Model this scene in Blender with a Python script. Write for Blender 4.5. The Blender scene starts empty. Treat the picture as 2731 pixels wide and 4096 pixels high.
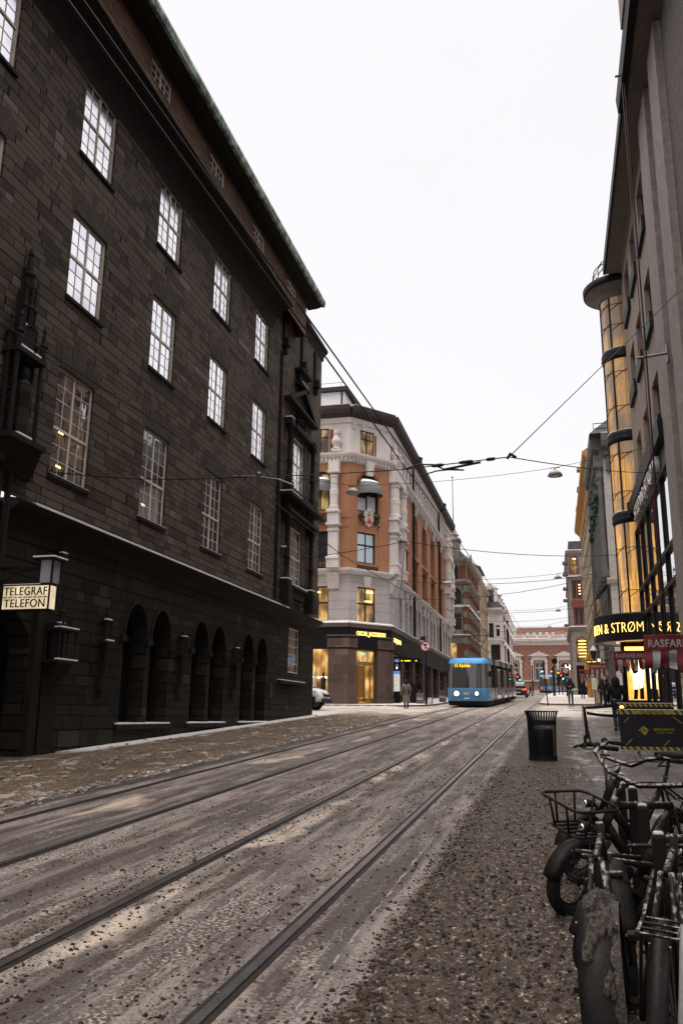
import bpy, math, random
from mathutils import Vector, Matrix, noise
R = random.Random(7)
sc = bpy.context.scene
COL = sc.collection

# ------------------------------------------------------------------ camera
CAM_Z = 1.64
YAW, PITCH, ROLL = -0.2478, 0.2391, 0.0120
cd = bpy.data.cameras.new("camera")
co = bpy.data.objects.new("camera", cd)
COL.objects.link(co)
_f = Vector((math.sin(YAW)*math.cos(PITCH), math.cos(YAW)*math.cos(PITCH), math.sin(PITCH)))
_r = Vector((math.cos(YAW), -math.sin(YAW), 0))
_u = _r.cross(_f)
_r, _u = math.cos(ROLL)*_r + math.sin(ROLL)*_u, -math.sin(ROLL)*_r + math.cos(ROLL)*_u
co.matrix_world = Matrix(((_r.x, _u.x, -_f.x, 0), (_r.y, _u.y, -_f.y, 0), (_r.z, _u.z, -_f.z, CAM_Z), (0, 0, 0, 1)))
cd.sensor_fit = 'HORIZONTAL'
cd.sensor_width = 24.0
cd.lens = 24.0*3334.1/2731
cd.clip_start, cd.clip_end = 0.1, 2000
sc.camera = co

# ------------------------------------------------------------------ sky, sun, exposure
SUN_EL, SUN_AZ = math.radians(55), math.radians(200)
w = bpy.data.worlds.new("World"); sc.world = w; w.use_nodes = True
wn, wl = w.node_tree.nodes, w.node_tree.links
wn.clear()
wo = wn.new('ShaderNodeOutputWorld'); bg = wn.new('ShaderNodeBackground')
bgs = wn.new('ShaderNodeBackground'); add = wn.new('ShaderNodeAddShader')
sky = wn.new('ShaderNodeTexSky'); sky.sky_type = 'NISHITA'; sky.sun_disc = False
sky.sun_elevation = SUN_EL; sky.sun_rotation = SUN_AZ; sky.dust_density = 6; sky.air_density = 1.5
wl.new(sky.outputs[0], bgs.inputs[0]); bgs.inputs[1].default_value = 0.01
# overcast cloud layer: pale grey-white, brighter towards the zenith
tc = wn.new('ShaderNodeTexCoord'); sx = wn.new('ShaderNodeSeparateXYZ'); mr = wn.new('ShaderNodeMapRange')
wl.new(tc.outputs['Generated'], sx.inputs[0]); wl.new(sx.outputs[2], mr.inputs[0])
mr.inputs[1].default_value = 0.74; mr.inputs[2].default_value = 1.0
mr.inputs[3].default_value = 0.965; mr.inputs[4].default_value = 6.5
wl.new(mr.outputs[0], bg.inputs[1])
tint = wn.new('ShaderNodeMapRange'); wl.new(sx.outputs[2], tint.inputs[0]); tint.inputs[1].default_value = 0.72; tint.inputs[2].default_value = 0.95
cm_ = wn.new('ShaderNodeMixRGB'); wl.new(tint.outputs[0], cm_.inputs[0]); cm_.inputs[1].default_value = (1.0, 0.978, 1.0, 1); cm_.inputs[2].default_value = (1.0, 0.93, 0.86, 1)
cn = wn.new('ShaderNodeTexNoise'); cn.inputs['Scale'].default_value = 1.6; cn.inputs['Detail'].default_value = 4
mp_ = wn.new('ShaderNodeMapping'); mp_.inputs[3].default_value = (1, 1, 2.5); wl.new(tc.outputs['Generated'], mp_.inputs[0]); wl.new(mp_.outputs[0], cn.inputs['Vector'])
cr_ = wn.new('ShaderNodeMapRange'); wl.new(cn.outputs[0], cr_.inputs[0]); cr_.inputs[1].default_value = 0.3; cr_.inputs[2].default_value = 0.6; cr_.inputs[3].default_value = 0.97; cr_.inputs[4].default_value = 1.0
cx_ = wn.new('ShaderNodeMixRGB'); cx_.blend_type = 'MULTIPLY'; cx_.inputs[0].default_value = 1.0; wl.new(cm_.outputs[0], cx_.inputs[1]); wl.new(cr_.outputs[0], cx_.inputs[2]); wl.new(cx_.outputs[0], bg.inputs[0])
wl.new(bg.outputs[0], add.inputs[0]); wl.new(bgs.outputs[0], add.inputs[1]); wl.new(add.outputs[0], wo.inputs[0])
sl = bpy.data.lights.new("sun", 'SUN'); sl.energy = 0.9; sl.angle = math.radians(45); sl.color = (1, 0.90, 0.78)
so = bpy.data.objects.new("sun", sl); COL.objects.link(so)
so.rotation_euler = (math.radians(90)-SUN_EL, 0, math.pi-SUN_AZ)
vs = sc.view_settings
vs.view_transform = 'Standard'; vs.look = 'None'; vs.gamma = 1; vs.use_curve_mapping = False; vs.exposure = 0.0
sc.cycles.max_bounces = 6; sc.cycles.diffuse_bounces = 3; sc.cycles.glossy_bounces = 4
sc.cycles.transparent_max_bounces = 6; sc.cycles.caustics_reflective = False; sc.cycles.caustics_refractive = False
sc.cycles.use_denoising = True

# ------------------------------------------------------------------ materials
def srgb(r, g, b):
    f = lambda c: (c/255/12.92) if c/255 <= 0.04045 else ((c/255+0.055)/1.055)**2.4
    return (f(r), f(g), f(b))
class NT:
    """tiny node-tree builder"""
    def __init__(s, name):
        s.m = bpy.data.materials.new(name); s.m.use_nodes = True
        s.t = s.m.node_tree; s.n, s.l = s.t.nodes, s.t.links
        s.b = s.n['Principled BSDF']
    def new(s, typ, **kw):
        n = s.n.new('ShaderNode'+typ)
        for k, v in kw.items():
            setattr(n, k, v)
        return n
    def put(s, inp, v):
        if hasattr(v, 'is_linked') or isinstance(v, bpy.types.NodeSocket): s.l.new(v, inp)
        elif isinstance(v, tuple) and len(v) == 3 and inp.type == 'RGBA': inp.default_value = (*v, 1)
        else: inp.default_value = v
    def math(s, op, a, b=0.0, c=0.0, clamp=False):
        n = s.new('Math', operation=op, use_clamp=clamp)
        s.put(n.inputs[0], a); s.put(n.inputs[1], b); s.put(n.inputs[2], c)
        return n.outputs[0]
    def mix(s, fac, a, b, blend='MIX'):
        n = s.new('MixRGB', blend_type=blend)
        s.put(n.inputs[0], fac); s.put(n.inputs[1], a); s.put(n.inputs[2], b)
        return n.outputs[0]
    def obj(s):
        return s.new('TexCoord').outputs['Object']
    def xyz(s, v):
        n = s.new('SeparateXYZ'); s.put(n.inputs[0], v); return n.outputs
    def comb(s, x, y, z):
        n = s.new('CombineXYZ')
        for i, v in enumerate((x, y, z)): s.put(n.inputs[i], v)
        return n.outputs[0]
    def noise(s, vec, scale, detail=3.0, rough=0.55, out=0, dim='3D'):
        n = s.new('TexNoise', noise_dimensions=dim)
        if vec is not None: s.put(n.inputs['Vector'], vec)
        n.inputs['Scale'].default_value = scale; n.inputs['Detail'].default_value = detail
        n.inputs['Roughness'].default_value = rough
        return n.outputs[out]
    def ramp(s, fac, stops, interp='LINEAR'):
        n = s.new('ValToRGB'); n.color_ramp.interpolation = interp
        e = n.color_ramp.elements
        while len(e) > 1: e.remove(e[-1])
        for i, (p, c) in enumerate(stops):
            el = e[0] if i == 0 else e.new(p)
            el.position = p
            c = c if isinstance(c, tuple) else (c, c, c)
            el.color = (*c[:3], 1)
        s.put(n.inputs[0], fac); return n.outputs[0]
    def step(s, v, lo, hi):
        n = s.new('MapRange', interpolation_type='SMOOTHSTEP')
        s.put(n.inputs[0], v); n.inputs[1].default_value = lo; n.inputs[2].default_value = hi
        return n.outputs[0]
    def map(s, vec, scale):
        n = s.new('Mapping'); s.put(n.inputs[0], vec); n.inputs[3].default_value = scale; return n.outputs[0]
    def bump(s, h, strength=0.3, dist=0.02):
        n = s.new('Bump'); n.inputs['Strength'].default_value = strength; n.inputs['Distance'].default_value = dist
        s.put(n.inputs['Height'], h); s.l.new(n.outputs[0], s.b.inputs['Normal'])
    def wall_uv(s):
        """u along any upright wall, v = height"""
        g = s.new('NewGeometry'); nx = s.xyz(g.outputs['True Normal']); p = s.xyz(s.obj())
        u = s.math('SUBTRACT', s.math('MULTIPLY', nx[0], p[1]), s.math('MULTIPLY', nx[1], p[0]))
        return u, p[2]
    def out(s, col=None, rough=None, metal=None, emit=None, estr=None):
        if col is not None: s.put(s.b.inputs['Base Color'], col)
        if rough is not None: s.put(s.b.inputs['Roughness'], rough)
        if metal is not None: s.put(s.b.inputs['Metallic'], metal)
        if emit is not None:
            s.put(s.b.inputs['Emission Color'], emit); s.put(s.b.inputs['Emission Strength'], estr if estr is not None else 1.0)
        return s.m

def plain(name, c, rough=0.6, metal=0.0, var=0.25, scale=3.0, bump=0.15, bscale=40.0, spec=None):
    t = NT(name); o = t.obj()
    n = t.noise(o, scale, 4); n2 = t.noise(o, scale*9, 3)
    f = t.math('ADD', t.math('MULTIPLY', n, 0.65), t.math('MULTIPLY', n2, 0.35))
    lo = tuple(x*(1-var) for x in c); hi = tuple(min(1, x*(1+var)) for x in c)
    colr = t.ramp(f, [(0.3, lo), (0.7, hi)])
    if bump: t.bump(t.noise(o, bscale, 3), bump, 0.01)
    r = t.math('ADD', rough-0.08, t.math('MULTIPLY', n2, 0.16))
    t.b.inputs['Specular IOR Level'].default_value = spec if spec is not None else (0.12 if max(c) < 0.08 else 0.3)
    return t.out(colr, r, metal)

def glow(name, c, strength):
    t = NT(name)
    return t.out((0, 0, 0), 0.5, 0.0, c, strength)

def lit_room(name, strength=1.0, dark=0.25, warm=(1.0, 0.55, 0.16)):
    """glass of a lit room: lamps and furniture seen as blurred warm patches"""
    t = NT(name); u, z = t.wall_uv()
    v = t.comb(t.math('MULTIPLY', u, 1.6), t.math('MULTIPLY', z, 0.9), 0.0)
    n = t.noise(v, 0.8, 1)
    f = t.step(n, 0.30, 0.68)
    fine = t.noise(t.comb(t.math('MULTIPLY', u, 5.0), t.math('MULTIPLY', z, 0.7), 0.0), 1.0, 2)
    f2 = t.math('MULTIPLY', f, t.math('ADD', 0.40, t.math('MULTIPLY', fine, 0.9)))
    col = t.ramp(f2, [(0.0, tuple(x*dark*0.30 for x in warm)), (0.45, tuple(x*0.42 for x in warm)), (0.85, (1.0, 0.66, 0.22))])
    return t.out((0.02, 0.02, 0.02), 0.06, 0.0, col, strength)

def ashlar(name, c_dark, c_mid, c_lite, bw, rh, joint=(0.012, 0.011, 0.01), mortar=0.012, lite_at=0.82, rough=0.75, irregular=True, bump=0.5):
    t = NT(name); u, z = t.wall_uv()
    if irregular:
        zz = t.math('ADD', z, t.math('MULTIPLY', t.math('SINE', t.math('MULTIPLY', z, 3.1)), 0.10))
        row = t.math('FLOOR', t.math('DIVIDE', zz, rh))
        wn_ = t.new('TexWhiteNoise', noise_dimensions='1D'); t.put(wn_.inputs['W'], row)
        uu = t.math('ADD', t.math('MULTIPLY', u, t.math('ADD', 0.6, t.math('MULTIPLY', wn_.outputs[0], 0.85))), t.math('MULTIPLY', wn_.outputs[0], 7.0))
        uu = t.math('ADD', uu, t.math('MULTIPLY', t.math('SINE', t.math('MULTIPLY', uu, 2.3)), 0.26))
    else:
        zz, uu = z, u
    b = t.new('TexBrick'); b.offset = 0.5
    t.put(b.inputs['Vector'], t.comb(uu, zz, 0.0))
    b.inputs['Color1'].default_value = (0, 0, 0, 1); b.inputs['Color2'].default_value = (1, 1, 1, 1); b.inputs['Mortar'].default_value = (0.5, 0.5, 0.5, 1)
    b.inputs['Scale'].default_value = 1.0; b.inputs['Mortar Size'].default_value = mortar; b.inputs['Mortar Smooth'].default_value = 0.3
    b.inputs['Brick Width'].default_value = bw; b.inputs['Row Height'].default_value = rh; b.inputs['Bias'].default_value = -0.1
    tone = t.ramp(b.outputs['Color'], [(0.0, c_dark), (0.45, c_mid), (lite_at, c_mid), (min(1, lite_at+0.04), c_lite)])
    o = t.obj()
    grit = t.noise(o, 28, 4, 0.7); big = t.noise(o, 0.45, 3)
    tone = t.mix(t.math('MULTIPLY', t.step(grit, 0.35, 0.75), 0.4), tone, (0.0, 0.0, 0.0))
    tone = t.mix(0.25, tone, t.ramp(big, [(0.35, tuple(x*0.55 for x in c_mid)), (0.65, tuple(x*1.25 for x in c_mid))]))
    colr = t.mix(b.outputs['Fac'], tone, joint)
    h = t.math('ADD', t.math('MULTIPLY', t.math('SUBTRACT', 1.0, b.outputs['Fac']), 1.0), t.math('MULTIPLY', grit, 0.45))
    t.bump(h, bump, 0.03)
    t.b.inputs['Specular IOR Level'].default_value = 0.08
    return t.out(colr, rough)

M = {}
M['granite'] = ashlar('dark_granite_blocks', (0.046, 0.034, 0.026), (0.116, 0.090, 0.073), (0.23, 0.205, 0.195), 0.60, 0.215, joint=(0.006, 0.005, 0.005), mortar=0.014, lite_at=0.87)
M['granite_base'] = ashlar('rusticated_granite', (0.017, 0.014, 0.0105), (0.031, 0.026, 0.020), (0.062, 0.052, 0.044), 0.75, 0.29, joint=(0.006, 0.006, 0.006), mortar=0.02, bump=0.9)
M['granite_trim'] = plain('carved_granite', (0.017, 0.015, 0.013), 0.75, bump=0.5, bscale=14)
M['soffit'] = plain('dark_soffit', (0.022, 0.018, 0.017), 0.8, bump=0.2)
M['attic_brick'] = ashlar('attic_brick', (0.115, 0.066, 0.045), (0.185, 0.108, 0.075), (0.30, 0.18, 0.115), 0.42, 0.13, joint=(0.03, 0.02, 0.015), irregular=False)
M['copper'] = None
def copper():
    t = NT('green_copper'); o = t.obj()
    n = t.noise(t.map(o, (1, 1.2, 1)), 2.2, 5, 0.7)
    return t.out(t.ramp(n, [(0.38, (0.02, 0.022, 0.02)), (0.48, (0.10, 0.13, 0.10)), (0.58, (0.30, 0.42, 0.31))]), 0.6)
M['copper'] = copper()
M['cream'] = plain('cream_window_paint', (0.64, 0.56, 0.47), 0.5, var=0.2, bump=0.05)
def reflective(name, tint, rough=0.04, metal=0.85, wav=0.06, wscale=1.4):
    t = NT(name); o = t.obj()
    t.bump(t.noise(o, wscale, 2), wav, 0.3)
    return t.out(tint, rough, metal)
def sky_glass():
    t = NT('sky_bright_glass'); u, z = t.wall_uv()
    wn_ = t.new('TexWhiteNoise', noise_dimensions='3D')
    t.put(wn_.inputs['Vector'], t.comb(t.math('FLOOR', t.math('DIVIDE', u, 0.385)), t.math('FLOOR', t.math('DIVIDE', z, 0.37)), 0.0))
    blind = t.step(t.noise(t.comb(t.math('MULTIPLY', u, 0.5), t.math('MULTIPLY', z, 1.2), 0.0), 1.2, 2), 0.45, 0.6)
    f = t.math('ADD', t.math('MULTIPLY', wn_.outputs[0], 0.55), t.math('MULTIPLY', blind, 0.35))
    t.bump(t.noise(t.obj(), 1.8, 2), 0.02, 0.3)
    return t.out(t.mix(f, (0.98, 0.97, 0.99), (0.70, 0.69, 0.77)), 0.12, 0.97)
M['pane_sky'] = sky_glass()
def old_glass():
    t = NT('old_wavy_glass'); u, z = t.wall_uv()
    cell = t.comb(t.math('FLOOR', t.math('DIVIDE', u, 0.385)), t.math('FLOOR', t.math('DIVIDE', z, 0.365)), 0.0)
    wn_ = t.new('TexWhiteNoise', noise_dimensions='3D'); t.put(wn_.inputs['Vector'], cell)
    r = wn_.outputs[0]
    o = t.obj()
    # every pane sits at its own slight tilt and is a little wavy
    n = t.math('ADD', t.math('MULTIPLY', t.noise(o, 2.2, 2), 0.6), t.math('MULTIPLY', t.math('MULTIPLY', t.math('SUBTRACT', r, 0.5), 1.2), t.math('ADD', u, z)))
    t.bump(n, 0.05, 0.3)
    room = t.step(t.noise(t.comb(t.math('MULTIPLY', u, 1.0), t.math('MULTIPLY', z, 0.5), 0.0), 1.3, 2), 0.4, 0.65)
    col = t.mix(t.math('ADD', 0.15, t.math('MULTIPLY', r, 0.35)), (0.36, 0.35, 0.385), (0.08, 0.066, 0.058))
    return t.out(col, 0.03, t.math('SUBTRACT', 0.95, t.math('MULTIPLY', r, 0.25)))
M['pane_old'] = old_glass()
M['pane_dark'] = reflective('dark_glass', (0.05, 0.052, 0.06), 0.05, 0.4, 0.02)
M['pane_mirror'] = reflective('shopfront_glass', (0.62, 0.62, 0.64), 0.01, 0.95, 0.005)
M['black_metal'] = plain('black_metal', (0.010, 0.010, 0.011), 0.5, 0.0, bump=0.08)
M['black_glass'] = plain('black_door_glass', (0.008, 0.008, 0.009), 0.15, bump=0.02)
M['iron'] = plain('wrought_iron', (0.02, 0.018, 0.016), 0.6, 0.4)
M['wire'] = plain('wire_steel', (0.018, 0.018, 0.018), 0.5, 0.6, bump=0)
M['snow'] = plain('snow', (0.78, 0.77, 0.80), 0.75, var=0.10, scale=5, bump=0.6, bscale=18)
M['dirty_snow'] = plain('dirty_snow', (0.42, 0.38, 0.35), 0.8, var=0.45, scale=6, bump=0.8, bscale=22)
M['rail_steel'] = plain('rail_steel', (0.24, 0.23, 0.235), 0.30, 0.9, var=0.3, scale=7, bump=0.1)
M['steel'] = plain('worn_rail_steel', (0.11, 0.105, 0.108), 0.42, 0.6, var=0.3, scale=6, bump=0.1)
M['groove'] = plain('rail_bed_grime', (0.022, 0.019, 0.017), 0.7, var=0.5, scale=8, bump=0.5)
M['terracotta'] = plain('orange_stucco', (0.34, 0.16, 0.088), 0.8, var=0.12, scale=1.2, bump=0.12)
M['terra_brick'] = ashlar('terracotta_brick', (0.18, 0.055, 0.03), (0.25, 0.085, 0.045), (0.32, 0.12, 0.07), 0.3, 0.1, joint=(0.12, 0.06, 0.04), irregular=False, mortar=0.008)
M['white_stucco'] = plain('pale_stucco', (0.58, 0.53, 0.51), 0.75, var=0.14, scale=1.5, bump=0.15)
M['grey_stone'] = ashlar('pale_grey_blocks', (0.43, 0.39, 0.375), (0.48, 0.435, 0.42), (0.53, 0.485, 0.47), 2.6, 0.62, joint=(0.13, 0.12, 0.115), irregular=False, mortar=0.012, lite_at=0.8, bump=0.2)
M['pillar_stone'] = ashlar('red_brown_granite', (0.085, 0.058, 0.052), (0.125, 0.088, 0.078), (0.18, 0.13, 0.115), 1.1, 0.62, joint=(0.06, 0.045, 0.04), irregular=False, mortar=0.008, bump=0.15, rough=0.6)
M['dark_cornice'] = plain('dark_cornice', (0.045, 0.036, 0.034), 0.7)
M['roof'] = plain('slate_roof', (0.06, 0.058, 0.062), 0.6, var=0.4)
M['dark_frame'] = plain('dark_window_frame', (0.018, 0.018, 0.019), 0.5, bump=0.03)
M['lit'] = lit_room('lit_room_glass', 0.9)
M['lit_soft'] = lit_room('dim_lit_glass', 0.45, 0.2)
M['lit_shop'] = lit_room('shop_interior', 1.1, 0.35, (1.0, 0.50, 0.12))
M['gold_glow'] = glow('lit_gold_letters', (1.0, 0.62, 0.16), 2.6)
M['white_glow'] = glow('lit_white', (1.0, 0.96, 0.9), 3.0)
M['warm_glow'] = glow('warm_lamp', (1.0, 0.72, 0.3), 3.0)
M['red_glow'] = glow('red_lamp', (1.0, 0.05, 0.02), 4.0)
M['green_glow'] = glow('green_lamp', (0.05, 1.0, 0.55), 3.5)
M['amber_glow'] = glow('amber_display', (1.0, 0.55, 0.02), 2.0)
M['head_glow'] = glow('headlight', (1.0, 0.90, 0.66), 5.0)
M['fog_glow'] = glow('second_headlight', (1.0, 0.86, 0.5), 3.0)
M['brass'] = plain('brass', (0.42, 0.26, 0.08), 0.35, 0.8)

# ------------------------------------------------------------------ mesh helpers
V = Vector
class MB:
    def __init__(s): s.v, s.f = [], []
    def quad(s, *p):
        i = len(s.v); s.v += [tuple(q) for q in p]; s.f.append(tuple(range(i, i+len(p))))
    def hexa(s, p):                       # 8 points: bottom ring then top ring
        i = len(s.v); s.v += [tuple(q) for q in p]
        for a in ((0, 3, 2, 1), (4, 5, 6, 7), (0, 1, 5, 4), (1, 2, 6, 5), (2, 3, 7, 6), (3, 0, 4, 7)):
            s.f.append(tuple(i+k for k in a))
    def box(s, x0, x1, y0, y1, z0, z1):
        s.hexa([(x0, y0, z0), (x1, y0, z0), (x1, y1, z0), (x0, y1, z0), (x0, y0, z1), (x1, y0, z1), (x1, y1, z1), (x0, y1, z1)])
    def ring(s, pts, r, n=8, closed=False, cap=True):
        """tube through points; r number or list"""
        pts = [V(p) for p in pts]; base = len(s.v); L = len(pts)
        prev = None
        for k, p in enumerate(pts):
            if closed: d = (pts[(k+1) % L]-pts[k-1])
            else: d = pts[min(k+1, L-1)]-pts[max(k-1, 0)]
            d.normalize()
            if prev is None:
                a = d.orthogonal().normalized()
            else:
                a = prev-d*prev.dot(d)
                a = a.normalized() if a.length > 1e-6 else d.orthogonal().normalized()
            prev = a; b = d.cross(a)
            rr = r[k] if isinstance(r, (list, tuple)) else r
            for j in range(n):
                t = 2*math.pi*j/n
                s.v.append(tuple(p+rr*(math.cos(t)*a+math.sin(t)*b)))
        for k in range(L if closed else L-1):
            k2 = (k+1) % L
            for j in range(n):
                s.f.append((base+k*n+j, base+k*n+(j+1) % n, base+k2*n+(j+1) % n, base+k2*n+j))
        if cap and not closed:
            s.f.append(tuple(base+j for j in range(n))[::-1]); s.f.append(tuple(base+(L-1)*n+j for j in range(n)))
    def lathe(s, c, prof, n=16, a0=0.0, a1=2*math.pi):
        """prof: list of (radius, z) about a vertical axis through c=(x,y,0)"""
        full = abs(a1-a0-2*math.pi) < 1e-6; base = len(s.v); m = n if full else n+1
        for (r, z) in prof:
            for j in range(m):
                t = a0+(a1-a0)*j/n
                s.v.append((c[0]+r*math.cos(t), c[1]+r*math.sin(t), c[2]+z))
        for k in range(len(prof)-1):
            for j in range(n):
                j2 = (j+1) % m
                s.f.append((base+k*m+j, base+k*m+j2, base+(k+1)*m+j2, base+(k+1)*m+j))
    def prism(s, poly, a, b):             # poly of 3D points at a-offset, extruded by vector from a to b
        d = V(b)-V(a); n = len(poly); i = len(s.v)
        s.v += [tuple(V(p)) for p in poly]+[tuple(V(p)+d) for p in poly]
        s.f.append(tuple(range(i, i+n))[::-1]); s.f.append(tuple(range(i+n, i+2*n)))
        for k in range(n):
            k2 = (k+1) % n
            s.f.append((i+k, i+k2, i+n+k2, i+n+k))
    def ball(s, c, r, n=8, m=6, sz=1.0):
        s.lathe((c[0], c[1], c[2]), [(r*math.sin(math.pi*k/m)+1e-4, -r*sz*math.cos(math.pi*k/m)) for k in range(m+1)], n)
    # --- boxes on a facade frame F=(origin2d,u2d,n2d): u along wall, d outwards
    def fb(s, F, u0, u1, z0, z1, d0, d1):
        o, u, n = F
        P = lambda a, d, z: (o[0]+u[0]*a+n[0]*d, o[1]+u[1]*a+n[1]*d, z)
        s.hexa([P(u0, d0, z0), P(u1, d0, z0), P(u1, d1, z0), P(u0, d1, z0), P(u0, d0, z1), P(u1, d0, z1), P(u1, d1, z1), P(u0, d1, z1)])
    def mesh(s, name, smooth=False):
        me = bpy.data.meshes.new(name); me.from_pydata(s.v, [], s.f); me.update()
        if smooth:
            for p in me.polygons: p.use_smooth = True
        return me

def FP(F, a, z, d=0.0):
    o, u, n = F
    return (o[0]+u[0]*a+n[0]*d, o[1]+u[1]*a+n[1]*d, z)

def link(name, data, mat=None, parent=None, label=None):
    o = bpy.data.objects.new(name, data)
    COL.objects.link(o)
    if mat is not None and hasattr(data, 'materials'): data.materials.append(mat)
    if parent is not None:
        o.parent = parent
        o.matrix_parent_inverse = Matrix.Translation(-ORIGIN[parent.name])
    if label: o['label'] = label
    return o
ORIGIN = {}
def part(name, mb, mat, parent, label=None, smooth=False):
    o = link(name, mb.mesh(name, smooth), mat, parent, label)
    ORIGIN[o.name] = V((0, 0, 0))
    return o
def thing(name, label, cat, loc=(0, 0, 0), group=None):
    o = bpy.data.objects.new(name, None); COL.objects.link(o)
    o.location = loc; o.empty_display_size = 0.2
    ORIGIN[o.name] = V(loc)
    o['label'] = label; o['category'] = cat
    if group: o['group'] = group
    return o
def solo(name, mb, mat, label, cat, group=None, smooth=False):
    o = part(name, mb, mat, None, label, smooth)
    o['category'] = cat
    if group: o['group'] = group
    return o
def structure(name, mb, mat, kind='structure', smooth=False):
    o = part(name, mb, mat, None, None, smooth); o['kind'] = kind
    return o
def dup(root, delta, label=None, rotz=0.0):
    c = root.copy(); COL.objects.link(c)
    c.location = root.location+V(delta); c.rotation_euler[2] = root.rotation_euler[2]+rotz
    if label: c['label'] = label
    def kids(a, b):
        for ch in list(a.children):
            d = ch.copy(); COL.objects.link(d); d.parent = b
            kids(ch, d)
    kids(root, c)
    return c

def G(y):
    return 0.04148*y if y < 45 else 1.8666+0.036*(y-45)

def arcpts(u0, u1, zs, rise, n=10):
    c = (u0+u1)/2; h = (u1-u0)/2
    return [(c-h*math.cos(math.pi*k/n), zs+rise*math.sin(math.pi*k/n)) for k in range(n+1)]

def facade(mb, F, U0, U1, Z0, Z1, holes, depth=0.2):
    """wall sheet with real openings. hole=(u0,u1,z0,z1,rise)"""
    us = sorted({U0, U1, *[h[0] for h in holes], *[h[1] for h in holes]})
    zs = sorted({Z0, Z1, *[h[2] for h in holes], *[h[3] for h in holes]})
    us = [a for a in us if U0-1e-6 <= a <= U1+1e-6]; zs = [a for a in zs if Z0-1e-6 <= a <= Z1+1e-6]
    for i in range(len(us)-1):
        for j in range(len(zs)-1):
            cu, cz = (us[i]+us[i+1])/2, (zs[j]+zs[j+1])/2
            if any(h[0] < cu < h[1] and h[2] < cz < h[3] for h in holes): continue
            mb.quad(FP(F, us[i], zs[j]), FP(F, us[i+1], zs[j]), FP(F, us[i+1], zs[j+1]), FP(F, us[i], zs[j+1]))
    for h in holes:
        u0, u1, z0, z1 = h[:4]; rise = h[4] if len(h) > 4 else 0
        outline = [(u0, z0), (u1, z0)]
        if rise:
            a = arcpts(u0, u1, z1-rise, rise)
            for k in range(len(a)-1):
                if abs(a[k][1]-z1)+abs(a[k+1][1]-z1) > 1e-6:
                    mb.quad(FP(F, *a[k]), FP(F, *a[k+1]), FP(F, a[k+1][0], z1), FP(F, a[k][0], z1))
            outline += a[::-1]
        else:
            outline += [(u1, z1), (u0, z1)]
        for k in range(len(outline)):
            p, q = outline[k], outline[(k+1) % len(outline)]
            if abs(p[0]-q[0])+abs(p[1]-q[1]) < 1e-6: continue
            mb.quad(FP(F, *p), FP(F, *q), FP(F, *q, -depth), FP(F, *p, -depth))

def window(parent, F, u0, u1, z0, z1, glass, frame, depth=0.15, cols=1, rows=1, rise=0, fw=0.06, mw=0.03, cross=None, mull=None, gname='pane', label=None):
    """frame (a part) with muntins and its glass (a sub-part)"""
    mb = MB(); d0, d1 = -depth-0.04, -depth+0.03
    zt = z1-rise if rise else z1
    mb.fb(F, u0, u0+fw, z0, zt, d0, d1); mb.fb(F, u1-fw, u1, z0, zt, d0, d1)
    mb.fb(F, u0+fw, u1-fw, z0, z0+fw, d0, d1)
    if rise:
        a = arcpts(u0, u1, zt, rise); b = arcpts(u0+fw, u1-fw, zt, rise-fw)
        for k in range(len(a)-1):
            mb.hexa([FP(F, *a[k], d0), FP(F, *a[k+1], d0), FP(F, *b[k+1], d0), FP(F, *b[k], d0), FP(F, *a[k], d1), FP(F, *a[k+1], d1), FP(F, *b[k+1], d1), FP(F, *b[k], d1)])
    else:
        mb.fb(F, u0+fw, u1-fw, z1-fw, z1, d0, d1)
    dm0, dm1 = -depth-0.02, -depth+0.012
    for c in range(1, cols):
        u = u0+fw+(u1-u0-2*fw)*c/cols
        ww = fw if (mull and c in mull) else mw
        e = 0.014 if (mull and c in mull) else 0.0
        zc = zt+(rise*math.sqrt(max(0, 1-((u-(u0+u1)/2)/((u1-u0)/2))**2)) if rise else -fw)-(0.02 if rise else 0)
        mb.fb(F, u-ww/2, u+ww/2, z0+fw, zc, dm0-e, dm1+e)
    for r_ in range(1, rows):
        z = z0+fw+(zt-z0-2*fw)*r_/rows
        mb.fb(F, u0+fw, u1-fw, z-mw/2, z+mw/2, dm0+0.003, dm1-0.003)
    for z in (cross or []):
        mb.fb(F, u0+fw, u1-fw, z-fw*0.6, z+fw*0.6, dm0-0.02, dm1+0.02)
    w_ = part('window', mb, frame, parent, label)
    g = MB()
    if rise:
        a = arcpts(u0, u1, zt, rise)
        g.quad(*[FP(F, *p, -depth) for p in [(u0, z0), (u1, z0)]+a[::-1]])
    else:
        g.quad(FP(F, u0, z0, -depth), FP(F, u1, z0, -depth), FP(F, u1, z1, -depth), FP(F, u0, z1, -depth))
    part(gname, g, glass, w_)
    return w_

def sweep(mb, F, prof, u0, u1, close=True):
    """moulding: profile [(d,z)] run along a facade"""
    n = len(prof); i = len(mb.v)
    for uu in (u0, u1):
        mb.v += [FP(F, uu, z, d) for d, z in prof]
    for k in range(n if close else n-1):
        k2 = (k+1) % n
        mb.f.append((i+k, i+k2, i+n+k2, i+n+k))
    if close:
        mb.f.append(tuple(range(i, i+n))[::-1]); mb.f.append(tuple(range(i+n, i+2*n)))

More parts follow.
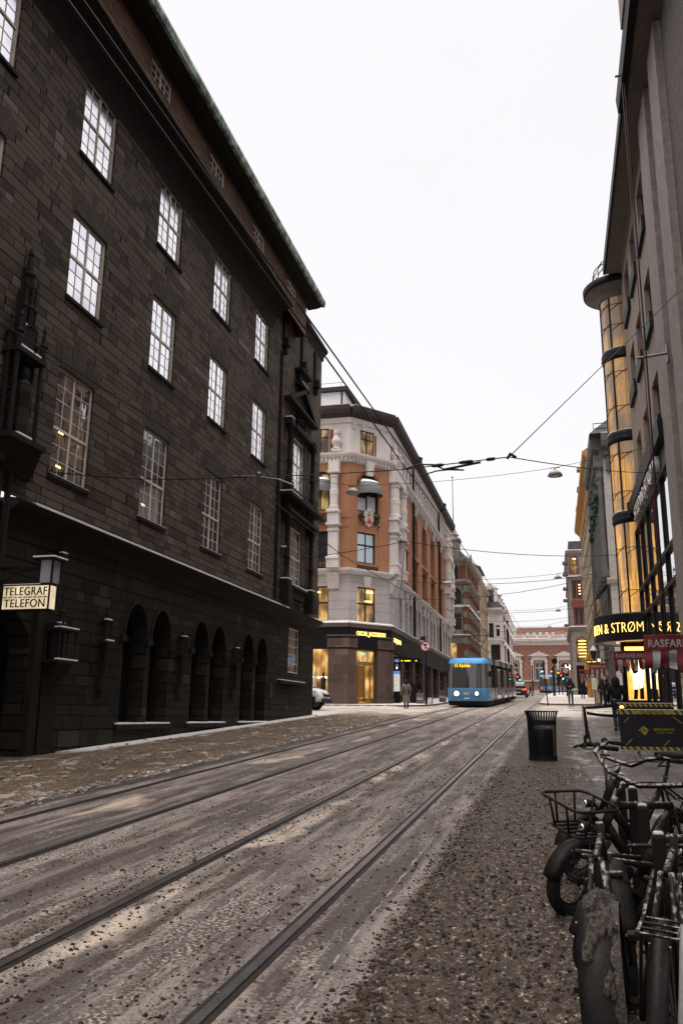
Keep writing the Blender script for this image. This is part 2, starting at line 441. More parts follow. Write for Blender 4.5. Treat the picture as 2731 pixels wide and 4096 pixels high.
def text(body, size, mat, parent, fn, extrude=0.02, name='lettering', sx=1.0, space=1.0, offset=0.0):
    """letters as a real mesh; fn maps local (x,y,z) to the world"""
    cu = bpy.data.curves.new('t', 'FONT'); cu.body = body; cu.size = size; cu.extrude = extrude; cu.align_x = 'CENTER'
    cu.resolution_u = 3; cu.space_character = space; cu.offset = offset
    to = bpy.data.objects.new('t', cu); COL.objects.link(to)
    bpy.context.view_layer.update()
    me = bpy.data.meshes.new_from_object(to.evaluated_get(bpy.context.evaluated_depsgraph_get()))
    bpy.data.objects.remove(to); bpy.data.curves.remove(cu)
    for v in me.vertices: v.co = V(fn(v.co.x*sx, v.co.y, v.co.z))
    me.name = name; me.materials.clear()
    o = link(name, me, mat, parent); ORIGIN[o.name] = V((0, 0, 0))
    return o

# ================================================================== GROUND
def ground_mat():
    t = NT('slushy_street'); o = t.obj(); p = t.xyz(o)
    X = t.math('SUBTRACT', p[0], t.math('MULTIPLY', p[1], 0.0052)); Y = p[1]
    def n2(sx, sy, sc_, det=3, rough=0.55):
        return t.noise(t.comb(t.math('MULTIPLY', X, sx), t.math('MULTIPLY', Y, sy), 0.0), sc_, det, rough)
    wob = t.math('SUBTRACT', n2(1, 1, 0.9, 4), 0.5); wob2 = t.math('SUBTRACT', n2(1, 1, 5, 3), 0.5)
    Xw = t.math('ADD', X, t.math('ADD', t.math('MULTIPLY', wob, 0.35), t.math('MULTIPLY', wob2, 0.22)))
    streak = n2(2.6, 0.22, 1.0, 4, 0.6); grain = n2(1, 1, 55, 3, 0.7); mid = n2(1, 1, 9, 4, 0.65); fine = n2(1, 1, 150, 2, 0.7)
    # damp asphalt with a film of salt and frost
    a = t.ramp(streak, [(0.36, (0.044, 0.035, 0.031)), (0.47, (0.088, 0.072, 0.065)), (0.60, (0.215, 0.182, 0.168))])
    a = t.mix(t.math('MULTIPLY', t.step(grain, 0.42, 0.72), 0.55), a, (0.40, 0.36, 0.35))
    a = t.mix(t.math('MULTIPLY', t.step(fine, 0.5, 0.7), 0.5), a, (0.05, 0.042, 0.04))
    # wheel lanes: darker smooth bands
    def band(c, wd, soft=0.15, src=Xw):
        return t.math('SUBTRACT', 1.0, t.step(t.math('ABSOLUTE', t.math('SUBTRACT', src, c)), wd, wd+soft))
    lanes = t.math('MAXIMUM', band(-2.62, 0.13), t.math('MAXIMUM', band(-3.95, 0.16), t.math('MAXIMUM', band(-5.35, 0.2), band(-1.52, 0.1))))
    a = t.mix(t.math('MULTIPLY', lanes, 0.75), a, (0.052, 0.043, 0.041))
    damp = t.step(n2(1.9, 0.16, 1.6, 4, 0.65), 0.5, 0.6)
    a = t.mix(t.math('MULTIPLY', damp, 0.5), a, (0.060, 0.047, 0.040))
    # brown grit thrown up beside the rails
    def rail_band(c, wd): return t.math('MULTIPLY', band(c, wd, 0.25), t.step(n2(1.6, 0.5, 2.2, 4, 0.7), 0.44, 0.6))
    grit = t.math('MAXIMUM', t.math('MAXIMUM', rail_band(-3.52, 0.15), rail_band(-2.95, 0.22)), t.math('MAXIMUM', rail_band(-2.1, 0.2), t.math('MAXIMUM', rail_band(-4.65, 0.12), rail_band(-6.62, 0.22))))
    clod = t.step(mid, 0.5, 0.62)
    a = t.mix(t.math('MULTIPLY', grit, t.math('ADD', 0.35, t.math('MULTIPLY', clod, 0.6))), a, (0.042, 0.029, 0.021))
    pale = t.math('MULTIPLY', band(-3.02, 0.05, 0.25), t.step(n2(2, 0.7, 1.1, 3), 0.5, 0.62))
    pale = t.math('MAXIMUM', pale, t.math('MULTIPLY', band(-5.7, 0.3, 0.3), t.step(n2(1.4, 0.5, 0.8, 3), 0.55, 0.66)))
    a = t.mix(t.math('MULTIPLY', pale, 0.8), a, (0.52, 0.43, 0.36))
    # brown slush film and frost in patches, broken by grain
    film = t.step(t.math('ADD', n2(1.7, 0.17, 1.8, 6, 0.72), t.math('MULTIPLY', t.math('SUBTRACT', grain, 0.5), 0.25)), 0.50, 0.57)
    a = t.mix(t.math('MULTIPLY', film, 0.72), a, t.ramp(n2(1, 1, 30, 4, 0.7), [(0.4, (0.022, 0.0155, 0.0115)), (0.6, (0.080, 0.057, 0.043))]))
    frost = t.step(t.math('ADD', n2(2.1, 0.16, 2.3, 6, 0.7), t.math('MULTIPLY', t.math('SUBTRACT', n2(1, 1, 30, 4, 0.75), 0.5), 0.5)), 0.52, 0.60)
    a = t.mix(t.math('MULTIPLY', frost, 0.50), a, (0.32, 0.272, 0.245))
    a = t.mix(t.math('MULTIPLY', t.step(n2(1, 1, 32, 3, 0.75), 0.54, 0.62), 0.55), a, (0.030, 0.023, 0.019))
    joint = t.math('MULTIPLY', band(-1.37, 0.002, 0.009, t.math('ADD', X, t.math('MULTIPLY', wob2, 0.06))), t.math('MULTIPLY', t.step(n2(1, 1, 3, 4, 0.7), 0.46, 0.54), t.math('SUBTRACT', 1.0, t.step(Y, 7.0, 11.0))))
    a = t.mix(t.math('MULTIPLY', joint, 0.55), a, (0.50, 0.46, 0.44))
    seam = band(-5.95, 0.006, 0.01, X)
    a = t.mix(t.math('MULTIPLY', seam, 0.7), a, (0.03, 0.025, 0.022))
    # scattered specks of grit
    sp = t.new('TexVoronoi', feature='F1'); t.put(sp.inputs['Vector'], o); sp.inputs['Scale'].default_value = 14
    spk = t.math('MULTIPLY', t.math('LESS_THAN', sp.outputs['Distance'], 0.22), t.step(n2(1, 1, 1.3, 3), 0.45, 0.62))
    a = t.mix(t.math('MULTIPLY', spk, 0.75), a, (0.045, 0.035, 0.03))
    sp2 = t.new('TexVoronoi', feature='F1'); t.put(sp2.inputs['Vector'], o); sp2.inputs['Scale'].default_value = 42
    spk2 = t.math('MULTIPLY', t.math('LESS_THAN', sp2.outputs['Distance'], 0.26), t.step(n2(1.6, 0.5, 2.0, 4, 0.7), 0.42, 0.56))
    a = t.mix(t.math('MULTIPLY', spk2, 0.8), a, (0.028, 0.021, 0.017))
    spk3 = t.math('MULTIPLY', t.math('GREATER_THAN', sp2.outputs['Distance'], 0.62), t.step(n2(1.3, 0.4, 1.4, 4, 0.7), 0.48, 0.6))
    a = t.mix(t.math('MULTIPLY', spk3, 0.6), a, (0.42, 0.37, 0.345))
    # slush: right-hand gutter
    mid2 = n2(1, 1, 24, 4, 0.7)
    sl_ = t.ramp(t.math('ADD', t.math('MULTIPLY', mid, 0.25), t.math('ADD', t.math('MULTIPLY', mid2, 0.5), t.math('MULTIPLY', grain, 0.25))),
                 [(0.43, (0.017, 0.012, 0.0085)), (0.515, (0.048, 0.034, 0.0245)), (0.57, (0.115, 0.089, 0.072)), (0.63, (0.44, 0.385, 0.35))])
    sR = t.step(Xw, -1.24, -1.12)
    c = t.mix(sR, a, sl_)
    # paved footway on the right, wet slabs
    br = t.new('TexBrick'); t.put(br.inputs['Vector'], t.comb(p[1], p[0], 0.0)); br.offset = 0.5
    br.inputs['Scale'].default_value = 1.0; br.inputs['Brick Width'].default_value = 0.8; br.inputs['Row Height'].default_value = 0.4
    br.inputs['Mortar Size'].default_value = 0.012; br.inputs['Color1'].default_value = (0.058, 0.050, 0.050, 1); br.inputs['Color2'].default_value = (0.085, 0.075, 0.074, 1)
    br.inputs['Mortar'].default_value = (0.02, 0.018, 0.018, 1)
    pav = t.mix(t.math('MULTIPLY', t.step(n2(1, 1, 0.7, 4), 0.5, 0.6), 0.6), br.outputs['Color'], (0.04, 0.034, 0.033))
    pav = t.mix(t.math('MULTIPLY', t.step(grain, 0.5, 0.75), 0.35), pav, (0.16, 0.145, 0.14))
    wetp = t.step(n2(0.8, 0.45, 0.9, 4, 0.6), 0.50, 0.56)
    pav = t.mix(t.math('MULTIPLY', t.math('MULTIPLY', t.step(n2(1.1, 0.5, 1.5, 5, 0.7), 0.55, 0.62), t.math('SUBTRACT', 1.0, t.step(X, 0.8, 1.6))), 0.75), pav, (0.40, 0.365, 0.35))
    pm = t.math('MULTIPLY', t.step(t.math('ADD', Xw, t.math('MULTIPLY', wob, 1.2)), 0.15, 0.45), t.step(t.math('ADD', Y, t.math('MULTIPLY', wob, 6)), 7.5, 11.0))
    c = t.mix(pm, c, pav)
    # slush: left-hand side, sandy brown
    sL = t.math('SUBTRACT', 1.0, t.step(Xw, -7.1, -6.93))
    slb = t.ramp(t.math('ADD', t.math('MULTIPLY', mid, 0.35), t.math('ADD', t.math('MULTIPLY', mid2, 0.4), t.math('MULTIPLY', grain, 0.25))),
                 [(0.40, (0.028, 0.019, 0.012)), (0.50, (0.095, 0.066, 0.044)), (0.58, (0.18, 0.132, 0.095)), (0.67, (0.38, 0.32, 0.27))])
    slb = t.mix(t.math('MULTIPLY', t.step(n2(1, 0.6, 0.8, 5, 0.7), 0.47, 0.58), 0.6), slb, (0.05, 0.036, 0.026))
    slb = t.mix(t.math('MULTIPLY', t.step(n2(1, 0.5, 1.9, 5, 0.7), 0.55, 0.63), 0.6), slb, (0.42, 0.37, 0.33))
    c = t.mix(sL, c, slb)
    c = t.mix(t.math('MULTIPLY', band(-6.85, 0.09, 0.1), 0.85), c, (0.035, 0.028, 0.025))
    c = t.mix(t.math('MULTIPLY', band(-7.12, 0.05, 0.12), t.step(n2(1.5, 1, 2.2, 3), 0.5, 0.6)), c, (0.50, 0.45, 0.43))
    wallsnow = t.math('MULTIPLY', t.math('SUBTRACT', 1.0, t.step(Xw, -10.95, -10.5)), t.step(Y, 17.0, 19.0))
    c = t.mix(wallsnow, c, (0.55, 0.53, 0.53))
    # the crossing: trampled snow farther up the street
    far = t.math('MULTIPLY', t.step(t.math('ADD', Y, t.math('MULTIPLY', wob, 10)), 36, 46), 1.0)
    snowy = t.ramp(t.math('ADD', t.math('MULTIPLY', n2(0.7, 1.6, 0.8, 5, 0.65), 0.7), t.math('MULTIPLY', grain, 0.3)),
                   [(0.36, (0.15, 0.115, 0.09)), (0.48, (0.33, 0.28, 0.235)), (0.60, (0.62, 0.57, 0.54))])
    off = t.math('MAXIMUM', t.math('SUBTRACT', 1.0, t.step(Xw, -6.9, -6.4)), t.step(Xw, -1.5, -0.9))
    c = t.mix(t.math('MULTIPLY', far, t.math('ADD', 0.35, t.math('MULTIPLY', off, 0.6))), c, snowy)
    rough = t.math('ADD', 0.50, t.math('MULTIPLY', grain, 0.3))
    rough = t.math('SUBTRACT', rough, t.math('MULTIPLY', pm, t.math('ADD', 0.16, t.math('MULTIPLY', wetp, 0.36))))
    slush = t.math('MAXIMUM', sR, sL)
    h = t.math('ADD', t.math('MULTIPLY', grain, 0.35), t.math('MULTIPLY', t.math('MULTIPLY', mid, slush), 1.5))
    t.bump(h, 0.55, 0.03)
    t.b.inputs['Specular IOR Level'].default_value = 0.25
    return t.out(c, rough)
M['street'] = ground_mat()

gm = MB()
ys = [-40, 0, 45, 100, 160, 240, 420]
xs = [-260, -60, -11, 5, 60, 260]
for j in range(len(ys)-1):
    for i in range(len(xs)-1):
        gm.quad((xs[i], ys[j], G(ys[j])), (xs[i+1], ys[j], G(ys[j])), (xs[i+1], ys[j+1], G(ys[j+1])), (xs[i], ys[j+1], G(ys[j+1])))
structure('street', gm, M['street'])

# relief of the slush banks (one displaced sheet each), and loose clods
SHEETS = []
def sheet_h(x, y, q):
    x0, x1, y0, y1, hmax, edge, seed = q
    e = min(1, min(x-x0, x1-x)/edge)*min(1, min(y-y0, y1-y)/0.6)
    e = max(0, min(1, e*1.6+0.8*noise.noise((x*0.9+seed, y*0.9, 3))-0.5))
    h = 0.5+0.5*noise.noise((x*3.1, y*3.1, seed))
    h2 = noise.noise((x*11, y*11, seed+4)); h3 = noise.noise((x*26, y*26, seed+8)); h4 = noise.noise((x*55, y*55, seed+2))
    return -0.012+e*(hmax*0.5*h+hmax*0.30*max(0, h2)+hmax*0.24*h3+hmax*0.13*h4+0.012)
def slush_sheet(name, x0, x1, y0, y1, step, hmax, edge, mat, ystep=None, seed=0.0, drift=0.0052):
    mb = MB(); ystep = ystep or step
    q = (x0, x1, y0, y1, hmax, edge, seed)
    if drift: SHEETS.append(q)
    nx, ny = int((x1-x0)/step), int((y1-y0)/ystep)
    for j in range(ny+1):
        y = y0+(y1-y0)*j/ny
        for i in range(nx+1):
            x = x0+(x1-x0)*i/nx
            mb.v.append((x+drift*y, y, G(y)+sheet_h(x, y, q)))
    for j in range(ny):
        for i in range(nx):
            a = j*(nx+1)+i
            mb.f.append((a, a+1, a+nx+2, a+nx+1))
    return structure(name, mb, mat, 'stuff', True)
slush_sheet('slush', -1.2, 0.75, 2.2, 9.5, 0.018, 0.075, 0.25, M['street'], 0.022, 1.3)
slush_sheet('slush', -1.2, 0.55, 9.4, 24, 0.05, 0.06, 0.25, M['street'], 0.08, 1.3)
slush_sheet('slush', -10.8, -6.98, 8, 42, 0.07, 0.11, 0.5, M['street'], 0.11, 5.1)

def clods(name, n, xf, y0, y1, s0, s1, mat, seed):
    rr = random.Random(seed); mb = MB()
    t = (1+5**0.5)/2
    ico = [V(p).normalized() for p in ((-1, t, 0), (1, t, 0), (-1, -t, 0), (1, -t, 0), (0, -1, t), (0, 1, t), (0, -1, -t), (0, 1, -t), (t, 0, -1), (t, 0, 1), (-t, 0, -1), (-t, 0, 1))]
    fc = [(0, 11, 5), (0, 5, 1), (0, 1, 7), (0, 7, 10), (0, 10, 11), (1, 5, 9), (5, 11, 4), (11, 10, 2), (10, 7, 6), (7, 1, 8), (3, 9, 4), (3, 4, 2), (3, 2, 6), (3, 6, 8), (3, 8, 9), (4, 9, 5), (2, 4, 11), (6, 2, 10), (8, 6, 7), (9, 8, 1)]
    for _ in range(n):
        y = y0*(y1/y0)**rr.random(); xl = xf(rr); x = xl+0.0052*y
        zb_ = G(y)
        for q in SHEETS:
            if q[0] < xl < q[1] and q[2] < y < q[3]: zb_ = G(y)+max(0, sheet_h(xl, y, q)); break
        s = s0*(s1/s0)**(rr.random()**3.2); i = len(mb.v)
        ax, ay, az = s*rr.uniform(0.7, 1.5), s*rr.uniform(0.7, 1.4), s*rr.uniform(0.45, 0.9)
        for p in ico:
            k = rr.uniform(0.55, 1.3)
            mb.v.append((x+p.x*ax*k, y+p.y*ay*k, zb_+p.z*az*k+az*0.35))
        mb.f += [tuple(i+a for a in f) for f in fc]
    return structure(name, mb, mat, 'stuff')
M['clod'] = plain('brown_grit', (0.036, 0.0265, 0.020), 0.85, var=0.6, scale=9, bump=0.6, bscale=60)
M['clod_pale'] = plain('pale_slush_lumps', (0.22, 0.19, 0.17), 0.85, var=0.5, scale=9, bump=0.6, bscale=60)
def mixpick(*opts):
    tot = sum(o[0] for o in opts)
    def f(rr):
        k = rr.random()*tot
        for wgt, c, s in opts:
            k -= wgt
            if k <= 0: return rr.gauss(c, s)
        return rr.gauss(opts[-1][1], opts[-1][2])
    return f
clods('grit', 12000, mixpick((3, -3.0, 0.16), (2, -3.5, 0.10), (2.2, -2.0, 0.13), (1.4, -2.4, 0.3), (1.2, -4.0, 0.35), (1.0, -1.45, 0.2)), 2.6, 26, 0.003, 0.017, M['clod'], 3)
clods('grit', 24000, mixpick((3, -0.5, 0.45), (1.3, -1.08, 0.10), (1, 0.15, 0.3)), 2.4, 17, 0.003, 0.017, M['clod'], 5)
clods('slush_lumps', 1800, mixpick((3, -0.5, 0.5), (1, -1.1, 0.1)), 2.4, 16, 0.005, 0.016, M['clod_pale'], 6)
clods('slush_lumps', 1500, mixpick((2, -7.1, 0.12), (2, -9, 1.0)), 8, 40, 0.02, 0.07, M['clod_pale'], 8)
# pavements beyond the crossing, with kerbs
M['far_pave'] = plain('snowy_pavement', (0.54, 0.50, 0.48), 0.8, var=0.35, scale=0.7, bump=0.6, bscale=10)
M['kerb'] = plain('kerb_stone', (0.12, 0.11, 0.105), 0.7)
def pavement(poly, hgt=0.12):
    mb = MB(); n = len(poly)
    top = [(x, y, G(y)+hgt) for x, y in poly]; bot = [(x, y, G(y)-0.3) for x, y in poly]
    mb.v = top+bot; mb.f = [tuple(range(n))]
    o = structure('pavement', mb, M['far_pave'])
    k = MB(); k.v = top+bot; k.f = [(i, (i+1) % n, n+(i+1) % n, n+i) for i in range(n)]
    structure('kerb', k, M['kerb'])
pavement([(-30, 53.2), (-12, 53.2), (-9.6, 53.6), (-8.3, 55.2), (-7.9, 58), (-7.6, 100), (-6.6, 150), (-6.6, 176), (-30, 176)])
pavement([(30, 61.5), (1.0, 61.5), (-0.7, 62.3), (-1.15, 64.5), (-1.2, 97), (-0.3, 160), (0.2, 176), (30, 176)][::-1])
# drain slot across the footway
dm = MB(); dm.quad((0.2, 31.55, G(31.55)+0.006), (4.0, 32.0, G(32.0)+0.006), (4.0, 32.12, G(32.12)+0.006), (0.2, 31.67, G(31.67)+0.006))
structure('drain_channel', dm, M['black_metal'])
# windrow of dirty snow by the crossing
slush_sheet('snow_bank', 0.0-0.9, 5.0, 40.2, 44.5, 0.12, 0.26, 0.5, M['dirty_snow'], 0.12, 9.0, 0.0)
slush_sheet('snow_bank', -16, -9.2, 50.2, 53.4, 0.15, 0.2, 0.5, M['dirty_snow'], 0.15, 12.0, 0.0)

# ------------------------------------------------------------------ rails
RX = (-6.363, -4.931, -3.226, -1.787)
rail_lab = ['grime-choked outer rail of the left track, next to the brown slush', 'dark inner rail of the left track',
            'steel inner rail of the right track, in the middle of the street', 'bright steel outer rail of the right track, next to the dark slush gutter']
def rail(k):
    t = thing('tram_rail', rail_lab[k], 'rail', (RX[k], 0, 0), 'tram rails set in the street')
    ysr = [-6, 0, 10, 20, 30, 45, 70, 100, 130, 165]
    far = lambda y: RX[k]+0.0052*y+(0.00012*(y-95)**2 if y > 95 else 0)
    bed, hd, lip = MB(), MB(), MB()
    for a, b in zip(ysr[:-1], ysr[1:]):
        xa, xb, za, zb = far(a), far(b), G(a), G(b)
        bed.quad((xa-0.075, a, za+0.004), (xa+0.07, a, za+0.004), (xb+0.07, b, zb+0.004), (xb-0.075, b, zb+0.004))
        hw = 0.030 if k > 1 else 0.018
        hd.hexa([(xa-hw, a, za-0.05), (xa+hw, a, za-0.05), (xb+hw, b, zb-0.05), (xb-hw, b, zb-0.05), (xa-hw, a, za+0.016), (xa+hw, a, za+0.016), (xb+hw, b, zb+0.016), (xb-hw, b, zb+0.016)])
        if False:
            lip.hexa([(xa+0.082, a, za-0.05), (xa+0.10, a, za-0.05), (xb+0.10, b, zb-0.05), (xb+0.082, b, zb-0.05), (xa+0.082, a, za+0.012), (xa+0.10, a, za+0.012), (xb+0.10, b, zb+0.012), (xb+0.082, b, zb+0.012)])
    part('rail_bed', bed, M['groove'], t); part('rail_head', hd, M['rail_steel'], t)
for k in range(4): rail(k)

# ================================================================== GRANITE BUILDING (left)
FL = ((-11.0, 0.0), (0, 1), (1, 0))
LB = thing('granite_building', 'long dark granite block building with white paned windows and deep eaves', 'building', (-14, 20, 0))
WC = [-0.0, 0, 0]
cols_y = [7.50, 11.82, 16.14, 20.46, 24.78, 29.10]
rows_z = [(6.95, 9.61), (11.45, 13.76), (15.44, 17.74)]
WW = 1.61
wl_ = MB(); holes = [(y, y+WW, a, b) for y in cols_y for a, b in rows_z]
holes += [(34.3, 35.97, 7.1, 9.75), (34.5, 36.12, 11.6, 14.0)]
facade(wl_, FL, 0.0, 38.9, 6.1, 20.0, holes, 0.16)
FLend = ((-11.0, 38.9), (-1, 0), (0, 1))
facade(wl_, FLend, 0, 14, 6.1, 20.0, [], 0)
part('wall', wl_, M['granite'], LB)
for y in cols_y:
    for k, (a, b) in enumerate(rows_z):
        cross = [a+(b-a)*(0.5 if k else 0.44)]
        wn_ = window(LB, FL, y, y+WW, a, b, M['pane_old'] if k == 0 else M['pane_sky'], M['cream'], 0.10, 4, 7 if k == 0 else 6, 0, 0.055, 0.019, cross, (2,))
        sb = MB(); sb.fb(FL, y-0.06, y+WW+0.06, a-0.09, a-0.005, -0.1, 0.06); part('sill', sb, M['granite_trim'], wn_)
        if k == 0:
            sn = MB(); sn.fb(FL, y-0.04, y+WW+0.04, a-0.004, a+0.02, -0.05, 0.055); part('sill_snow', sn, M['dirty_snow'], wn_)
for i, (u0, u1, z0, z1) in enumerate(((34.3, 35.97, 7.1, 9.75), (34.5, 36.12, 11.6, 14.0))):
    window(LB, FL, u0, u1, z0, z1, M['pane_old'] if i == 0 else M['pane_sky'], M['cream'], 0.08, 4, 6, 0, 0.06, 0.024, [(z0+z1)/2], (2,))
# voussoirs over the windows
rv = random.Random(4)
M['granite_plain'] = plain('granite_voussoirs', (0.060, 0.047, 0.038), 0.8, var=0.4, scale=2.2, bump=0.5, bscale=30)
for y in cols_y:
    for (a, b) in rows_z[:2]:
        vb = MB()
        vb.fb(FL, y+0.02, y+WW-0.02, b+0.03, b+0.12, -0.05, 0.008)
        for k in range(9):
            c = y+WW/2; f = (k-4)/4.0
            h = 0.62 if k != 4 else 1.0
            x0 = c+f*WW*0.54-0.085; x1 = x0+0.19; lean = f*0.10
            z0 = b+0.05; z1 = b+h+rv.uniform(-0.06, 0.1)*(k != 4)
            P = lambda u, z, d: FP(FL, u, z, d)
            d1 = 0.004+rv.uniform(0, 0.008)
            vb.hexa([P(x0, z0, -0.05), P(x1, z0, -0.05), P(x1, z0, d1), P(x0, z0, d1), P(x0+lean, z1, -0.05), P(x1+lean, z1, -0.05), P(x1+lean, z1, d1), P(x0+lean, z1, d1)])
        part('lintel_stones', vb, M['granite_plain'], LB)
for y0_, z0_ in ((16.50, 8.05), (16.52, 7.22), (20.78, 7.35)):
    rl_ = MB(); rl_.fb(FL, y0_, y0_+0.2, z0_, z0_+0.05, -0.098, -0.094); part('room_light', rl_, M['warm_glow'], LB)
# lower, battered storey
FB = ((-11.25, 0.0), (0, 1), (1, 0))
lw = MB(); lh = []
doors = [(20.62, 21.92, 22.2, 23.44), (25.12, 26.35, 26.62, 27.88), (29.56, 30.81, 31.13, 32.36)]
for d in doors: lh += [(d[0], d[1], 1.335, 4.6, 0.95), (d[2], d[3], 1.335, 4.6, 0.95)]
lh += [(35.25, 36.95, 3.42, 5.39), (10.2, 16.45, -0.2, 4.2, 1.2)]
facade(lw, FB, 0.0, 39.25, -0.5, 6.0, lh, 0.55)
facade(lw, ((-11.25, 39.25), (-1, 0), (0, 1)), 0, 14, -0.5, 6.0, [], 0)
part('base_wall', lw, M['granite_base'], LB)
window(LB, FB, 35.25, 36.95, 3.42, 5.39, M['pane_old'], M['cream'], 0.10, 4, 5, 0, 0.06, 0.026, None, (2,))
for d in doors:
    for u0, u1 in ((d[0], d[1]), (d[2], d[3])):
        dm = MB(); dm.fb(FB, u0, u1, 1.34, 4.62, -0.50, -0.46)
        dp = part('door', dm, M['black_glass'], LB)
        fr = MB()
        fr.fb(FB, u0, u0+0.09, 1.34, 3.65, -0.455, -0.40); fr.fb(FB, u1-0.09, u1, 1.34, 3.65, -0.455, -0.40)
        fr.fb(FB, u0+0.09, u1-0.09, 3.6, 3.72, -0.455, -0.38); fr.fb(FB, (u0+u1)/2-0.05, (u0+u1)/2+0.05, 1.34, 3.6, -0.455, -0.41)
        part('door_frame', fr, M['iron'], dp)
        am = MB(); a = arcpts(u0-0.06, u1+0.06, 3.65, 1.01); b = arcpts(u0, u1, 3.65, 0.95)
        for k in range(len(a)-1):
            am.hexa([FP(FB, *a[k], -0.02), FP(FB, *a[k+1], -0.02), FP(FB, *b[k+1], -0.02), FP(FB, *b[k], -0.02), FP(FB, *a[k], 0.05), FP(FB, *a[k+1], 0.05), FP(FB, *b[k+1], 0.05), FP(FB, *b[k], 0.05)])
        part('arch_rim', am, M['granite_trim'], LB)
    cm = MB(); um = (d[1]+d[2])/2
    c = FP(FB, um, 0, -0.12)
    cm.lathe((c[0], c[1], 0), [(0.17, 1.34), (0.17, 1.5), (0.11, 1.6), (0.10, 2.5), (0.13, 2.55), (0.10, 2.6), (0.09, 3.35), (0.13, 3.4), (0.18, 3.62), (0.18, 3.7)], 12)
    part('door_column', cm, M['granite_trim'], LB, smooth=True)
    cp = MB()
    for u in (d[0]-0.1, um, d[3]+0.1): cp.fb(FB, u-0.14, u+0.14, 3.5, 3.66, -0.02, 0.09)
    part('capitals', cp, M['granite_trim'], LB)
    st = MB(); st.fb(FB, d[0]-0.2, d[3]+0.2, 1.20, 1.33, -0.54, 0.09); part('door_sill', st, M['granite_trim'], LB)
    ss = MB(); ss.fb(FB, d[0]-0.17, d[3]+0.17, 1.331, 1.375, -0.45, 0.085); part('sill_snow', ss, M['snow'], LB)
sb = MB(); sb.fb(FB, 33.8, 37.5, 2.93, 3.04, -0.02, 0.17); part('low_sill', sb, M['granite_trim'], LB)
sb = MB(); sb.fb(FB, 33.85, 37.45, 3.041, 3.075, 0.0, 0.165); part('sill_snow', sb, M['snow'], LB)
# snow-topped ledge between the storeys
lg = MB(); sweep(lg, FB, [(-0.1, 5.55), (0.02, 5.6), (0.10, 5.78), (0.36, 5.95), (0.40, 6.02), (0.40, 6.06), (0.2, 6.10), (-0.1, 6.10)], 15.0, 39.5); part('ledge', lg, M['granite_trim'], LB)
ls = MB(); sweep(ls, FB, [(0.27, 6.075), (0.405, 6.045), (0.41, 6.085), (0.38, 6.105), (0.27, 6.115)], 15.6, 34.0)
sweep(ls, FB, [(0.27, 6.075), (0.405, 6.045), (0.41, 6.085), (0.38, 6.105), (0.27, 6.115)], 38.0, 39.45); part('ledge_snow', ls, M['snow'], LB)
# cove and boxed eaves
ev = MB(); sweep(ev, FL, [(0.0, 17.66), (0.05, 17.85), (0.16, 18.12), (0.36, 18.38), (0.62, 18.52), (0.80, 18.56), (0.80, 18.62), (0.86, 18.63), (0.86, 18.74), (0.45, 18.80), (-0.2, 18.80)], 0, 31.1)
part('cove', ev, M['soffit'], LB)
tr = MB(); sweep(tr, FL, [(0.86, 18.64), (0.90, 18.66), (0.90, 18.71), (0.86, 18.73)], 0, 31.12); part('cove_trim', tr, M['granite_plain'], LB)
FA = ((-10.5, 0.0), (0, 1), (1, 0))
at = MB(); ah = [(18.45+4.32*k, 19.75+4.32*k, 19.62, 20.24) for k in range(-3, 4)]
facade(at, FA, 0.0, 34.3, 18.78, 20.5, ah, 0.1); facade(at, ((-10.5, 34.3), (-1, 0), (0, 1)), 0, 12, 18.78, 20.5, [], 0)
part('attic_wall', at, M['attic_brick'], LB)
for h in ah: window(LB, FA, h[0], h[1], h[2], h[3], M['pane_sky'], M['cream'], 0.06, 4, 2, 0, 0.06, 0.03, None, (2,))
rf = MB(); sweep(rf, FA, [(-0.1, 20.42), (0.35, 20.45), (0.60, 20.52), (0.62, 20.60), (-0.1, 20.66)], 0, 34.9); part('roof_soffit', rf, M['soffit'], LB)
gu = MB(); sweep(gu, FA, [(0.61, 20.52), (0.70, 20.55), (0.74, 20.72), (0.72, 20.86), (0.60, 20.88), (0.58, 20.6)], 0, 35.0); part('gutter', gu, M['copper'], LB)
rp = MB(); sweep(rp, FA, [(0.68, 20.87), (-6, 25.5), (-6.0, 20.6), (0.5, 20.6)], 0, 34.8); part('roof', rp, M['roof'], LB)
pc = MB(); sweep(pc, FL, [(-0.1, 19.6), (0.04, 19.65), (0.08, 19.9), (0.26, 20.05), (0.28, 20.2), (-0.1, 20.25)], 31.0, 39.1); part('parapet_cornice', pc, M['granite_trim'], LB)
for i, u in enumerate((32.6, 35.3, 37.6)):
    cb = MB(); cb.fb(FL, u-0.16, u+0.16, 17.6, 19.5, 0.0, 0.10); cb.fb(FL, u-0.2, u+0.2, 17.55, 17.9, 0.0, 0.3); cb.fb(FL, u-0.12, u+0.12, 17.2, 17.55, 0, 0.2)
    part('corbel', cb, M['granite_trim'], LB)
pp = MB(); pp.ring([FP(FL, 32.3, 17.2, 0.07), FP(FL, 32.3, 6.2, 0.07)], 0.06, 8); part('drainpipe', pp, M['iron'], LB)
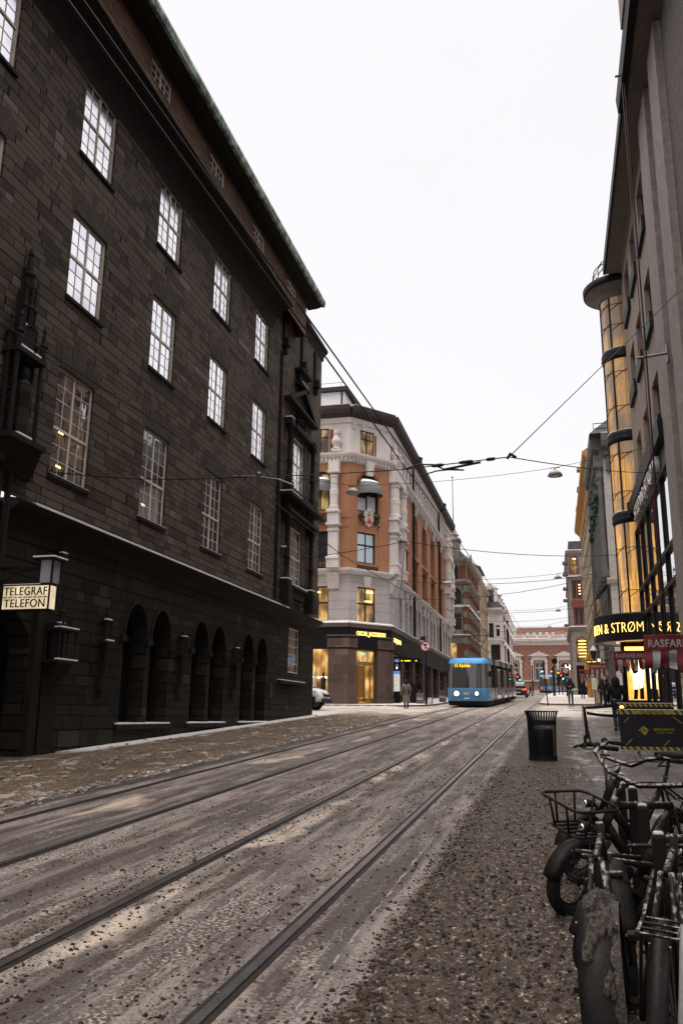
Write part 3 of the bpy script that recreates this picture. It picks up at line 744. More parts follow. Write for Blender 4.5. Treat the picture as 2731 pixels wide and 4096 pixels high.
# carved window bay near the corner
def bpart(nm, boxes, extra=None):
    mb = MB()
    for q in boxes: mb.fb(FL, *q)
    if extra: extra(mb)
    part(nm, mb, M['granite_trim'], LB)
for u in (33.3, 36.95):
    bpart('bay_pedestal', [(u-0.28, u+0.28, 6.15, 7.0, 0, 0.42), (u-0.24, u+0.24, 7.0, 7.2, 0, 0.36)])
    for z0, z1 in ((9.85, 10.1), (11.2, 11.5), (14.1, 14.4)): bpart('capital', [(u-0.24, u+0.24, z0, z1, 0, 0.36)])
def leaves(mb):
    for k in range(24): mb.ball(FP(FL, rv.uniform(33.4, 36.9), rv.uniform(10.3, 10.7), 0.25), rv.uniform(0.07, 0.13), 6, 4)
bpart('bay_entablature', [(32.9, 37.35, 10.1, 10.22, 0, 0.46), (33.1, 37.2, 10.22, 10.75, 0, 0.25), (32.6, 37.7, 10.75, 10.9, 0, 0.58), (33.1, 37.1, 10.9, 11.2, 0, 0.4)], leaves)
bpart('bay_sill', [(34.15, 36.1, 6.55, 6.95, 0, 0.2), (34.0, 36.3, 6.95, 7.06, 0, 0.32)])
bpart('bay_lintel', [(33.9, 36.5, 14.15, 14.35, 0, 0.34)])
bpart('pediment', [(32.9, 37.3, 15.22, 15.36, 0, 0.36)], lambda mb: [mb.prism([FP(FL, 33.2, 15.36, 0), FP(FL, 37.0, 15.36, 0), FP(FL, 35.1, 16.3, 0)], FP(FL, 0, 0, 0), FP(FL, 0, 0, 0.14)), mb.prism([FP(FL, 33.0, 15.36, 0), FP(FL, 33.35, 15.36, 0), FP(FL, 35.1, 16.25, 0), FP(FL, 35.1, 16.45, 0)], FP(FL, 0, 0, 0), FP(FL, 0, 0, 0.34)), mb.prism([FP(FL, 37.2, 15.36, 0), FP(FL, 36.85, 15.36, 0), FP(FL, 35.1, 16.25, 0), FP(FL, 35.1, 16.45, 0)], FP(FL, 0, 0, 0), FP(FL, 0, 0, 0.34))])
bpart('finial_block', [(34.4, 35.8, 16.5, 16.65, 0, 0.34), (34.55, 35.65, 16.65, 17.15, 0, 0.22), (34.3, 35.9, 17.15, 17.28, 0, 0.42)])
def ros(mb):
    for k in range(26):
        a = 2*math.pi*k/26
        mb.ball(FP(FL, 35.2+0.55*math.cos(a), 14.78+0.34*math.sin(a), 0.06+0.05*(k % 2)), 0.09, 6, 4)
    for k in range(9): mb.ball(FP(FL, 35.2+rv.uniform(-0.3, 0.3), 14.78+rv.uniform(-0.2, 0.2), 0.08), 0.12, 6, 4)
bpart('rosette', [], ros)
for u in (33.3, 36.95):
    for z0, z1 in ((7.2, 9.85), (11.5, 14.1)):
        cm = MB(); c = FP(FL, u, 0, 0.2)
        L_ = z1-z0
        cm.lathe((c[0], c[1], 0), [(0.17, z0), (0.17, z0+0.12), (0.12, z0+0.2), (0.115, z0+L_*0.33), (0.16, z0+L_*0.36), (0.115, z0+L_*0.40), (0.10, z1-0.3), (0.14, z1-0.25), (0.17, z1)], 10)
        part('bay_column', cm, M['granite_trim'], LB, smooth=True)
bs = MB()
for u0, u1, z, d in ((33.05, 33.55, 7.2, 0.36), (36.7, 37.2, 7.2, 0.36), (32.62, 34.2, 10.9, 0.56), (33.05, 33.5, 10.1, 0.40), (34.0, 36.2, 7.06, 0.3), (34.6, 35.6, 16.652, 0.32), (33.05, 33.5, 14.4, 0.34), (33.0, 33.6, 8.55, 0.2)):
    bs.fb(FL, u0, u1, z+0.001, z+0.05, 0.02, d)
part('bay_snow', bs, M['snow'], LB)
# carved pinnacle, portal pier and the dark portal at the near end
pn = MB()
def stack(mb, F, u, items):
    for hw, z0, z1, d in items: mb.fb(F, u-hw, u+hw, z0, z1, -0.02, d)
def spire(mb, F, u, d, z0, z1, r):
    c = FP(F, u, 0, d); H_ = z1-z0
    mb.lathe((c[0], c[1], 0), [(r, z0), (r, z0+H_*0.35), (r*1.35, z0+H_*0.38), (r*1.35, z0+H_*0.42), (r*0.8, z0+H_*0.46), (r*0.45, z0+H_*0.8), (r*0.7, z0+H_*0.84), (r*0.15, z1)], 8)
stack(pn, FL, 14.55, [(0.62, 7.08, 7.2, 0.55), (0.40, 7.2, 9.0, 0.14), (0.5, 9.05, 9.16, 0.42), (0.27, 9.16, 9.8, 0.24), (0.19, 9.8, 10.6, 0.18), (0.12, 10.6, 11.2, 0.12)])
pn.prism([FP(FL, 14.0, 7.08, 0), FP(FL, 14.0, 7.08, 0.5), FP(FL, 14.25, 6.5, 0.08), FP(FL, 14.25, 6.5, 0)], FP(FL, 0, 0, 0), FP(FL, 1.1, 0, 0))
for u, d in ((14.12, 0.34), (14.98, 0.34), (14.12, 0.12), (14.98, 0.12)):
    pn.ring([FP(FL, u, 7.2, d), FP(FL, u, 9.05, d)], 0.05, 7); spire(pn, FL, u, d, 9.16, 10.0, 0.075)
for u, d in ((14.38, 0.2), (14.72, 0.2), (14.55, 0.24)): spire(pn, FL, u, d, 9.8, 10.9, 0.06)
spire(pn, FL, 14.55, 0.1, 10.6, 11.75, 0.11)
c = FP(FL, 14.55, 0, 0.26); pn.lathe((c[0], c[1], 0), [(0.16, 7.2), (0.2, 7.5), (0.15, 7.9), (0.19, 8.25), (0.17, 8.45), (0.07, 8.55), (0.10, 8.66), (0.09, 8.8), (0.02, 8.86)], 10)
for k in range(16): z = 7.3+k*0.105; pn.fb(FL, 14.2, 14.9, z, z+0.035, 0.13, 0.17)
stack(pn, FL, 13.6, [(0.16, 3.9, 6.5, 0.10), (0.45, 6.6, 6.7, 0.36), (0.2, 6.7, 8.2, 0.16)])
for u in (14.3, 14.62): pn.ring([FP(FL, u, 4.6, 0.1), FP(FL, u, 6.5, 0.1)], 0.07, 7)
part('pinnacle', pn, M['granite_trim'], LB)
ps = MB()
for u, z, hw, d0, d1 in ((14.4, 7.2, 0.24, 0.36, 0.54), (14.35, 9.16, 0.22, 0.26, 0.41), (14.75, 9.16, 0.1, 0.26, 0.41), (14.5, 9.8, 0.08, 0.19, 0.235), (14.6, 10.6, 0.07, 0.10, 0.17), (13.6, 6.7, 0.3, 0.2, 0.35)):
    ps.fb(FL, u-hw, u+hw, z+0.001, z+0.05, d0, d1)
part('pinnacle_snow', ps, M['snow'], LB)
pt = MB()
stack(pt, FB, 17.2, [(0.42, 2.72, 2.78, 0.52), (0.42, 3.44, 3.50, 0.52), (0.2, 3.5, 3.62, 0.3), (0.12, 2.78, 3.44, 0.12), (0.3, 0.3, 2.6, 0.10), (0.36, 0.3, 0.8, 0.16)])
for u, d in ((16.86, 0.46), (17.2, 0.46), (17.54, 0.46), (16.86, 0.1), (17.54, 0.1)): pt.ring([FP(FB, u, 2.78, d), FP(FB, u, 3.44, d)], 0.028, 6)
spire(pt, FB, 17.2, 0.26, 3.6, 4.35, 0.07)
pt.ring([FP(FB, 17.2, 4.2, 0.05), FP(FB, 17.2, 5.4, 0.05)], 0.05, 7); pt.fb(FB, 17.05, 17.35, 5.2, 5.27, -0.02, 0.2)
pt.prism([FP(FB, 16.9, 2.72, 0), FP(FB, 16.9, 2.72, 0.45), FP(FB, 17.1, 2.35, 0.05), FP(FB, 17.1, 2.35, 0)], FP(FB, 0, 0, 0), FP(FB, 0.6, 0, 0))
part('portal_lantern', pt, M['granite_trim'], LB)
pt = MB(); stack(pt, FB, 16.62, [(0.14, 0.3, 4.1, 0.12)]); part('portal_pilaster', pt, M['granite_trim'], LB)
for u in (19.5, 24.15, 28.75):
    pt = MB()
    stack(pt, FB, u, [(0.22, 3.36, 3.42, 0.26), (0.12, 2.3, 3.36, 0.07), (0.16, 2.2, 2.28, 0.12), (0.17, 3.9, 3.95, 0.22)])
    for q, d in ((-0.13, 0.18), (0.13, 0.18), (0, 0.2)): pt.ring([FP(FB, u+q, 3.42, d), FP(FB, u+q, 3.9, d)], 0.025, 6)
    spire(pt, FB, u, 0.1, 3.95, 4.3, 0.045); pt.ring([FP(FB, u, 2.5, 0.09), FP(FB, u, 2.9, 0.14), FP(FB, u, 3.3, 0.09)], 0.06, 7)
    part('wall_bracket', pt, M['granite_trim'], LB)
ps = MB()
for u, z, hw, d0, d1 in ((17.2, 2.78, 0.40, 0.40, 0.51), (17.2, 3.50, 0.36, 0.31, 0.51), (17.2, 3.62, 0.1, 0.2, 0.29), (17.2, 5.27, 0.1, 0.08, 0.19), (19.5, 3.42, 0.18, 0.2, 0.25), (19.45, 3.95, 0.12, 0.12, 0.21), (24.15, 3.95, 0.13, 0.12, 0.21), (28.75, 3.95, 0.1, 0.12, 0.21)):
    ps.fb(FB, u-hw, u+hw, z+0.001, z+0.035, d0, d1)
part('portal_snow', ps, M['snow'], LB)
pb = MB(); pb.fb(FB, 10.2, 16.45, -0.2, 4.25, -0.58, -0.545); part('portal_door', pb, M['black_glass'], LB)
hd = MB(); hd.ring([FP(FB, 32.75, 2.3, 0.12), FP(FB, 32.75, 2.85, 0.12)], 0.03, 8); part('handle', hd, M['steel'], LB)

# hanging lantern and the lit sign by the portal
LN = thing('wall_lantern', 'square frosted lantern with a snowy lid hanging above the lit telegraph sign', 'lantern', (-9.95, 14.95, 4.4))
lb = MB(); x0, x1, y0, y1 = -10.08, -9.79, 14.8, 15.12
for a in (x0, x1):
    for b in (y0, y1): lb.box(a-0.018, a+0.018, b-0.018, b+0.018, 4.17, 4.66)
lb.box(x0-0.02, x1+0.02, y0-0.02, y1+0.02, 4.13, 4.18); lb.box(x0-0.15, x1+0.08, y0-0.08, y1+0.12, 4.66, 4.70); lb.box(x0-0.02, x1+0.02, y0, y1, 4.70, 4.76)
lb.box(-11.2, x0, 14.93, 14.99, 4.5, 4.56); lb.ring([(-11.2, 14.96, 4.1), (-10.7, 14.96, 4.45), (-10.1, 14.96, 4.5)], 0.02, 6)
part('frame', lb, M['iron'], LN)
lp = MB(); lp.box(x0+0.01, x1-0.01, y0+0.01, y1-0.01, 4.18, 4.655); part('glass', lp, plain('frosted_glass', (0.34, 0.31, 0.34), 0.5, var=0.1, bump=0), LN)
lp = MB(); lp.box(x0-0.14, x1+0.07, y0-0.07, y1+0.11, 4.70, 4.735); part('snow_cap', lp, M['snow'], LN)
TS = thing('lit_sign', 'backlit cream box sign reading TELEGRAF TELEFON beside the dark portal', 'sign', (-10.1, 14.5, 3.7))
sx0, sx1 = -10.66, -9.60
tb = MB()
tb.box(sx0-0.015, sx1+0.015, 14.47, 14.73, 4.075, 4.10); tb.box(sx0-0.015, sx1+0.015, 14.47, 14.73, 3.585, 3.61)
for a in (sx0, sx1-0.0): tb.box(a-0.015, a+0.015, 14.47, 14.495, 3.61, 4.075); tb.box(a-0.015, a+0.015, 14.71, 14.73, 3.61, 4.075)
tb.box(-11.3, sx0-0.015, 14.56, 14.62, 3.9, 3.96); tb.box(-11.3, sx0-0.015, 14.56, 14.62, 3.65, 3.70)
part('frame', tb, M['iron'], TS)
def sign_face():
    t = NT('cream_lightbox'); n = t.noise(t.obj(), 2.5, 3)
    return t.out((0.3, 0.25, 0.18), 0.5, 0, t.ramp(n, [(0.35, (0.62, 0.47, 0.27)), (0.65, (0.98, 0.83, 0.56))]), 0.85)
fb = MB(); fb.box(sx0, sx1, 14.49, 14.71, 3.60, 4.085); part('light_panel', fb, sign_face(), TS)
for tx, zz in (('TELEGRAF', 3.885), ('TELEFON', 3.645)):
    text(tx, 0.235, M['iron'], TS, lambda x, y, z, zz=zz: (-10.13+x, 14.475-z, zz+y), 0.008, sx=0.86 if tx == 'TELEGRAF' else 0.90, space=1.08)
ob = MB()
for k in range(9):
    xc = sx0+0.08+k*0.112
    ob.ring([(xc-0.05, 14.478, 3.845), (xc, 14.478, 3.865), (xc+0.05, 14.478, 3.845), (xc, 14.478, 3.825)], 0.006, 5, True)
ob.box(sx0, sx1, 14.472, 14.482, 3.843, 3.849); part('ornament', ob, M['iron'], TS)
tsn = MB(); tsn.box(sx0, sx1-0.25, 14.49, 14.7, 4.10, 4.118); part('snow_cap', tsn, M['snow'], TS)

# ================================================================== ORANGE CORNER BUILDING
A2, B2 = V((-13.4, 55.2)), V((-11.1, 58.0))
cu = (B2-A2).normalized(); CL = (B2-A2).length
FC = ((A2.x, A2.y), (cu.x, cu.y), (cu.y, -cu.x))          # chamfered corner
FW = ((A2.x, A2.y), (1, 0), (0, -1))                      # face on the cross street (u<0)
FE = ((-11.1, 58.0), (0, 1), (1, 0))                      # face on our street, u = y-58
OB = thing('corner_building', 'orange and white ornate corner building with a lit clothing shop below', 'building', (-18, 66, G(60)))
L_END = 37.0
z0 = G(56)
def three(prof, name, mat, extra=0.0, l=16.0):
    mb = MB()
    sweep(mb, FW, prof, -l, 0.10); sweep(mb, FC, prof, -0.06, CL+0.06); sweep(mb, FE, prof, -0.10, L_END)
    return part(name, mb, mat, OB)
# upper orange walls
ow = MB()
facade(ow, FC, 0, CL, 11.3, 19.3, [(0.72, 2.60, 15.7, 18.6, 0.75), (0.74, 2.34, 12.0, 14.2)], 0.28)
facade(ow, FW, -16, 0, 11.3, 19.3, [(-2.9, -1.45, 15.7, 18.6, 0.4), (-2.9, -1.45, 12.0, 14.2)], 0.28)
arch_c = [6.6, 11.9, 17.3, 22.8, 28.5]
eh = []
for c in arch_c: eh += [(c-1.5, c+1.5, 15.0, 18.85, 1.4), (c-1.5, c+1.5, 11.75, 14.45)]
eh += [(0.9, 2.0, 12.1, 14.4), (32.5, 34.5, 12.1, 14.4)]
facade(ow, FE, 0, L_END, 11.3, 19.3, eh, 0.35)
part('stucco_wall', ow, M['terracotta'], OB)
for c in arch_c:
    ib = MB(); FEi = ((-11.1-0.35, 58.0), (0, 1), (1, 0))
    facade(ib, FEi, c-1.5, c+1.5, 15.0, 18.85, [(c-0.75, c+0.75, 15.3, 18.2, 0.7)], 0.2)
    facade(ib, FEi, c-1.5, c+1.5, 11.75, 14.45, [(c-0.75, c+0.75, 11.9, 14.3)], 0.2)
    part('brick_surround', ib, M['terra_brick'], OB)
    window(OB, FEi, c-0.75, c+0.75, 15.3, 18.2, M['pane_dark'], M['dark_frame'], 0.12, 2, 1, 0.7, 0.07, 0.07, [17.1])
    window(OB, FEi, c-0.75, c+0.75, 11.9, 14.3, M['pane_dark'], M['dark_frame'], 0.12, 2, 1, 0, 0.07, 0.07, [13.5])
    pn_ = MB(); pn_.fb(FE, c-1.55, c+1.55, 14.5, 14.62, 0, 0.10); part('string_course', pn_, M['terra_brick'], OB)
    ks = MB(); ks.hexa([FP(FE, c-0.14, 18.5, 0.0), FP(FE, c+0.14, 18.5, 0), FP(FE, c+0.14, 18.5, 0.16), FP(FE, c-0.14, 18.5, 0.16), FP(FE, c-0.24, 19.35, 0), FP(FE, c+0.24, 19.35, 0), FP(FE, c+0.24, 19.35, 0.28), FP(FE, c-0.24, 19.35, 0.28)])
    part('keystone', ks, M['white_stucco'], OB)
# chamfer windows
window(OB, FC, 0.72, 2.60, 15.7, 18.6, M['pane_dark'], M['dark_frame'], 0.2, 2, 1, 0.75, 0.13, 0.12, [17.3])
lt = MB(); lt.fb(FC, 0.9, 1.55, 17.3, 17.55, -0.199, -0.195); lt.fb(FC, 1.75, 2.3, 17.25, 17.5, -0.199, -0.195)
part('room_light', lt, glow('room_lamp', (1.0, 0.55, 0.12), 0.8), OB)
bl = MB(); bl.fb(FC, 0.86, 1.58, 15.84, 16.75, -0.199, -0.194); bl.fb(FC, 1.73, 2.46, 15.84, 16.95, -0.199, -0.194)
part('window_blind', bl, plain('pale_blind', (0.55, 0.53, 0.62), 0.6, var=0.05, bump=0), OB)
window(OB, FC, 0.74, 2.34, 12.0, 14.2, reflective('grey_sky_glass', (0.42, 0.47, 0.52), 0.15, 0.8, 0.02), M['dark_frame'], 0.15, 2, 1, 0, 0.09, 0.10, [13.3])
window(OB, FW, -2.9, -1.45, 15.7, 18.6, M['lit_soft'], M['dark_frame'], 0.2, 2, 1, 0.4, 0.12, 0.12, [17.3])
window(OB, FW, -2.9, -1.45, 12.0, 14.2, M['pane_dark'], M['dark_frame'], 0.2, 2, 1, 0, 0.12, 0.12, [13.3])
ah_ = MB(); a = arcpts(0.66, 2.66, 17.85, 0.85); b = arcpts(0.84, 2.48, 17.85, 0.68)
for k in range(len(a)-1):
    ah_.hexa([FP(FC, *a[k], -0.02), FP(FC, *a[k+1], -0.02), FP(FC, *b[k+1], -0.02), FP(FC, *b[k], -0.02), FP(FC, *a[k], 0.05), FP(FC, *a[k+1], 0.05), FP(FC, *b[k+1], 0.05), FP(FC, *b[k], 0.05)])
part('arch_rim', ah_, M['terra_brick'], OB)
ks = MB(); ks.hexa([FP(FC, 1.45, 18.4, 0), FP(FC, 1.95, 18.4, 0), FP(FC, 1.95, 18.4, 0.2), FP(FC, 1.45, 18.4, 0.2), FP(FC, 1.3, 19.5, 0), FP(FC, 2.1, 19.5, 0), FP(FC, 2.1, 19.5, 0.3), FP(FC, 1.3, 19.5, 0.3)])
part('keystone', ks, M['white_stucco'], OB)
# stucco bands and pilaster strips of the chamfer
for za in (14.45, 15.1): 
    sbm = MB(); sbm.fb(FC, -0.04, 0.62, za, za+0.07, 0, 0.035); part('string_course', sbm, M['terracotta'], OB)
    sbm = MB(); sbm.fb(FC, 2.7, CL+0.04, za, za+0.07, 0, 0.035); part('string_course', sbm, M['terracotta'], OB)
    sbm = MB(); sbm.fb(FW, -0.68, 0.02, za, za+0.07, 0, 0.035); part('string_course', sbm, M['terracotta'], OB)
sp_ = MB(); sp_.fb(FC, 2.62, CL-0.02, 11.5, 19.1, -0.01, 0.03); part('pilaster_strip', sp_, M['terracotta'], OB)
sp_ = MB(); sp_.fb(FC, 0.02, 0.6, 11.5, 19.1, -0.01, 0.03); part('pilaster_strip', sp_, M['terracotta'], OB)
bc = MB(); bc.fb(FC, 0.7, 2.5, 11.75, 11.8, 0.05, 0.12)
for k in range(9): bc.fb(FC, 0.72+k*0.21, 0.80+k*0.21, 11.45, 11.75, 0.05, 0.12)
part('balustrade', bc, M['dark_cornice'], OB)
# awnings
def awning(F, c, hw, zt, zb, d):
    mb = MB(); n, m = 10, 8
    for i in range(n+1):
        t = math.pi*i/n
        for j in range(m+1):
            s_ = math.pi/2*j/m
            rr_ = math.cos(s_)
            mb.v.append(FP(F, c-hw*math.cos(t)*(0.35+0.65*math.sin(s_+0.2) if j < m else 1), zt-(zt-zb)*(1-rr_), d*math.sin(t)*math.sin(s_)+0.04))
    for i in range(n):
        for j in range(m):
            q = i*(m+1)+j; mb.f.append((q, q+1, q+m+2, q+m+1))
    a_ = part('awning', mb, plain('grey_awning', (0.13, 0.13, 0.135), 0.5, var=0.15, bump=0.1), OB, smooth=True)
    sn_ = MB()
    for i in range(n+1):
        t = math.pi*i/n
        for j in range(4):
            s_ = math.pi/2*(0.05+0.42*j/3)
            sn_.v.append(FP(F, c-hw*math.cos(t)*0.97*(0.35+0.65*math.sin(s_+0.2)), zt+0.03-(zt-zb)*(1-math.cos(s_)), d*math.sin(t)*math.sin(s_)+0.06))
    for i in range(n):
        for j in range(3):
            q = i*4+j; sn_.f.append((q, q+1, q+5, q+4))
    part('snow_cover', sn_, M['snow'], a_, smooth=True)
awning(FC, 1.72, 1.02, 18.1, 16.95, 0.95)
awning(FW, -2.1, 0.85, 18.1, 16.95, 0.9)
# king's head shield with dark wreaths
sh = MB(); sp2 = [(1.3, 15.75), (2.02, 15.75), (2.06, 15.1), (1.86, 14.75), (1.66, 14.6), (1.46, 14.75), (1.26, 15.1)]
sh.prism([FP(FC, u, z, 0.02) for u, z in sp2], FP(FC, 0, 0, 0), FP(FC, 0, 0, 0.12)); sh.ball(FP(FC, 1.66, 15.82, 0.1), 0.2, 8, 6)
crest = part('crest_shield', sh, M['white_stucco'], OB)
kh = MB(); kh.ball(FP(FC, 1.66, 15.25, 0.16), 0.14, 10, 8, 1.3); part('head', kh, plain('painted_face', (0.55, 0.33, 0.2), 0.6), crest)
kc = MB(); kc.fb(FC, 1.54, 1.78, 15.38, 15.46, 0.12, 0.26)
for k in range(3): kc.fb(FC, 1.54+k*0.09, 1.60+k*0.09, 15.46, 15.55, 0.14, 0.24)
part('crown', kc, M['brass'], crest)
kr = MB(); kr.prism([FP(FC, 1.42, 14.92, 0.13), FP(FC, 1.9, 14.92, 0.13), FP(FC, 1.78, 15.1, 0.13), FP(FC, 1.54, 15.1, 0.13)], FP(FC, 0, 0, 0), FP(FC, 0, 0, 0.1)); part('robe', kr, plain('red_robe', (0.5, 0.04, 0.03), 0.6), crest)
for c in (1.0, 2.35):
    wr = MB()
    for k in range(46): wr.ball(FP(FC, c+R.gauss(0, 0.13), 15.2+R.gauss(0, 0.26), 0.08+R.uniform(0, 0.1)), R.uniform(0.03, 0.08), 5, 4)
    part('wreath', wr, plain('dark_wreath', (0.03, 0.04, 0.03), 0.7, var=0.8, scale=14), OB)
# moulded ledges
three([(-0.1, 11.1), (0.06, 11.12), (0.12, 11.2), (0.34, 11.34), (0.36, 11.44), (-0.1, 11.5)], 'ledge', M['white_stucco'])
three([(0.02, 11.47), (0.345, 11.43), (0.35, 11.49), (0.02, 11.54)], 'ledge_snow', M['snow'])
three([(-0.1, 19.15), (0.08, 19.2), (0.12, 19.45), (0.30, 19.55), (0.42, 19.7), (0.44, 19.84), (-0.1, 19.9)], 'frieze_cornice', M['white_stucco'])
for F, a_, b_ in ((FC, 0.1, CL-0.1), (FW, -3, -0.1), (FE, 0.1, L_END)):
    dn = MB(); n = int((b_-a_)/0.27)
    for k in range(n):
        u = a_+(b_-a_)*(k+0.5)/n; dn.fb(F, u-0.075, u+0.075, 19.28, 19.5, 0.1, 0.24)
    part('dentils', dn, M['white_stucco'], OB)
# attic storey
aw = MB(); ea = []
for k in range(19):
    u = 6.2+k*1.62; ea.append((u-0.45, u+0.45, 20.15, 21.75))
facade(aw, FC, 0, CL, 19.85, 22.5, [(0.92, 2.22, 19.95, 21.8)], 0.15)
facade(aw, FW, -16, 0, 19.85, 22.5, [(-2.9, -1.55, 19.95, 21.8)], 0.15)
facade(aw, FE, 0, L_END, 19.85, 22.5, ea, 0.2)
part('attic_wall', aw, M['white_stucco'], OB)
window(OB, FC, 0.92, 2.22, 19.95, 21.8, M['lit_soft'], M['dark_frame'], 0.12, 2, 1, 0, 0.06, 0.13, [21.15])
window(OB, FW, -2.9, -1.55, 19.95, 21.8, M['lit_soft'], M['dark_frame'], 0.12, 2, 1, 0, 0.06, 0.13, [21.15])
for h in ea: window(OB, FE, h[0], h[1], h[2], h[3], M['pane_dark'], M['dark_frame'], 0.16, 2, 1, 0, 0.06, 0.06, [21.2])
for u0, u1 in ((2.25, 2.4), ): 
    bb = MB(); bb.fb(FC, u0, u1, 20.0, 21.6, 0, 0.02); part('brick_strip', bb, M['terra_brick'], OB)
bb = MB(); bb.fb(FW, -1.5, -1.25, 20.0, 21.7, 0, 0.02); part('brick_strip', bb, M['terra_brick'], OB)
def urn(F, u, zb, s=1.0):
    mb = MB(); c = FP(F, u, 0, 0.2)
    mb.fb(F, u-0.32*s, u+0.32*s, zb, zb+0.25*s, 0, 0.42)
    mb.lathe((c[0], c[1], zb), [(0.26*s, 0.25*s), (0.2*s, 0.4*s), (0.36*s, 0.75*s), (0.36*s, 0.85*s), (0.2*s, 1.15*s), (0.15*s, 1.3*s), (0.22*s, 1.4*s), (0.2*s, 1.6*s), (0.02, 1.72*s)], 12)
    part('urn', mb, M['white_stucco'], OB, smooth=False)
urn(FW, -0.95, 19.9); urn(FE, 1.0, 19.9, 0.95); urn(FE, 3.2, 19.9, 0.95)
for u in (33.2, 35.8): urn(FE, u, 19.9, 0.95)
for F, us_ in ((FC, (0.35, 1.15, 2.9)), (FE, [6.2+k*1.62-0.81 for k in range(20)])):
    for u in us_:
        br_ = MB(); br_.fb(F, u-0.12, u+0.12, 21.75, 22.15, 0, 0.1); br_.fb(F, u-0.16, u+0.16, 22.0, 22.15, 0, 0.13); part('bracket', br_, M['white_stucco'], OB)
three([(-0.05, 22.1), (0.12, 22.15), (0.2, 22.35), (0.3, 22.45), (-0.05, 22.5)], 'attic_cornice', M['white_stucco'])
three([(-0.3, 22.46), (0.32, 22.48), (0.66, 22.72), (0.74, 23.0), (0.74, 23.28), (-0.3, 23.34)], 'eaves', M['dark_cornice'])
three([(-0.3, 23.33), (0.70, 23.29), (0.72, 23.33), (-0.3, 23.41)], 'eaves_snow', M['snow'])
rm = MB(); rm.v = [(-29.4, 55.0, 23.3), (-13.5, 55.0, 23.3), (-11.0, 58.0, 23.3), (-11.0, 95.0, 23.3), (-29.4, 95, 23.3), (-26, 60, 24.6), (-16, 60, 24.6), (-16, 92, 24.6), (-26, 92, 24.6)]
rm.f = [(0, 1, 6, 5), (1, 2, 6), (2, 3, 7, 6), (3, 4, 8, 7), (4, 0, 5, 8), (5, 6, 7, 8)]; part('roof', rm, M['roof'], OB)
ph = MB(); ph.box(-28, -14.35, 57.2, 63.6, 23.3, 25.4); ph_ = part('penthouse', ph, plain('white_cladding', (0.72, 0.70, 0.71), 0.6, var=0.06), OB)
pr_ = MB(); pr_.box(-28.3, -14.05, 56.9, 63.9, 25.4, 25.72); part('penthouse_roof', pr_, M['dark_cornice'], OB)
pr_ = MB()
for y in (57.9, 59.7, 61.5): pr_.box(-14.35, -14.33, y-0.75, y+0.55, 23.6, 25.2)
part('penthouse_panel', pr_, plain('grey_cladding', (0.62, 0.60, 0.61), 0.5, var=0.06), OB)
pr_ = MB(); pr_.ring([(-14.55, 57.15, 23.3), (-14.55, 57.15, 25.4)], 0.06); part('drainpipe', pr_, M['iron'], OB)
rl = MB(); rl.ring([(-28, 57.1, 26.1), (-14.4, 57.1, 26.1)], 0.02, 5)
for k in range(9): rl.ring([(-27+k*1.55, 57.1, 25.7), (-27+k*1.55, 57.1, 26.1)], 0.015, 5)
part('roof_railing', rl, M['steel'], OB)
# column bays (near and far end of the street face, and beside the left window)
def colbay(F, us_, w_=0.34):
    for u in us_:
        for zb, zt in ((15.55, 18.3), ):
            mb = MB(); c = FP(F, u, 0, 0.28)
            mb.fb(F, u-w_*1.3, u+w_*1.3, zb, zb+0.12, 0, 0.66)
            mb.lathe((c[0], c[1], 0), [(w_*1.15, zb+0.12), (w_*1.15, zb+0.3), (w_, zb+0.42), (w_, zb+1.1), (w_*1.06, zb+1.15), (w_*1.06, zb+1.5), (w_*0.95, zb+1.55), (w_*0.9, zt-0.35), (w_*1.1, zt-0.3), (w_*1.0, zt-0.2), (w_*1.3, zt)], 14)
            mb.fb(F, u-w_*1.4, u+w_*1.4, zt, zt+0.12, 0, 0.7)
            part('column', mb, M['white_stucco'], OB)
        pb = MB(); pb.fb(F, u-w_*1.3, u+w_*1.3, 18.42, 19.2, 0, 0.5); pb.fb(F, u-w_*1.35, u+w_*1.35, 14.6, 15.55, 0, 0.6); pb.fb(F, u-w_*1.6, u+w_*1.6, 14.5, 14.66, 0, 0.72); pb.fb(F, u-w_*1.6, u+w_*1.6, 15.42, 15.54, 0, 0.72)
        part('column_block', pb, M['white_stucco'], OB)
        pb = MB(); pb.fb(F, u-w_*1.15, u+w_*1.15, 12.2, 14.5, 0, 0.5); pb.fb(F, u-w_*1.4, u+w_*1.4, 11.5, 12.2, 0, 0.62); pb.fb(F, u-w_*1.5, u+w_*1.5, 12.1, 12.22, 0, 0.68); pb.fb(F, u-w_*1.3, u+w_*1.3, 14.1, 14.25, 0, 0.58)
        part('pilaster', pb, M['white_stucco'], OB)
        sn_ = MB(); sn_.fb(F, u-w_*1.5, u+w_*1.5, 12.225, 12.27, 0.45, 0.66); part('snow_cover', sn_, M['snow'], OB)
        sn_ = MB(); sn_.fb(F, u-w_*1.5, u+w_*1.5, 15.545, 15.59, 0.3, 0.7); part('snow_cover', sn_, M['snow'], OB)
colbay(FE, (0.55, 3.7), 0.42); colbay(FE, (32.2, 35.6), 0.42); colbay(FW, (-1.05,), 0.30)
for u0, u1 in ((0.1, 4.3), (31.8, 36.2)):
    eb = MB(); eb.fb(FE, u0, u1, 18.6, 19.2, 0, 0.55); part('entablature', eb, M['white_stucco'], OB)
    eb = MB(); eb.fb(FE, u0, u1, 14.5, 14.9, 0.0, 0.5); part('balcony_slab', eb, M['white_stucco'], OB)
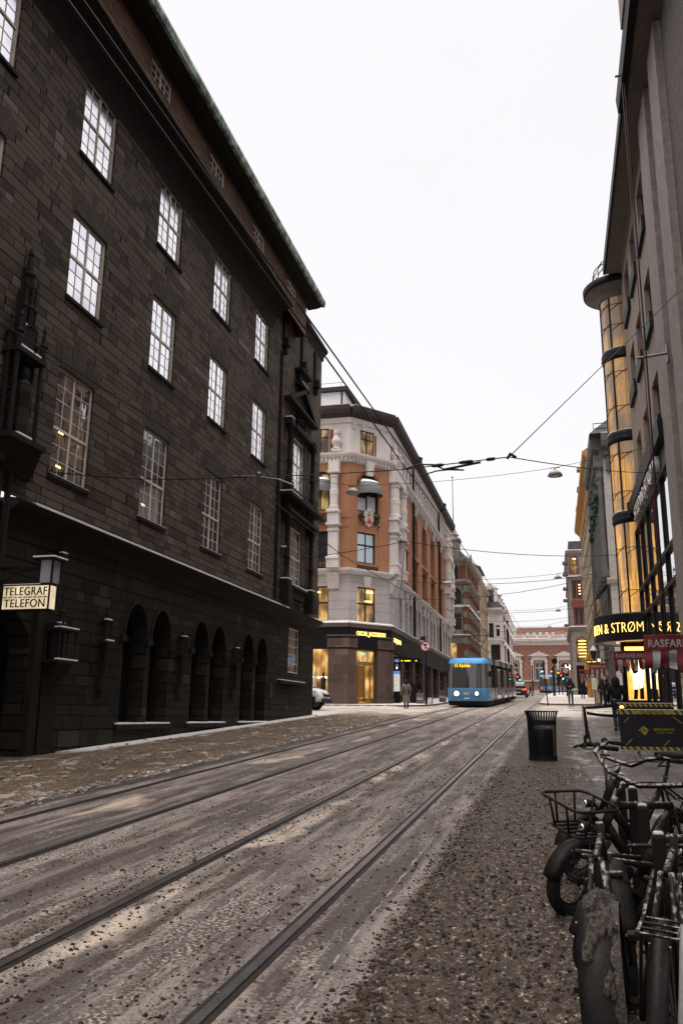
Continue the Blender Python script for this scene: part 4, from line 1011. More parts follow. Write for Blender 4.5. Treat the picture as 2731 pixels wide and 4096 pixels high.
for z in (11.6, 14.9):
    bc = MB(); bc.fb(FW, -3.2, -1.5, z+0.45, z+0.53, 0.2, 0.32); bc.fb(FW, -3.2, -1.5, z-0.05, z, 0.0, 0.4)
    for k in range(7): bc.fb(FW, -3.1+k*0.24, -3.0+k*0.24, z, z+0.45, 0.22, 0.3)
    part('balustrade', bc, M['dark_cornice'], OB)
for u in (10.2, 26.6):
    dp = MB(); dp.ring([FP(FE, u, 22.5, 0.16), FP(FE, u, 7.7, 0.16)], 0.10, 8); part('drainpipe', dp, M['iron'], OB)
    dp = MB(); dp.lathe((FP(FE, u, 0, 0.5)[0], FP(FE, u, 0, 0.5)[1], 22.5), [(0.12, -0.1), (0.4, 0.1), (0.5, 0.75), (0.3, 0.8)], 8); part('rain_hopper', dp, M['dark_cornice'], OB)
# first floor in pale blocks
fw_ = MB(); eh = []
for k in range(14):
    u = 4.0+k*2.32+(0.35 if k % 2 else 0); eh.append((u, u+1.15, 7.95, 10.35))
facade(fw_, FC, 0, CL, 7.6, 11.2, [(0.76, 2.36, 7.85, 10.3)], 0.25)
facade(fw_, FW, -16, 0, 7.6, 11.2, [(-3.0, -1.42, 7.85, 10.3)], 0.25)
facade(fw_, FE, 0, L_END, 7.6, 11.2, eh, 0.35)
part('stone_wall', fw_, M['grey_stone'], OB)
window(OB, FC, 0.76, 2.36, 7.85, 10.3, M['lit'], M['dark_frame'], 0.15, 2, 1, 0, 0.09, 0.12, [9.15])
window(OB, FW, -3.0, -1.42, 7.85, 10.3, M['lit'], M['dark_frame'], 0.15, 2, 1, 0, 0.09, 0.12, [9.15])
lp_ = MB()
for F, u, z in ((FC, 1.9, 10.0), (FC, 1.78, 9.35), (FW, -2.3, 9.9)):
    c = FP(F, u, z, -0.12); lp_.lathe(c, [(0.02, -0.06), (0.3, -0.05), (0.3, 0.03), (0.02, 0.04)], 14)
part('ceiling_lamp', lp_, glow('yellow_lamp', (1.0, 0.72, 0.22), 2.2), OB)
for h in eh: window(OB, FE, h[0], h[1], h[2], h[3], M['pane_dark'], M['dark_frame'], 0.3, 2, 1, 0, 0.07, 0.05, [9.6])
for F, us_ in ((FC, (1.56,)), (FE, [h[0]+0.57 for h in eh])):
    for u in us_:
        ks = MB(); ks.hexa([FP(F, u-0.22, 10.35, 0), FP(F, u+0.22, 10.35, 0), FP(F, u+0.22, 10.35, 0.1), FP(F, u-0.22, 10.35, 0.1), FP(F, u-0.38, 11.05, 0), FP(F, u+0.38, 11.05, 0), FP(F, u+0.38, 11.05, 0.16), FP(F, u-0.38, 11.05, 0.16)])
        part('keystone', ks, M['white_stucco'], OB)
for F, u in ((FE, 0.55), (FE, 2.0), (FE, 33.4), (FE, 35.8), (FW, -1.05)):
    cb = MB(); cb.prism([FP(F, u-0.4, 10.1, 0), FP(F, u-0.4, 10.1, 0.12), FP(F, u-0.4, 10.6, 0.3), FP(F, u-0.4, 11.15, 0.62), FP(F, u-0.4, 11.15, 0)], FP(F, 0, 0, 0), FP(F, 0.8, 0, 0)); part('corbel', cb, M['white_stucco'], OB)
# shop ledge and black fascia
three([(-0.1, 7.42), (0.25, 7.45), (0.32, 7.52), (0.36, 7.66), (0.40, 7.7), (-0.1, 7.75)], 'shop_ledge', plain('bronze_ledge', (0.12, 0.10, 0.095), 0.5))
three([(-0.02, 7.74), (0.39, 7.69), (0.40, 7.78), (0.2, 7.86), (-0.02, 7.9)], 'ledge_snow', M['snow'])
fa = MB(); sweep(fa, FW, [(-0.3, 6.0), (0.16, 6.0), (0.2, 7.42), (-0.3, 7.42)], -16, 0.08); sweep(fa, FC, [(-0.3, 6.0), (0.16, 6.0), (0.2, 7.42), (-0.3, 7.42)], -0.08, CL+0.08); sweep(fa, FE, [(-0.3, 6.0), (0.16, 6.0), (0.2, 7.42), (-0.3, 7.42)], -0.08, L_END)
part('shop_fascia', fa, M['black_metal'], OB)
text('OSCAR_JACOBSON', 0.40, M['gold_glow'], OB, lambda x, y, z: FP(FC, 1.83+x, 6.93+y, 0.215+z), 0.02, sx=0.72, offset=0.006)
text('OSCAR_JACOBSON', 0.40, M['gold_glow'], OB, lambda x, y, z: FP(FE, 2.0+x, 6.72+y, 0.215+z), 0.02, sx=0.8, offset=0.006)
# ground floor: granite piers, brass doors, shop windows
def pier(F, u0, u1, d1=0.12, base=True):
    mb = MB(); zb = G(FP(F, u0, 0)[1])+0.05
    mb.fb(F, u0, u1, zb, 6.35, -0.5, d1)
    mb.fb(F, u0-0.06, u1+0.06, 6.1, 6.9, -0.5, d1+0.06); mb.fb(F, u0-0.09, u1+0.09, 6.82, 6.95, -0.5, d1+0.1)
    mb.fb(F, u0-0.1, u1+0.1, zb, zb+0.4, -0.5, d1+0.09)
    part('shop_pier', mb, M['pillar_stone'], OB)
pier(FC, -0.02, 0.62); pier(FW, -1.36, 0.06); pier(FC, 2.5, CL-0.02); pier(FE, 0.0, 0.75)
for u in (5.2, 10.4, 15.6, 20.8, 26, 31.2, 36.4): pier(FE, u-0.4, u+0.4, 0.05)
sg = MB(); sg.quad(FP(FW, -16, 2.5, -0.35), FP(FW, -1.3, 2.5, -0.35), FP(FW, -1.3, 6.1, -0.35), FP(FW, -16, 6.1, -0.35)); part('shop_window', sg, M['lit_shop'], OB)
ib = MB(); ib.box(-24, -12.2, 57.5, 62, 2.4, 6.0); part('shop_backdrop', ib, plain('shop_interior_brown', (0.08, 0.05, 0.03), 0.7), OB)
dg = MB(); dg.quad(FP(FC, 0.6, 2.45, -0.3), FP(FC, 2.5, 2.45, -0.3), FP(FC, 2.5, 6.0, -0.3), FP(FC, 0.6, 6.0, -0.3))
sd = part('shop_door', dg, M['lit_shop'], OB)
df = MB()
for u0, u1, za, zb in ((0.62, 0.72, 2.5, 6.0), (2.38, 2.48, 2.5, 6.0), (1.5, 1.64, 2.5, 5.0), (0.72, 2.38, 4.95, 5.2), (0.72, 2.38, 2.5, 2.75), (0.72, 2.38, 5.9, 6.0), (0.98, 1.03, 2.75, 4.95), (2.05, 2.1, 2.75, 4.95)):
    df.fb(FC, u0, u1, za, zb, -0.29, -0.2)
part('door_frame', df, M['brass'], sd)
cf = MB()
for k in range(7): 
    u = 0.8+k*0.11; cf.lathe((*FP(FC, u, 0, -0.27)[:2], 0), [(0.05, 2.8), (0.05, 4.9)], 6)
part('curtain', cf, plain('gold_curtain', (0.30, 0.15, 0.04), 0.6), sd)
xs_ = MB(); xs_.fb(FC, 1.35, 1.62, 5.66, 5.8, -0.25, -0.22); part('exit_sign', xs_, glow('green_exit', (0.2, 1.0, 0.5), 1.6), OB)
for k in range(7):
    sg = MB(); u0 = 5.2+k*5.2-4.8+0.3; u1 = 5.2+k*5.2-0.4
    sg.quad(FP(FE, u0, 2.4, -0.3), FP(FE, u1, 2.4, -0.3), FP(FE, u1, 6.0, -0.3), FP(FE, u0, 6.0, -0.3))
    sw = part('shop_window', sg, M['black_glass'] if k else M['lit_soft'], OB)
    sf = MB(); sf.fb(FE, u0+1.5, u0+1.6, 2.4, 6.0, -0.3, -0.2); sf.fb(FE, u0, u1, 5.0, 5.1, -0.3, -0.2); sf.fb(FE, u0, u1, 2.4, 3.1, -0.3, -0.1); part('window_frame', sf, M['dark_frame'], sw)
fr = MB(); fr.ring([FP(FE, 4.5, 7.0, 0.2), FP(FE, 4.5, 7.0, 1.4)], 0.03, 6); part('flag_arm', fr, M['iron'], OB)
# mannequins in the left shop window
for k, (u, col) in enumerate(((-1.75, (0.02, 0.02, 0.02)), (-2.35, (0.55, 0.42, 0.28)))):
    mq = MB(); c = FP(FW, u, 0, -0.24)
    mq.lathe((c[0], c[1], 2.6), [(0.10, 0.0), (0.14, 0.6), (0.17, 0.9), (0.14, 1.1), (0.2, 1.42), (0.06, 1.5), (0.05, 1.58), (0.09, 1.68), (0.08, 1.8), (0.01, 1.86)], 10)
    part('mannequin', mq, plain('mannequin_coat', col, 0.7), OB, smooth=True)
text('OSCAR_JACOBSON', 0.22, M['white_glow'], OB, lambda x, y, z: FP(FW, -2.1+x, 4.02+y, -0.30+z), 0.004)

# ================================================================== BRICK AND STONE HOUSE (third on the left)
M['red_brick'] = ashlar('red_brick', (0.15, 0.055, 0.035), (0.21, 0.08, 0.05), (0.27, 0.115, 0.075), 0.3, 0.1, joint=(0.14, 0.08, 0.06), irregular=False, mortar=0.008)
M['green_stone'] = plain('weathered_stone', (0.20, 0.18, 0.16), 0.8, var=0.4, scale=1.6, bump=0.4)
BH = thing('brick_house', 'narrow red brick house with grey stone arches and a small domed turret', 'building', (-12, 104, G(97)))
FS = ((-11.6, 97.0), (1, 0), (0, -1)); FT = ((-9.35, 97.0), (0, 1), (1, 0))
zb = G(97)
wl_ = MB()
facade(wl_, FS, -4, 2.25, zb-1, 19.4, [(0.45, 1.55, 14.35, 16.2, 0.7), (0.5, 1.5, 11.4, 13.2), (0.3, 1.25, 17.3, 19.0, 0.5), (0.05, 0.95, 7.4, 10.0, 0.5)], 0.3)
part('front_wall', wl_, M['green_stone'], BH); wl_ = MB()
for u0, u1, za, zb_ in ((1.66, 1.78, 11.0, 16.5), (0.05, 0.3, 14.3, 16.5), (1.35, 2.15, 17.3, 18.9), (1.0, 2.2, 4.5, 9.8)):
    bp = MB(); bp.fb(FS, u0, u1, za, zb_, -0.01, 0.03); part('brick_panel', bp, M['red_brick'], BH)
th_ = []
for k in range(6):
    u = 1.2+k*2.3
    th_ += [(u, u+1.2, 14.2, 16.3, 0.6), (u, u+1.2, 11.2, 13.4), (u, u+1.2, 17.3, 18.8), (u-0.1, u+1.3, 5.5, 9.8, 0.7)]
facade(wl_, FT, 0, 15.5, zb-1, 19.4, th_, 0.35)
part('side_wall', wl_, M['red_brick'], BH)
window(BH, FS, 0.45, 1.55, 14.35, 16.2, M['pane_dark'], M['dark_frame'], 0.2, 1, 1, 0.7, 0.07)
window(BH, FS, 0.5, 1.5, 11.4, 13.2, M['pane_dark'], M['dark_frame'], 0.2, 1, 1, 0, 0.07)
window(BH, FS, 0.3, 1.25, 17.3, 19.0, M['pane_dark'], M['dark_frame'], 0.2, 2, 1, 0.5, 0.07, 0.06, [18.2])
window(BH, FS, 0.05, 0.95, 7.4, 10.0, M['lit'], M['dark_frame'], 0.2, 1, 1, 0.5, 0.09)
for h in th_: window(BH, FT, h[0], h[1], h[2], h[3], M['pane_dark'], M['dark_frame'], 0.25, 2, 1, h[4] if len(h) > 4 else 0, 0.07, 0.06)
ov = MB(); ov.ring([FP(FS, 1.0+0.32*math.cos(2*math.pi*k/16), 12.55+0.22*math.sin(2*math.pi*k/16), -0.18) for k in range(16)], 0.02, 5, True); part('window_emblem', ov, M['brass'], BH)
ar = MB(); a = arcpts(0.15, 1.85, 15.45, 1.1, 12); b = arcpts(0.45, 1.55, 15.5, 0.75, 12)
for k in range(12):
    ar.hexa([FP(FS, *a[k], -0.1), FP(FS, *a[k+1], -0.1), FP(FS, *b[k+1], -0.1), FP(FS, *b[k], -0.1), FP(FS, *a[k], 0.16), FP(FS, *a[k+1], 0.16), FP(FS, *b[k+1], 0.16), FP(FS, *b[k], 0.16)])
part('stone_arch', ar, M['green_stone'], BH)
def bh3(prof, nm, mat):
    mb = MB(); sweep(mb, FS, prof, -4, 2.3); sweep(mb, FT, prof, -0.05, 15.5); part(nm, mb, mat, BH)
bh3([(-0.05, 16.6), (0.1, 16.65), (0.2, 16.85), (0.38, 16.95), (0.38, 17.05), (-0.05, 17.1)], 'cornice', M['green_stone'])
bh3([(0.0, 17.08), (0.36, 17.05), (0.36, 17.1), (0.0, 17.15)], 'cornice_snow', M['snow'])
bh3([(-0.05, 10.45), (0.1, 10.5), (0.3, 10.65), (0.3, 10.75), (-0.05, 10.8)], 'string_course', M['green_stone'])
bh3([(0.0, 10.78), (0.28, 10.75), (0.28, 10.81), (0.0, 10.86)], 'ledge_snow', M['snow'])
bh3([(-0.05, 19.2), (0.2, 19.3), (0.42, 19.5), (0.45, 19.75), (-0.05, 19.8)], 'eaves', M['green_stone'])
bh3([(-0.05, 13.3), (0.12, 13.35), (0.14, 13.55), (-0.05, 13.6)], 'string_course', M['green_stone'])
bh3([(-0.05, 13.95), (0.16, 14.0), (0.2, 14.2), (-0.05, 14.25)], 'string_course', M['snow'])
# alternating stone and brick piers
def pier2(F, u):
    z = zb
    mb, mc = MB(), MB(); k = 0
    mc.fb(F, u-0.20, u+0.20, zb, 16.55, -0.02, 0.15); mb.fb(F, u-0.19, u+0.19, zb+0.1, 16.5, -0.02, 0.145)
    while z < 16.5:
        (mb if k % 2 else mc).fb(F, u-0.22, u+0.22, z, min(z+0.75, 16.6), -0.02, 0.17 if k % 2 else 0.22); z += 0.75; k += 1
    p = part('pier', mc, M['green_stone'], BH); part('brick_band', mb, M['red_brick'], p)
pier2(FS, 2.0)
for k in range(7): pier2(FT, 0.4+k*2.3)
rf = MB(); rf.hexa([(-18, 96.9, 19.7), (-9.2, 96.9, 19.7), (-9.2, 112.5, 19.7), (-18, 112.5, 19.7), (-17, 98.5, 22), (-11.2, 98.5, 22), (-11.2, 112.5, 22), (-17, 112.5, 22)]); part('roof', rf, M['roof'], BH)
tu = MB(); tu.box(-11.9, -10.2, 97.0, 98.7, 19.7, 22.0); tu.box(-12.05, -10.05, 96.85, 98.85, 21.9, 22.15); tu.lathe((-11.05, 97.85, 0), [(0.75, 22.15), (0.7, 22.6), (0.78, 22.65), (0.78, 22.75), (0.55, 22.8), (0.52, 23.1), (0.35, 23.5), (0.03, 23.65)], 12); part('turret', tu, M['green_stone'], BH)
sn_ = MB(); sn_.box(-12.0, -10.1, 96.9, 98.8, 22.15, 22.2); sn_.lathe((-11.05, 97.85, 0), [(0.56, 22.8), (0.76, 22.76), (0.76, 22.8), (0.5, 22.86)], 12); part('turret_snow', sn_, M['snow'], BH)
# flag pole and roof ladder
fp = MB(); fp.ring([(-11.2, 100.5, 21.5), (-11.2, 100.5, 30.6)], [0.07, 0.04], 6); fp.ball((-11.2, 100.5, 30.7), 0.12)
part('flagpole', fp, M['steel'], BH)
# ------------------------------------------------ beige house
M['beige'] = plain('beige_stucco', (0.46, 0.36, 0.245), 0.8, var=0.1, scale=1.2)
BG = thing('beige_house', 'tall beige house with rows of narrow windows and a stepped roof storey', 'building', (-14, 120, G(115)))
FG = ((-9.5, 112.5), (0, 1), (1, 0))
bh_ = []
for k in range(8):
    u = 0.8+k*2.05
    bh_ += [(u, u+1.1, za, za+1.9) for za in (5.6, 8.6, 11.6, 14.4, 17.0)]
wl_ = MB(); facade(wl_, FG, 0, 17, G(112)-1, 19.8, bh_, 0.25); facade(wl_, ((-9.5, 112.5), (1, 0), (0, -1)), -10, 0, 10, 19.8, [], 0); part('wall', wl_, M['beige'], BG)
for h in bh_: window(BG, FG, *h, M['pane_dark'], M['dark_frame'], 0.2, 2, 1, 0, 0.07, 0.06)
for zz in (7.9, 11.0, 13.8, 16.6): 
    mb = MB(); sweep(mb, FG, [(-0.05, zz), (0.12, zz), (0.2, zz+0.2), (-0.05, zz+0.25)], 0, 17); part('string_course', mb, M['beige'], BG)
mb = MB(); sweep(mb, FG, [(-0.1, 19.4), (0.2, 19.5), (0.5, 19.8), (0.5, 20.0), (-0.1, 20.1)], -0.1, 17); part('eaves', mb, M['beige'], BG)
mb = MB(); mb.prism([(-18, 112.4, 19.9), (-9.6, 112.4, 19.9), (-9.9, 112.4, 20.6), (-13, 112.4, 25.4), (-18, 112.4, 25.4)], (0, 0, 0), (0, 1.0, 0)); part('gable', mb, M['beige'], BG)
wl_ = MB(); FGp = ((-10.3, 124.0), (0, 1), (1, 0)); FGf = ((-10.3, 124.0), (1, 0), (0, -1))
facade(wl_, FGp, 0, 8.5, 19.9, 23.4, [(0.8+1.9*k, 1.7+1.9*k, 20.9, 22.6) for k in range(4)], 0.2); facade(wl_, FGf, -8, 0, 19.9, 23.4, [(-2.6, -1.2, 20.9, 22.6)], 0.2); part('roof_storey', wl_, M['beige'], BG)
for k in range(4): window(BG, FGp, 0.8+1.9*k, 1.7+1.9*k, 20.9, 22.6, M['pane_dark'], M['dark_frame'], 0.15, 1, 1)
window(BG, FGf, -2.6, -1.2, 20.9, 22.6, M['pane_dark'], M['dark_frame'], 0.15, 2, 1)
mb = MB(); mb.hexa([(-18.5, 123.6, 23.4), (-9.9, 123.6, 23.4), (-9.9, 133, 23.4), (-18.5, 133, 23.4), (-18, 126, 24.8), (-12.2, 126, 24.8), (-12.2, 133, 24.8), (-18, 133, 24.8)]); part('roof', mb, M['roof'], BG)
ld = MB()
for xx in (-10.9, -10.4): ld.ring([(xx, 113, 20.4), (xx, 114.2, 23.4)], 0.04, 5)
ld.ring([(-10.4, 114.2, 23.4), (-10.4, 116, 20.4)], 0.07, 5)
for k in range(5): ld.ring([(-10.9, 113.2+k*0.22, 20.9+k*0.55), (-10.4, 113.2+k*0.22, 20.9+k*0.55)], 0.03, 5)
part('roof_ladder', ld, M['iron'], BG)
# ------------------------------------------------ white stucco house
WH = thing('white_house', 'white stucco house with gabled dormers, stepping out before the museum', 'building', (-12, 145, G(140)))
M['white_house'] = plain('white_house_stucco', (0.72, 0.68, 0.67), 0.8, var=0.1, scale=1.1)
FH = ((-9.6, 129.8), (1, 0), (0, -1)); FI = ((-7.3, 129.8), (0, 1), (1, 0))
hf = [(0.25, 0.95, 13.4, 15.6), (1.35, 1.85, 13.6, 15.3), (0.45, 1.85, 10.0, 12.3), (0.55, 1.85, 6.6, 8.8)]
hs = []
for k in range(10):
    u = 1.2+k*3.2; hs += [(u, u+1.3, za, za+2.1) for za in (6.6, 10.0, 13.2)]
wl_ = MB(); facade(wl_, FH, -6, 2.3, 4, 17.4, hf, 0.25); facade(wl_, FI, 0, 33, 4, 17.4, hs, 0.3); part('wall', wl_, M['white_house'], WH)
for h in hf: window(WH, FH, *h, M['pane_dark'], M['dark_frame'], 0.2, 2, 1, 0, 0.08, 0.08)
for h in hs: window(WH, FI, *h, M['pane_dark'], M['dark_frame'], 0.22, 2, 1, 0, 0.08, 0.08)
def wh2(prof, nm, mat=None):
    mb = MB(); sweep(mb, FH, prof, -6, 2.35); sweep(mb, FI, prof, -0.05, 33.1); part(nm, mb, mat or M['white_house'], WH)
wh2([(-0.1, 17.0), (0.15, 17.05), (0.4, 17.4), (0.75, 17.6), (0.78, 17.85), (-0.1, 17.95)], 'eaves')
wh2([(-0.1, 12.7), (0.2, 12.75), (0.3, 13.0), (-0.1, 13.05)], 'string_course')
wh2([(-0.1, 9.2), (0.25, 9.25), (0.35, 9.5), (-0.1, 9.55)], 'string_course')
for z in (12.4, ):
    pdm = MB(); pdm.prism([FP(FH, 0.2, 12.45, 0), FP(FH, 2.1, 12.45, 0), FP(FH, 1.15, 12.95, 0)], FP(FH, 0, 0, 0), FP(FH, 0, 0, 0.35)); part('window_pediment', pdm, M['white_house'], WH)
for k in range(10):
    u = 1.85+k*3.2
    for z in (12.35, 15.55):
        pdm = MB(); pdm.prism([FP(FI, u-1.0, z, 0), FP(FI, u+1.0, z, 0), FP(FI, u, z+0.5, 0)], FP(FI, 0, 0, 0), FP(FI, 0, 0, 0.4)); part('window_pediment', pdm, M['white_house'], WH)
    bl_ = MB(); bl_.fb(FI, u-0.9, u+0.9, 9.6, 9.75, 0, 0.6); part('balcony', bl_, M['white_house'], WH)
    bl_ = MB(); bl_.fb(FI, u-1.2, u-1.05, 5.5, 17.2, 0, 0.14); part('quoin_strip', bl_, M['terra_brick'] if k % 2 else M['white_house'], WH)
rf = MB(); rf.hexa([(-16, 129.4, 17.9), (-6.9, 129.4, 17.9), (-6.9, 163, 17.9), (-16, 163, 17.9), (-15, 131, 20.6), (-9.4, 131, 20.6), (-9.4, 161.5, 20.6), (-15, 161.5, 20.6)]); part('roof', rf, M['roof'], WH)
def dormer(F, u, zt):
    mb = MB(); mb.fb(F, u-0.9, u+0.9, 17.9, zt-0.7, -2.0, -0.2); mb.prism([FP(F, u-1.05, zt-0.7, -2), FP(F, u+1.05, zt-0.7, -2), FP(F, u, zt, -2)], FP(F, 0, 0, -2), FP(F, 0, 0, -0.1)); d_ = part('dormer', mb, M['white_house'], WH)
    g = MB(); g.fb(F, u-0.42, u+0.42, 18.3, zt-0.9, -0.2, -0.17); part('window', g, M['pane_dark'], d_)
    s_ = MB(); s_.prism([FP(F, u-1.1, zt-0.68, -2), FP(F, u-1.1, zt-0.62, -2), FP(F, u, zt+0.08, -2), FP(F, u, zt+0.0, -2)], FP(F, 0, 0, -2), FP(F, 0, 0, -0.05)); part('dormer_snow', s_, M['snow'], d_)
dormer(FH, 0.7, 21.7)
for k in range(7): dormer(FI, 2.6+k*4.6, 20.8)
for k in range(6):
    ch = MB(); ch.box(-8.4, -7.6, 133+k*5, 133.6+k*5, 18.2, 20.2+0.3*(k % 2)); ch.ball((-8.0, 133.3+k*5, 20.5), 0.25); part('roof_vase', ch, M['white_house'], WH)
dp = MB(); dp.ring([FP(FI, 9.5, 17, 0.3), FP(FI, 9.5, 5, 0.3)], 0.12, 6); part('drainpipe', dp, M['iron'], WH)

# ================================================================== MUSEUM at the end of the street
MU = thing('brick_museum', 'wide museum of diamond patterned brick closing the far end of the street', 'building', (0, 185, G(185)))
def diaper():
    t = NT('diamond_brick'); u, z = t.wall_uv()
    def tri(v, p):
        return t.math('PINGPONG', v, p)
    p = 1.0
    a = tri(t.math('ADD', t.math('MULTIPLY', u, 0.95), z), p*0.55); b = tri(t.math('SUBTRACT', t.math('MULTIPLY', u, 0.95), z), p*0.55)
    m = t.math('MINIMUM', a, b); line = t.math('LESS_THAN', m, 0.10)
    mx = t.math('MINIMUM', t.math('SUBTRACT', 0.55, a), t.math('SUBTRACT', 0.55, b))
    dot = t.math('MULTIPLY', t.math('GREATER_THAN', m, 0.36), t.math('LESS_THAN', m, 0.46))
    f = t.math('MAXIMUM', line, dot)
    n = t.noise(t.obj(), 1.5, 3)
    base = t.ramp(n, [(0.3, (0.26, 0.115, 0.072)), (0.7, (0.34, 0.16, 0.105))])
    return t.out(t.mix(t.math('MULTIPLY', f, 0.9), base, (0.045, 0.03, 0.028)), 0.8)
M['diaper'] = diaper(); M['museum_pink'] = plain('pink_stucco', (0.37, 0.19, 0.14), 0.8, var=0.08); M['museum_stone'] = plain('museum_stone', (0.42, 0.385, 0.365), 0.8, var=0.12, scale=0.8)
FM = ((0.0, 185.0), (1, 0), (0, -1))
wc = [-13.5, -8.25, -2.97, 2.28, 7.55, 12.8]
mh = [(c-0.95, c+0.95, 9.3, 13.15, 0.95) for c in wc]+[(c-0.7, c+0.7, 7.35, 8.3) for c in wc]
wl_ = MB(); facade(wl_, FM, -26, 24, 6.0, 16.65, mh, 0.3); part('wall', wl_, M['diaper'], MU)
for c in wc:
    window(MU, FM, c-0.95, c+0.95, 9.3, 13.15, M['pane_dark'], M['museum_stone'], 0.25, 2, 1, 0.95, 0.14, 0.12, [11.9])
    window(MU, FM, c-0.7, c+0.7, 7.35, 8.3, M['pane_dark'], M['museum_stone'], 0.25, 2, 1, 0, 0.1, 0.1)
    pd = MB(); pd.prism([FP(FM, c-2.05, 14.5, 0), FP(FM, c+2.05, 14.5, 0), FP(FM, c, 15.35, 0)], FP(FM, 0, 0, 0), FP(FM, 0, 0, 0.6)); pd.fb(FM, c-2.1, c+2.1, 14.35, 14.5, 0, 0.75); pd.fb(FM, c-1.6, c+1.6, 13.5, 14.35, 0, 0.35); part('pediment', pd, M['museum_stone'], MU)
    for q in (-1.45, 1.45):
        cl = MB(); cl.fb(FM, c+q-0.24, c+q+0.24, 9.2, 13.5, 0, 0.4); cl.fb(FM, c+q-0.34, c+q+0.34, 13.05, 13.5, 0, 0.5); cl.fb(FM, c+q-0.32, c+q+0.32, 9.2, 9.5, 0, 0.5); part('pilaster', cl, M['museum_stone'], MU)
    sp3 = MB(); u0, u1 = c-1.2, c+1.2; a = arcpts(c-0.95, c+0.95, 12.2, 0.95)
    for k in range(len(a)-1): sp3.hexa([FP(FM, *a[k], 0.0), FP(FM, *a[k+1], 0), FP(FM, a[k+1][0], 13.5, 0), FP(FM, a[k][0], 13.5, 0), FP(FM, *a[k], 0.1), FP(FM, *a[k+1], 0.1), FP(FM, a[k+1][0], 13.5, 0.1), FP(FM, a[k][0], 13.5, 0.1)])
    part('arch_panel', sp3, M['museum_pink'], MU)
def mu(prof, nm, mat):
    mb = MB(); sweep(mb, FM, prof, -26, 24); part(nm, mb, mat, MU)
mu([(-0.1, 9.0), (0.25, 9.0), (0.3, 9.25), (-0.1, 9.3)], 'string_course', M['museum_stone'])
mu([(-0.1, 5.5), (0.2, 5.5), (0.2, 7.1), (-0.1, 7.2)], 'plinth', M['museum_stone'])
mu([(-0.1, 16.6), (0.2, 16.65), (0.3, 17.0), (0.9, 17.4), (1.2, 17.55), (1.2, 17.95), (-0.1, 18.0)], 'cornice', M['museum_stone'])
mu([(0.0, 17.98), (1.18, 17.95), (1.18, 18.07), (0.0, 18.1)], 'cornice_snow', M['snow'])
bl_ = MB(); bl_.fb(FM, -26, 24, 18.62, 18.8, 0.0, 0.3); bl_.fb(FM, -26, 24, 18.0, 18.12, 0.0, 0.28)
for k in range(150): bl_.fb(FM, -22+k*0.26, -21.88+k*0.26, 18.12, 18.62, 0.06, 0.2)
for k in range(16): bl_.fb(FM, -22+k*2.65, -21.5+k*2.65, 18.0, 18.9, -0.05, 0.34)
part('balustrade', bl_, M['museum_stone'], MU)
us_ = MB(); FMu = ((0.0, 188.0), (1, 0), (0, -1)); uh = [(-22+k*1.36, -21.1+k*1.36, 19.0, 19.85) for k in range(32) if k % 6 != 5]
facade(us_, FMu, -26, 24, 18.0, 20.6, uh, 0.1); part('upper_wall', us_, M['museum_pink'], MU)
for h in uh: window(MU, FMu, *h, reflective('upper_glass', (0.5, 0.55, 0.56), 0.1, 0.8) if 'upper_glass' not in bpy.data.materials else bpy.data.materials['upper_glass'], M['dark_frame'], 0.08, 1, 1, 0, 0.07)
rf = MB(); sweep(rf, FMu, [(0.25, 20.55), (0.3, 20.8), (-8, 21.3), (-8, 20.5)], -26, 24); part('roof', rf, M['museum_stone'], MU)
fl = MB(); fl.fb(FM, -26, 24, 18.0, 18.02, -3.5, 0.0); part('terrace', fl, M['museum_stone'], MU)

# ================================================================== RIGHT SIDE: department store with the glass turret
M['plaster'] = plain('taupe_render', (0.21, 0.172, 0.142), 0.85, var=0.14, scale=1.6, bump=0.3, bscale=8)
M['grey_pil'] = plain('grey_board_stone', (0.22, 0.19, 0.18), 0.8, var=0.3, scale=4, bump=0.4, bscale=12)
M['mottled'] = plain('mottled_stone', (0.085, 0.068, 0.060), 0.8, var=0.6, scale=5, bump=0.5, bscale=12)
FR = ((4.15, 0.0), (0, 1), (-1, 0))
DS = thing('department_store', 'department store with a round golden glass turret at its corner', 'building', (8, 34, G(38)))
rh = []
for y in (30.1, 33.5, 36.6):
    rh += [(y, y+1.85, 19.75, 22.3), (y, y+1.85, 15.75, 18.2), (y, y+1.85, 11.72, 14.0)]
wl_ = MB(); facade(wl_, FR, 28.3, 40.0, 11.4, 23.0, rh, 0.3)
part('wall', wl_, M['plaster'], DS)
for i, h in enumerate(rh):
    g = [M['pane_dark'], M['pane_sky'], M['lit_soft']][(0, 1, 1, 0, 0, 0, 0, 0, 2)[i]]
    if i == 2: g = M['pane_sky']
    if i == 5: g = M['lit_soft']
    w_ = window(DS, FR, *h, g, M['dark_frame'], 0.24, 1, 1, 0, 0.10)
    bx = MB(); bx.fb(FR, h[0]-0.05, h[1]+0.3, h[2]-0.04, h[2]+0.55, 0.0, 0.14); part('window_box', bx, M['dark_frame'], w_)
wl_ = MB(); facade(wl_, FR, -12, 23.4, 8.0, 23.0, [(y, y+1.9, za, za+2.6) for y in (-8, -3, 2, 7, 12, 17) for za in (11.5, 15.5, 19.6)], 0.3); part('wall', wl_, M['mottled'], DS)
for y in (-8, -3, 2, 7, 12, 17):
    for za in (11.5, 15.5, 19.6): window(DS, FR, y, y+1.9, za, za+2.6, M['pane_dark'], M['dark_frame'], 0.25, 2, 1)
FRi = ((4.45, 0.0), (0, 1), (-1, 0))
for u0, u1 in ((26.4, 28.3), (23.45, 25.1)):
    pl = MB(); pl.fb(FR, u0, u1, G(26), 22.95, -0.4, 0.22); part('pilaster', pl, M['grey_pil'], DS)
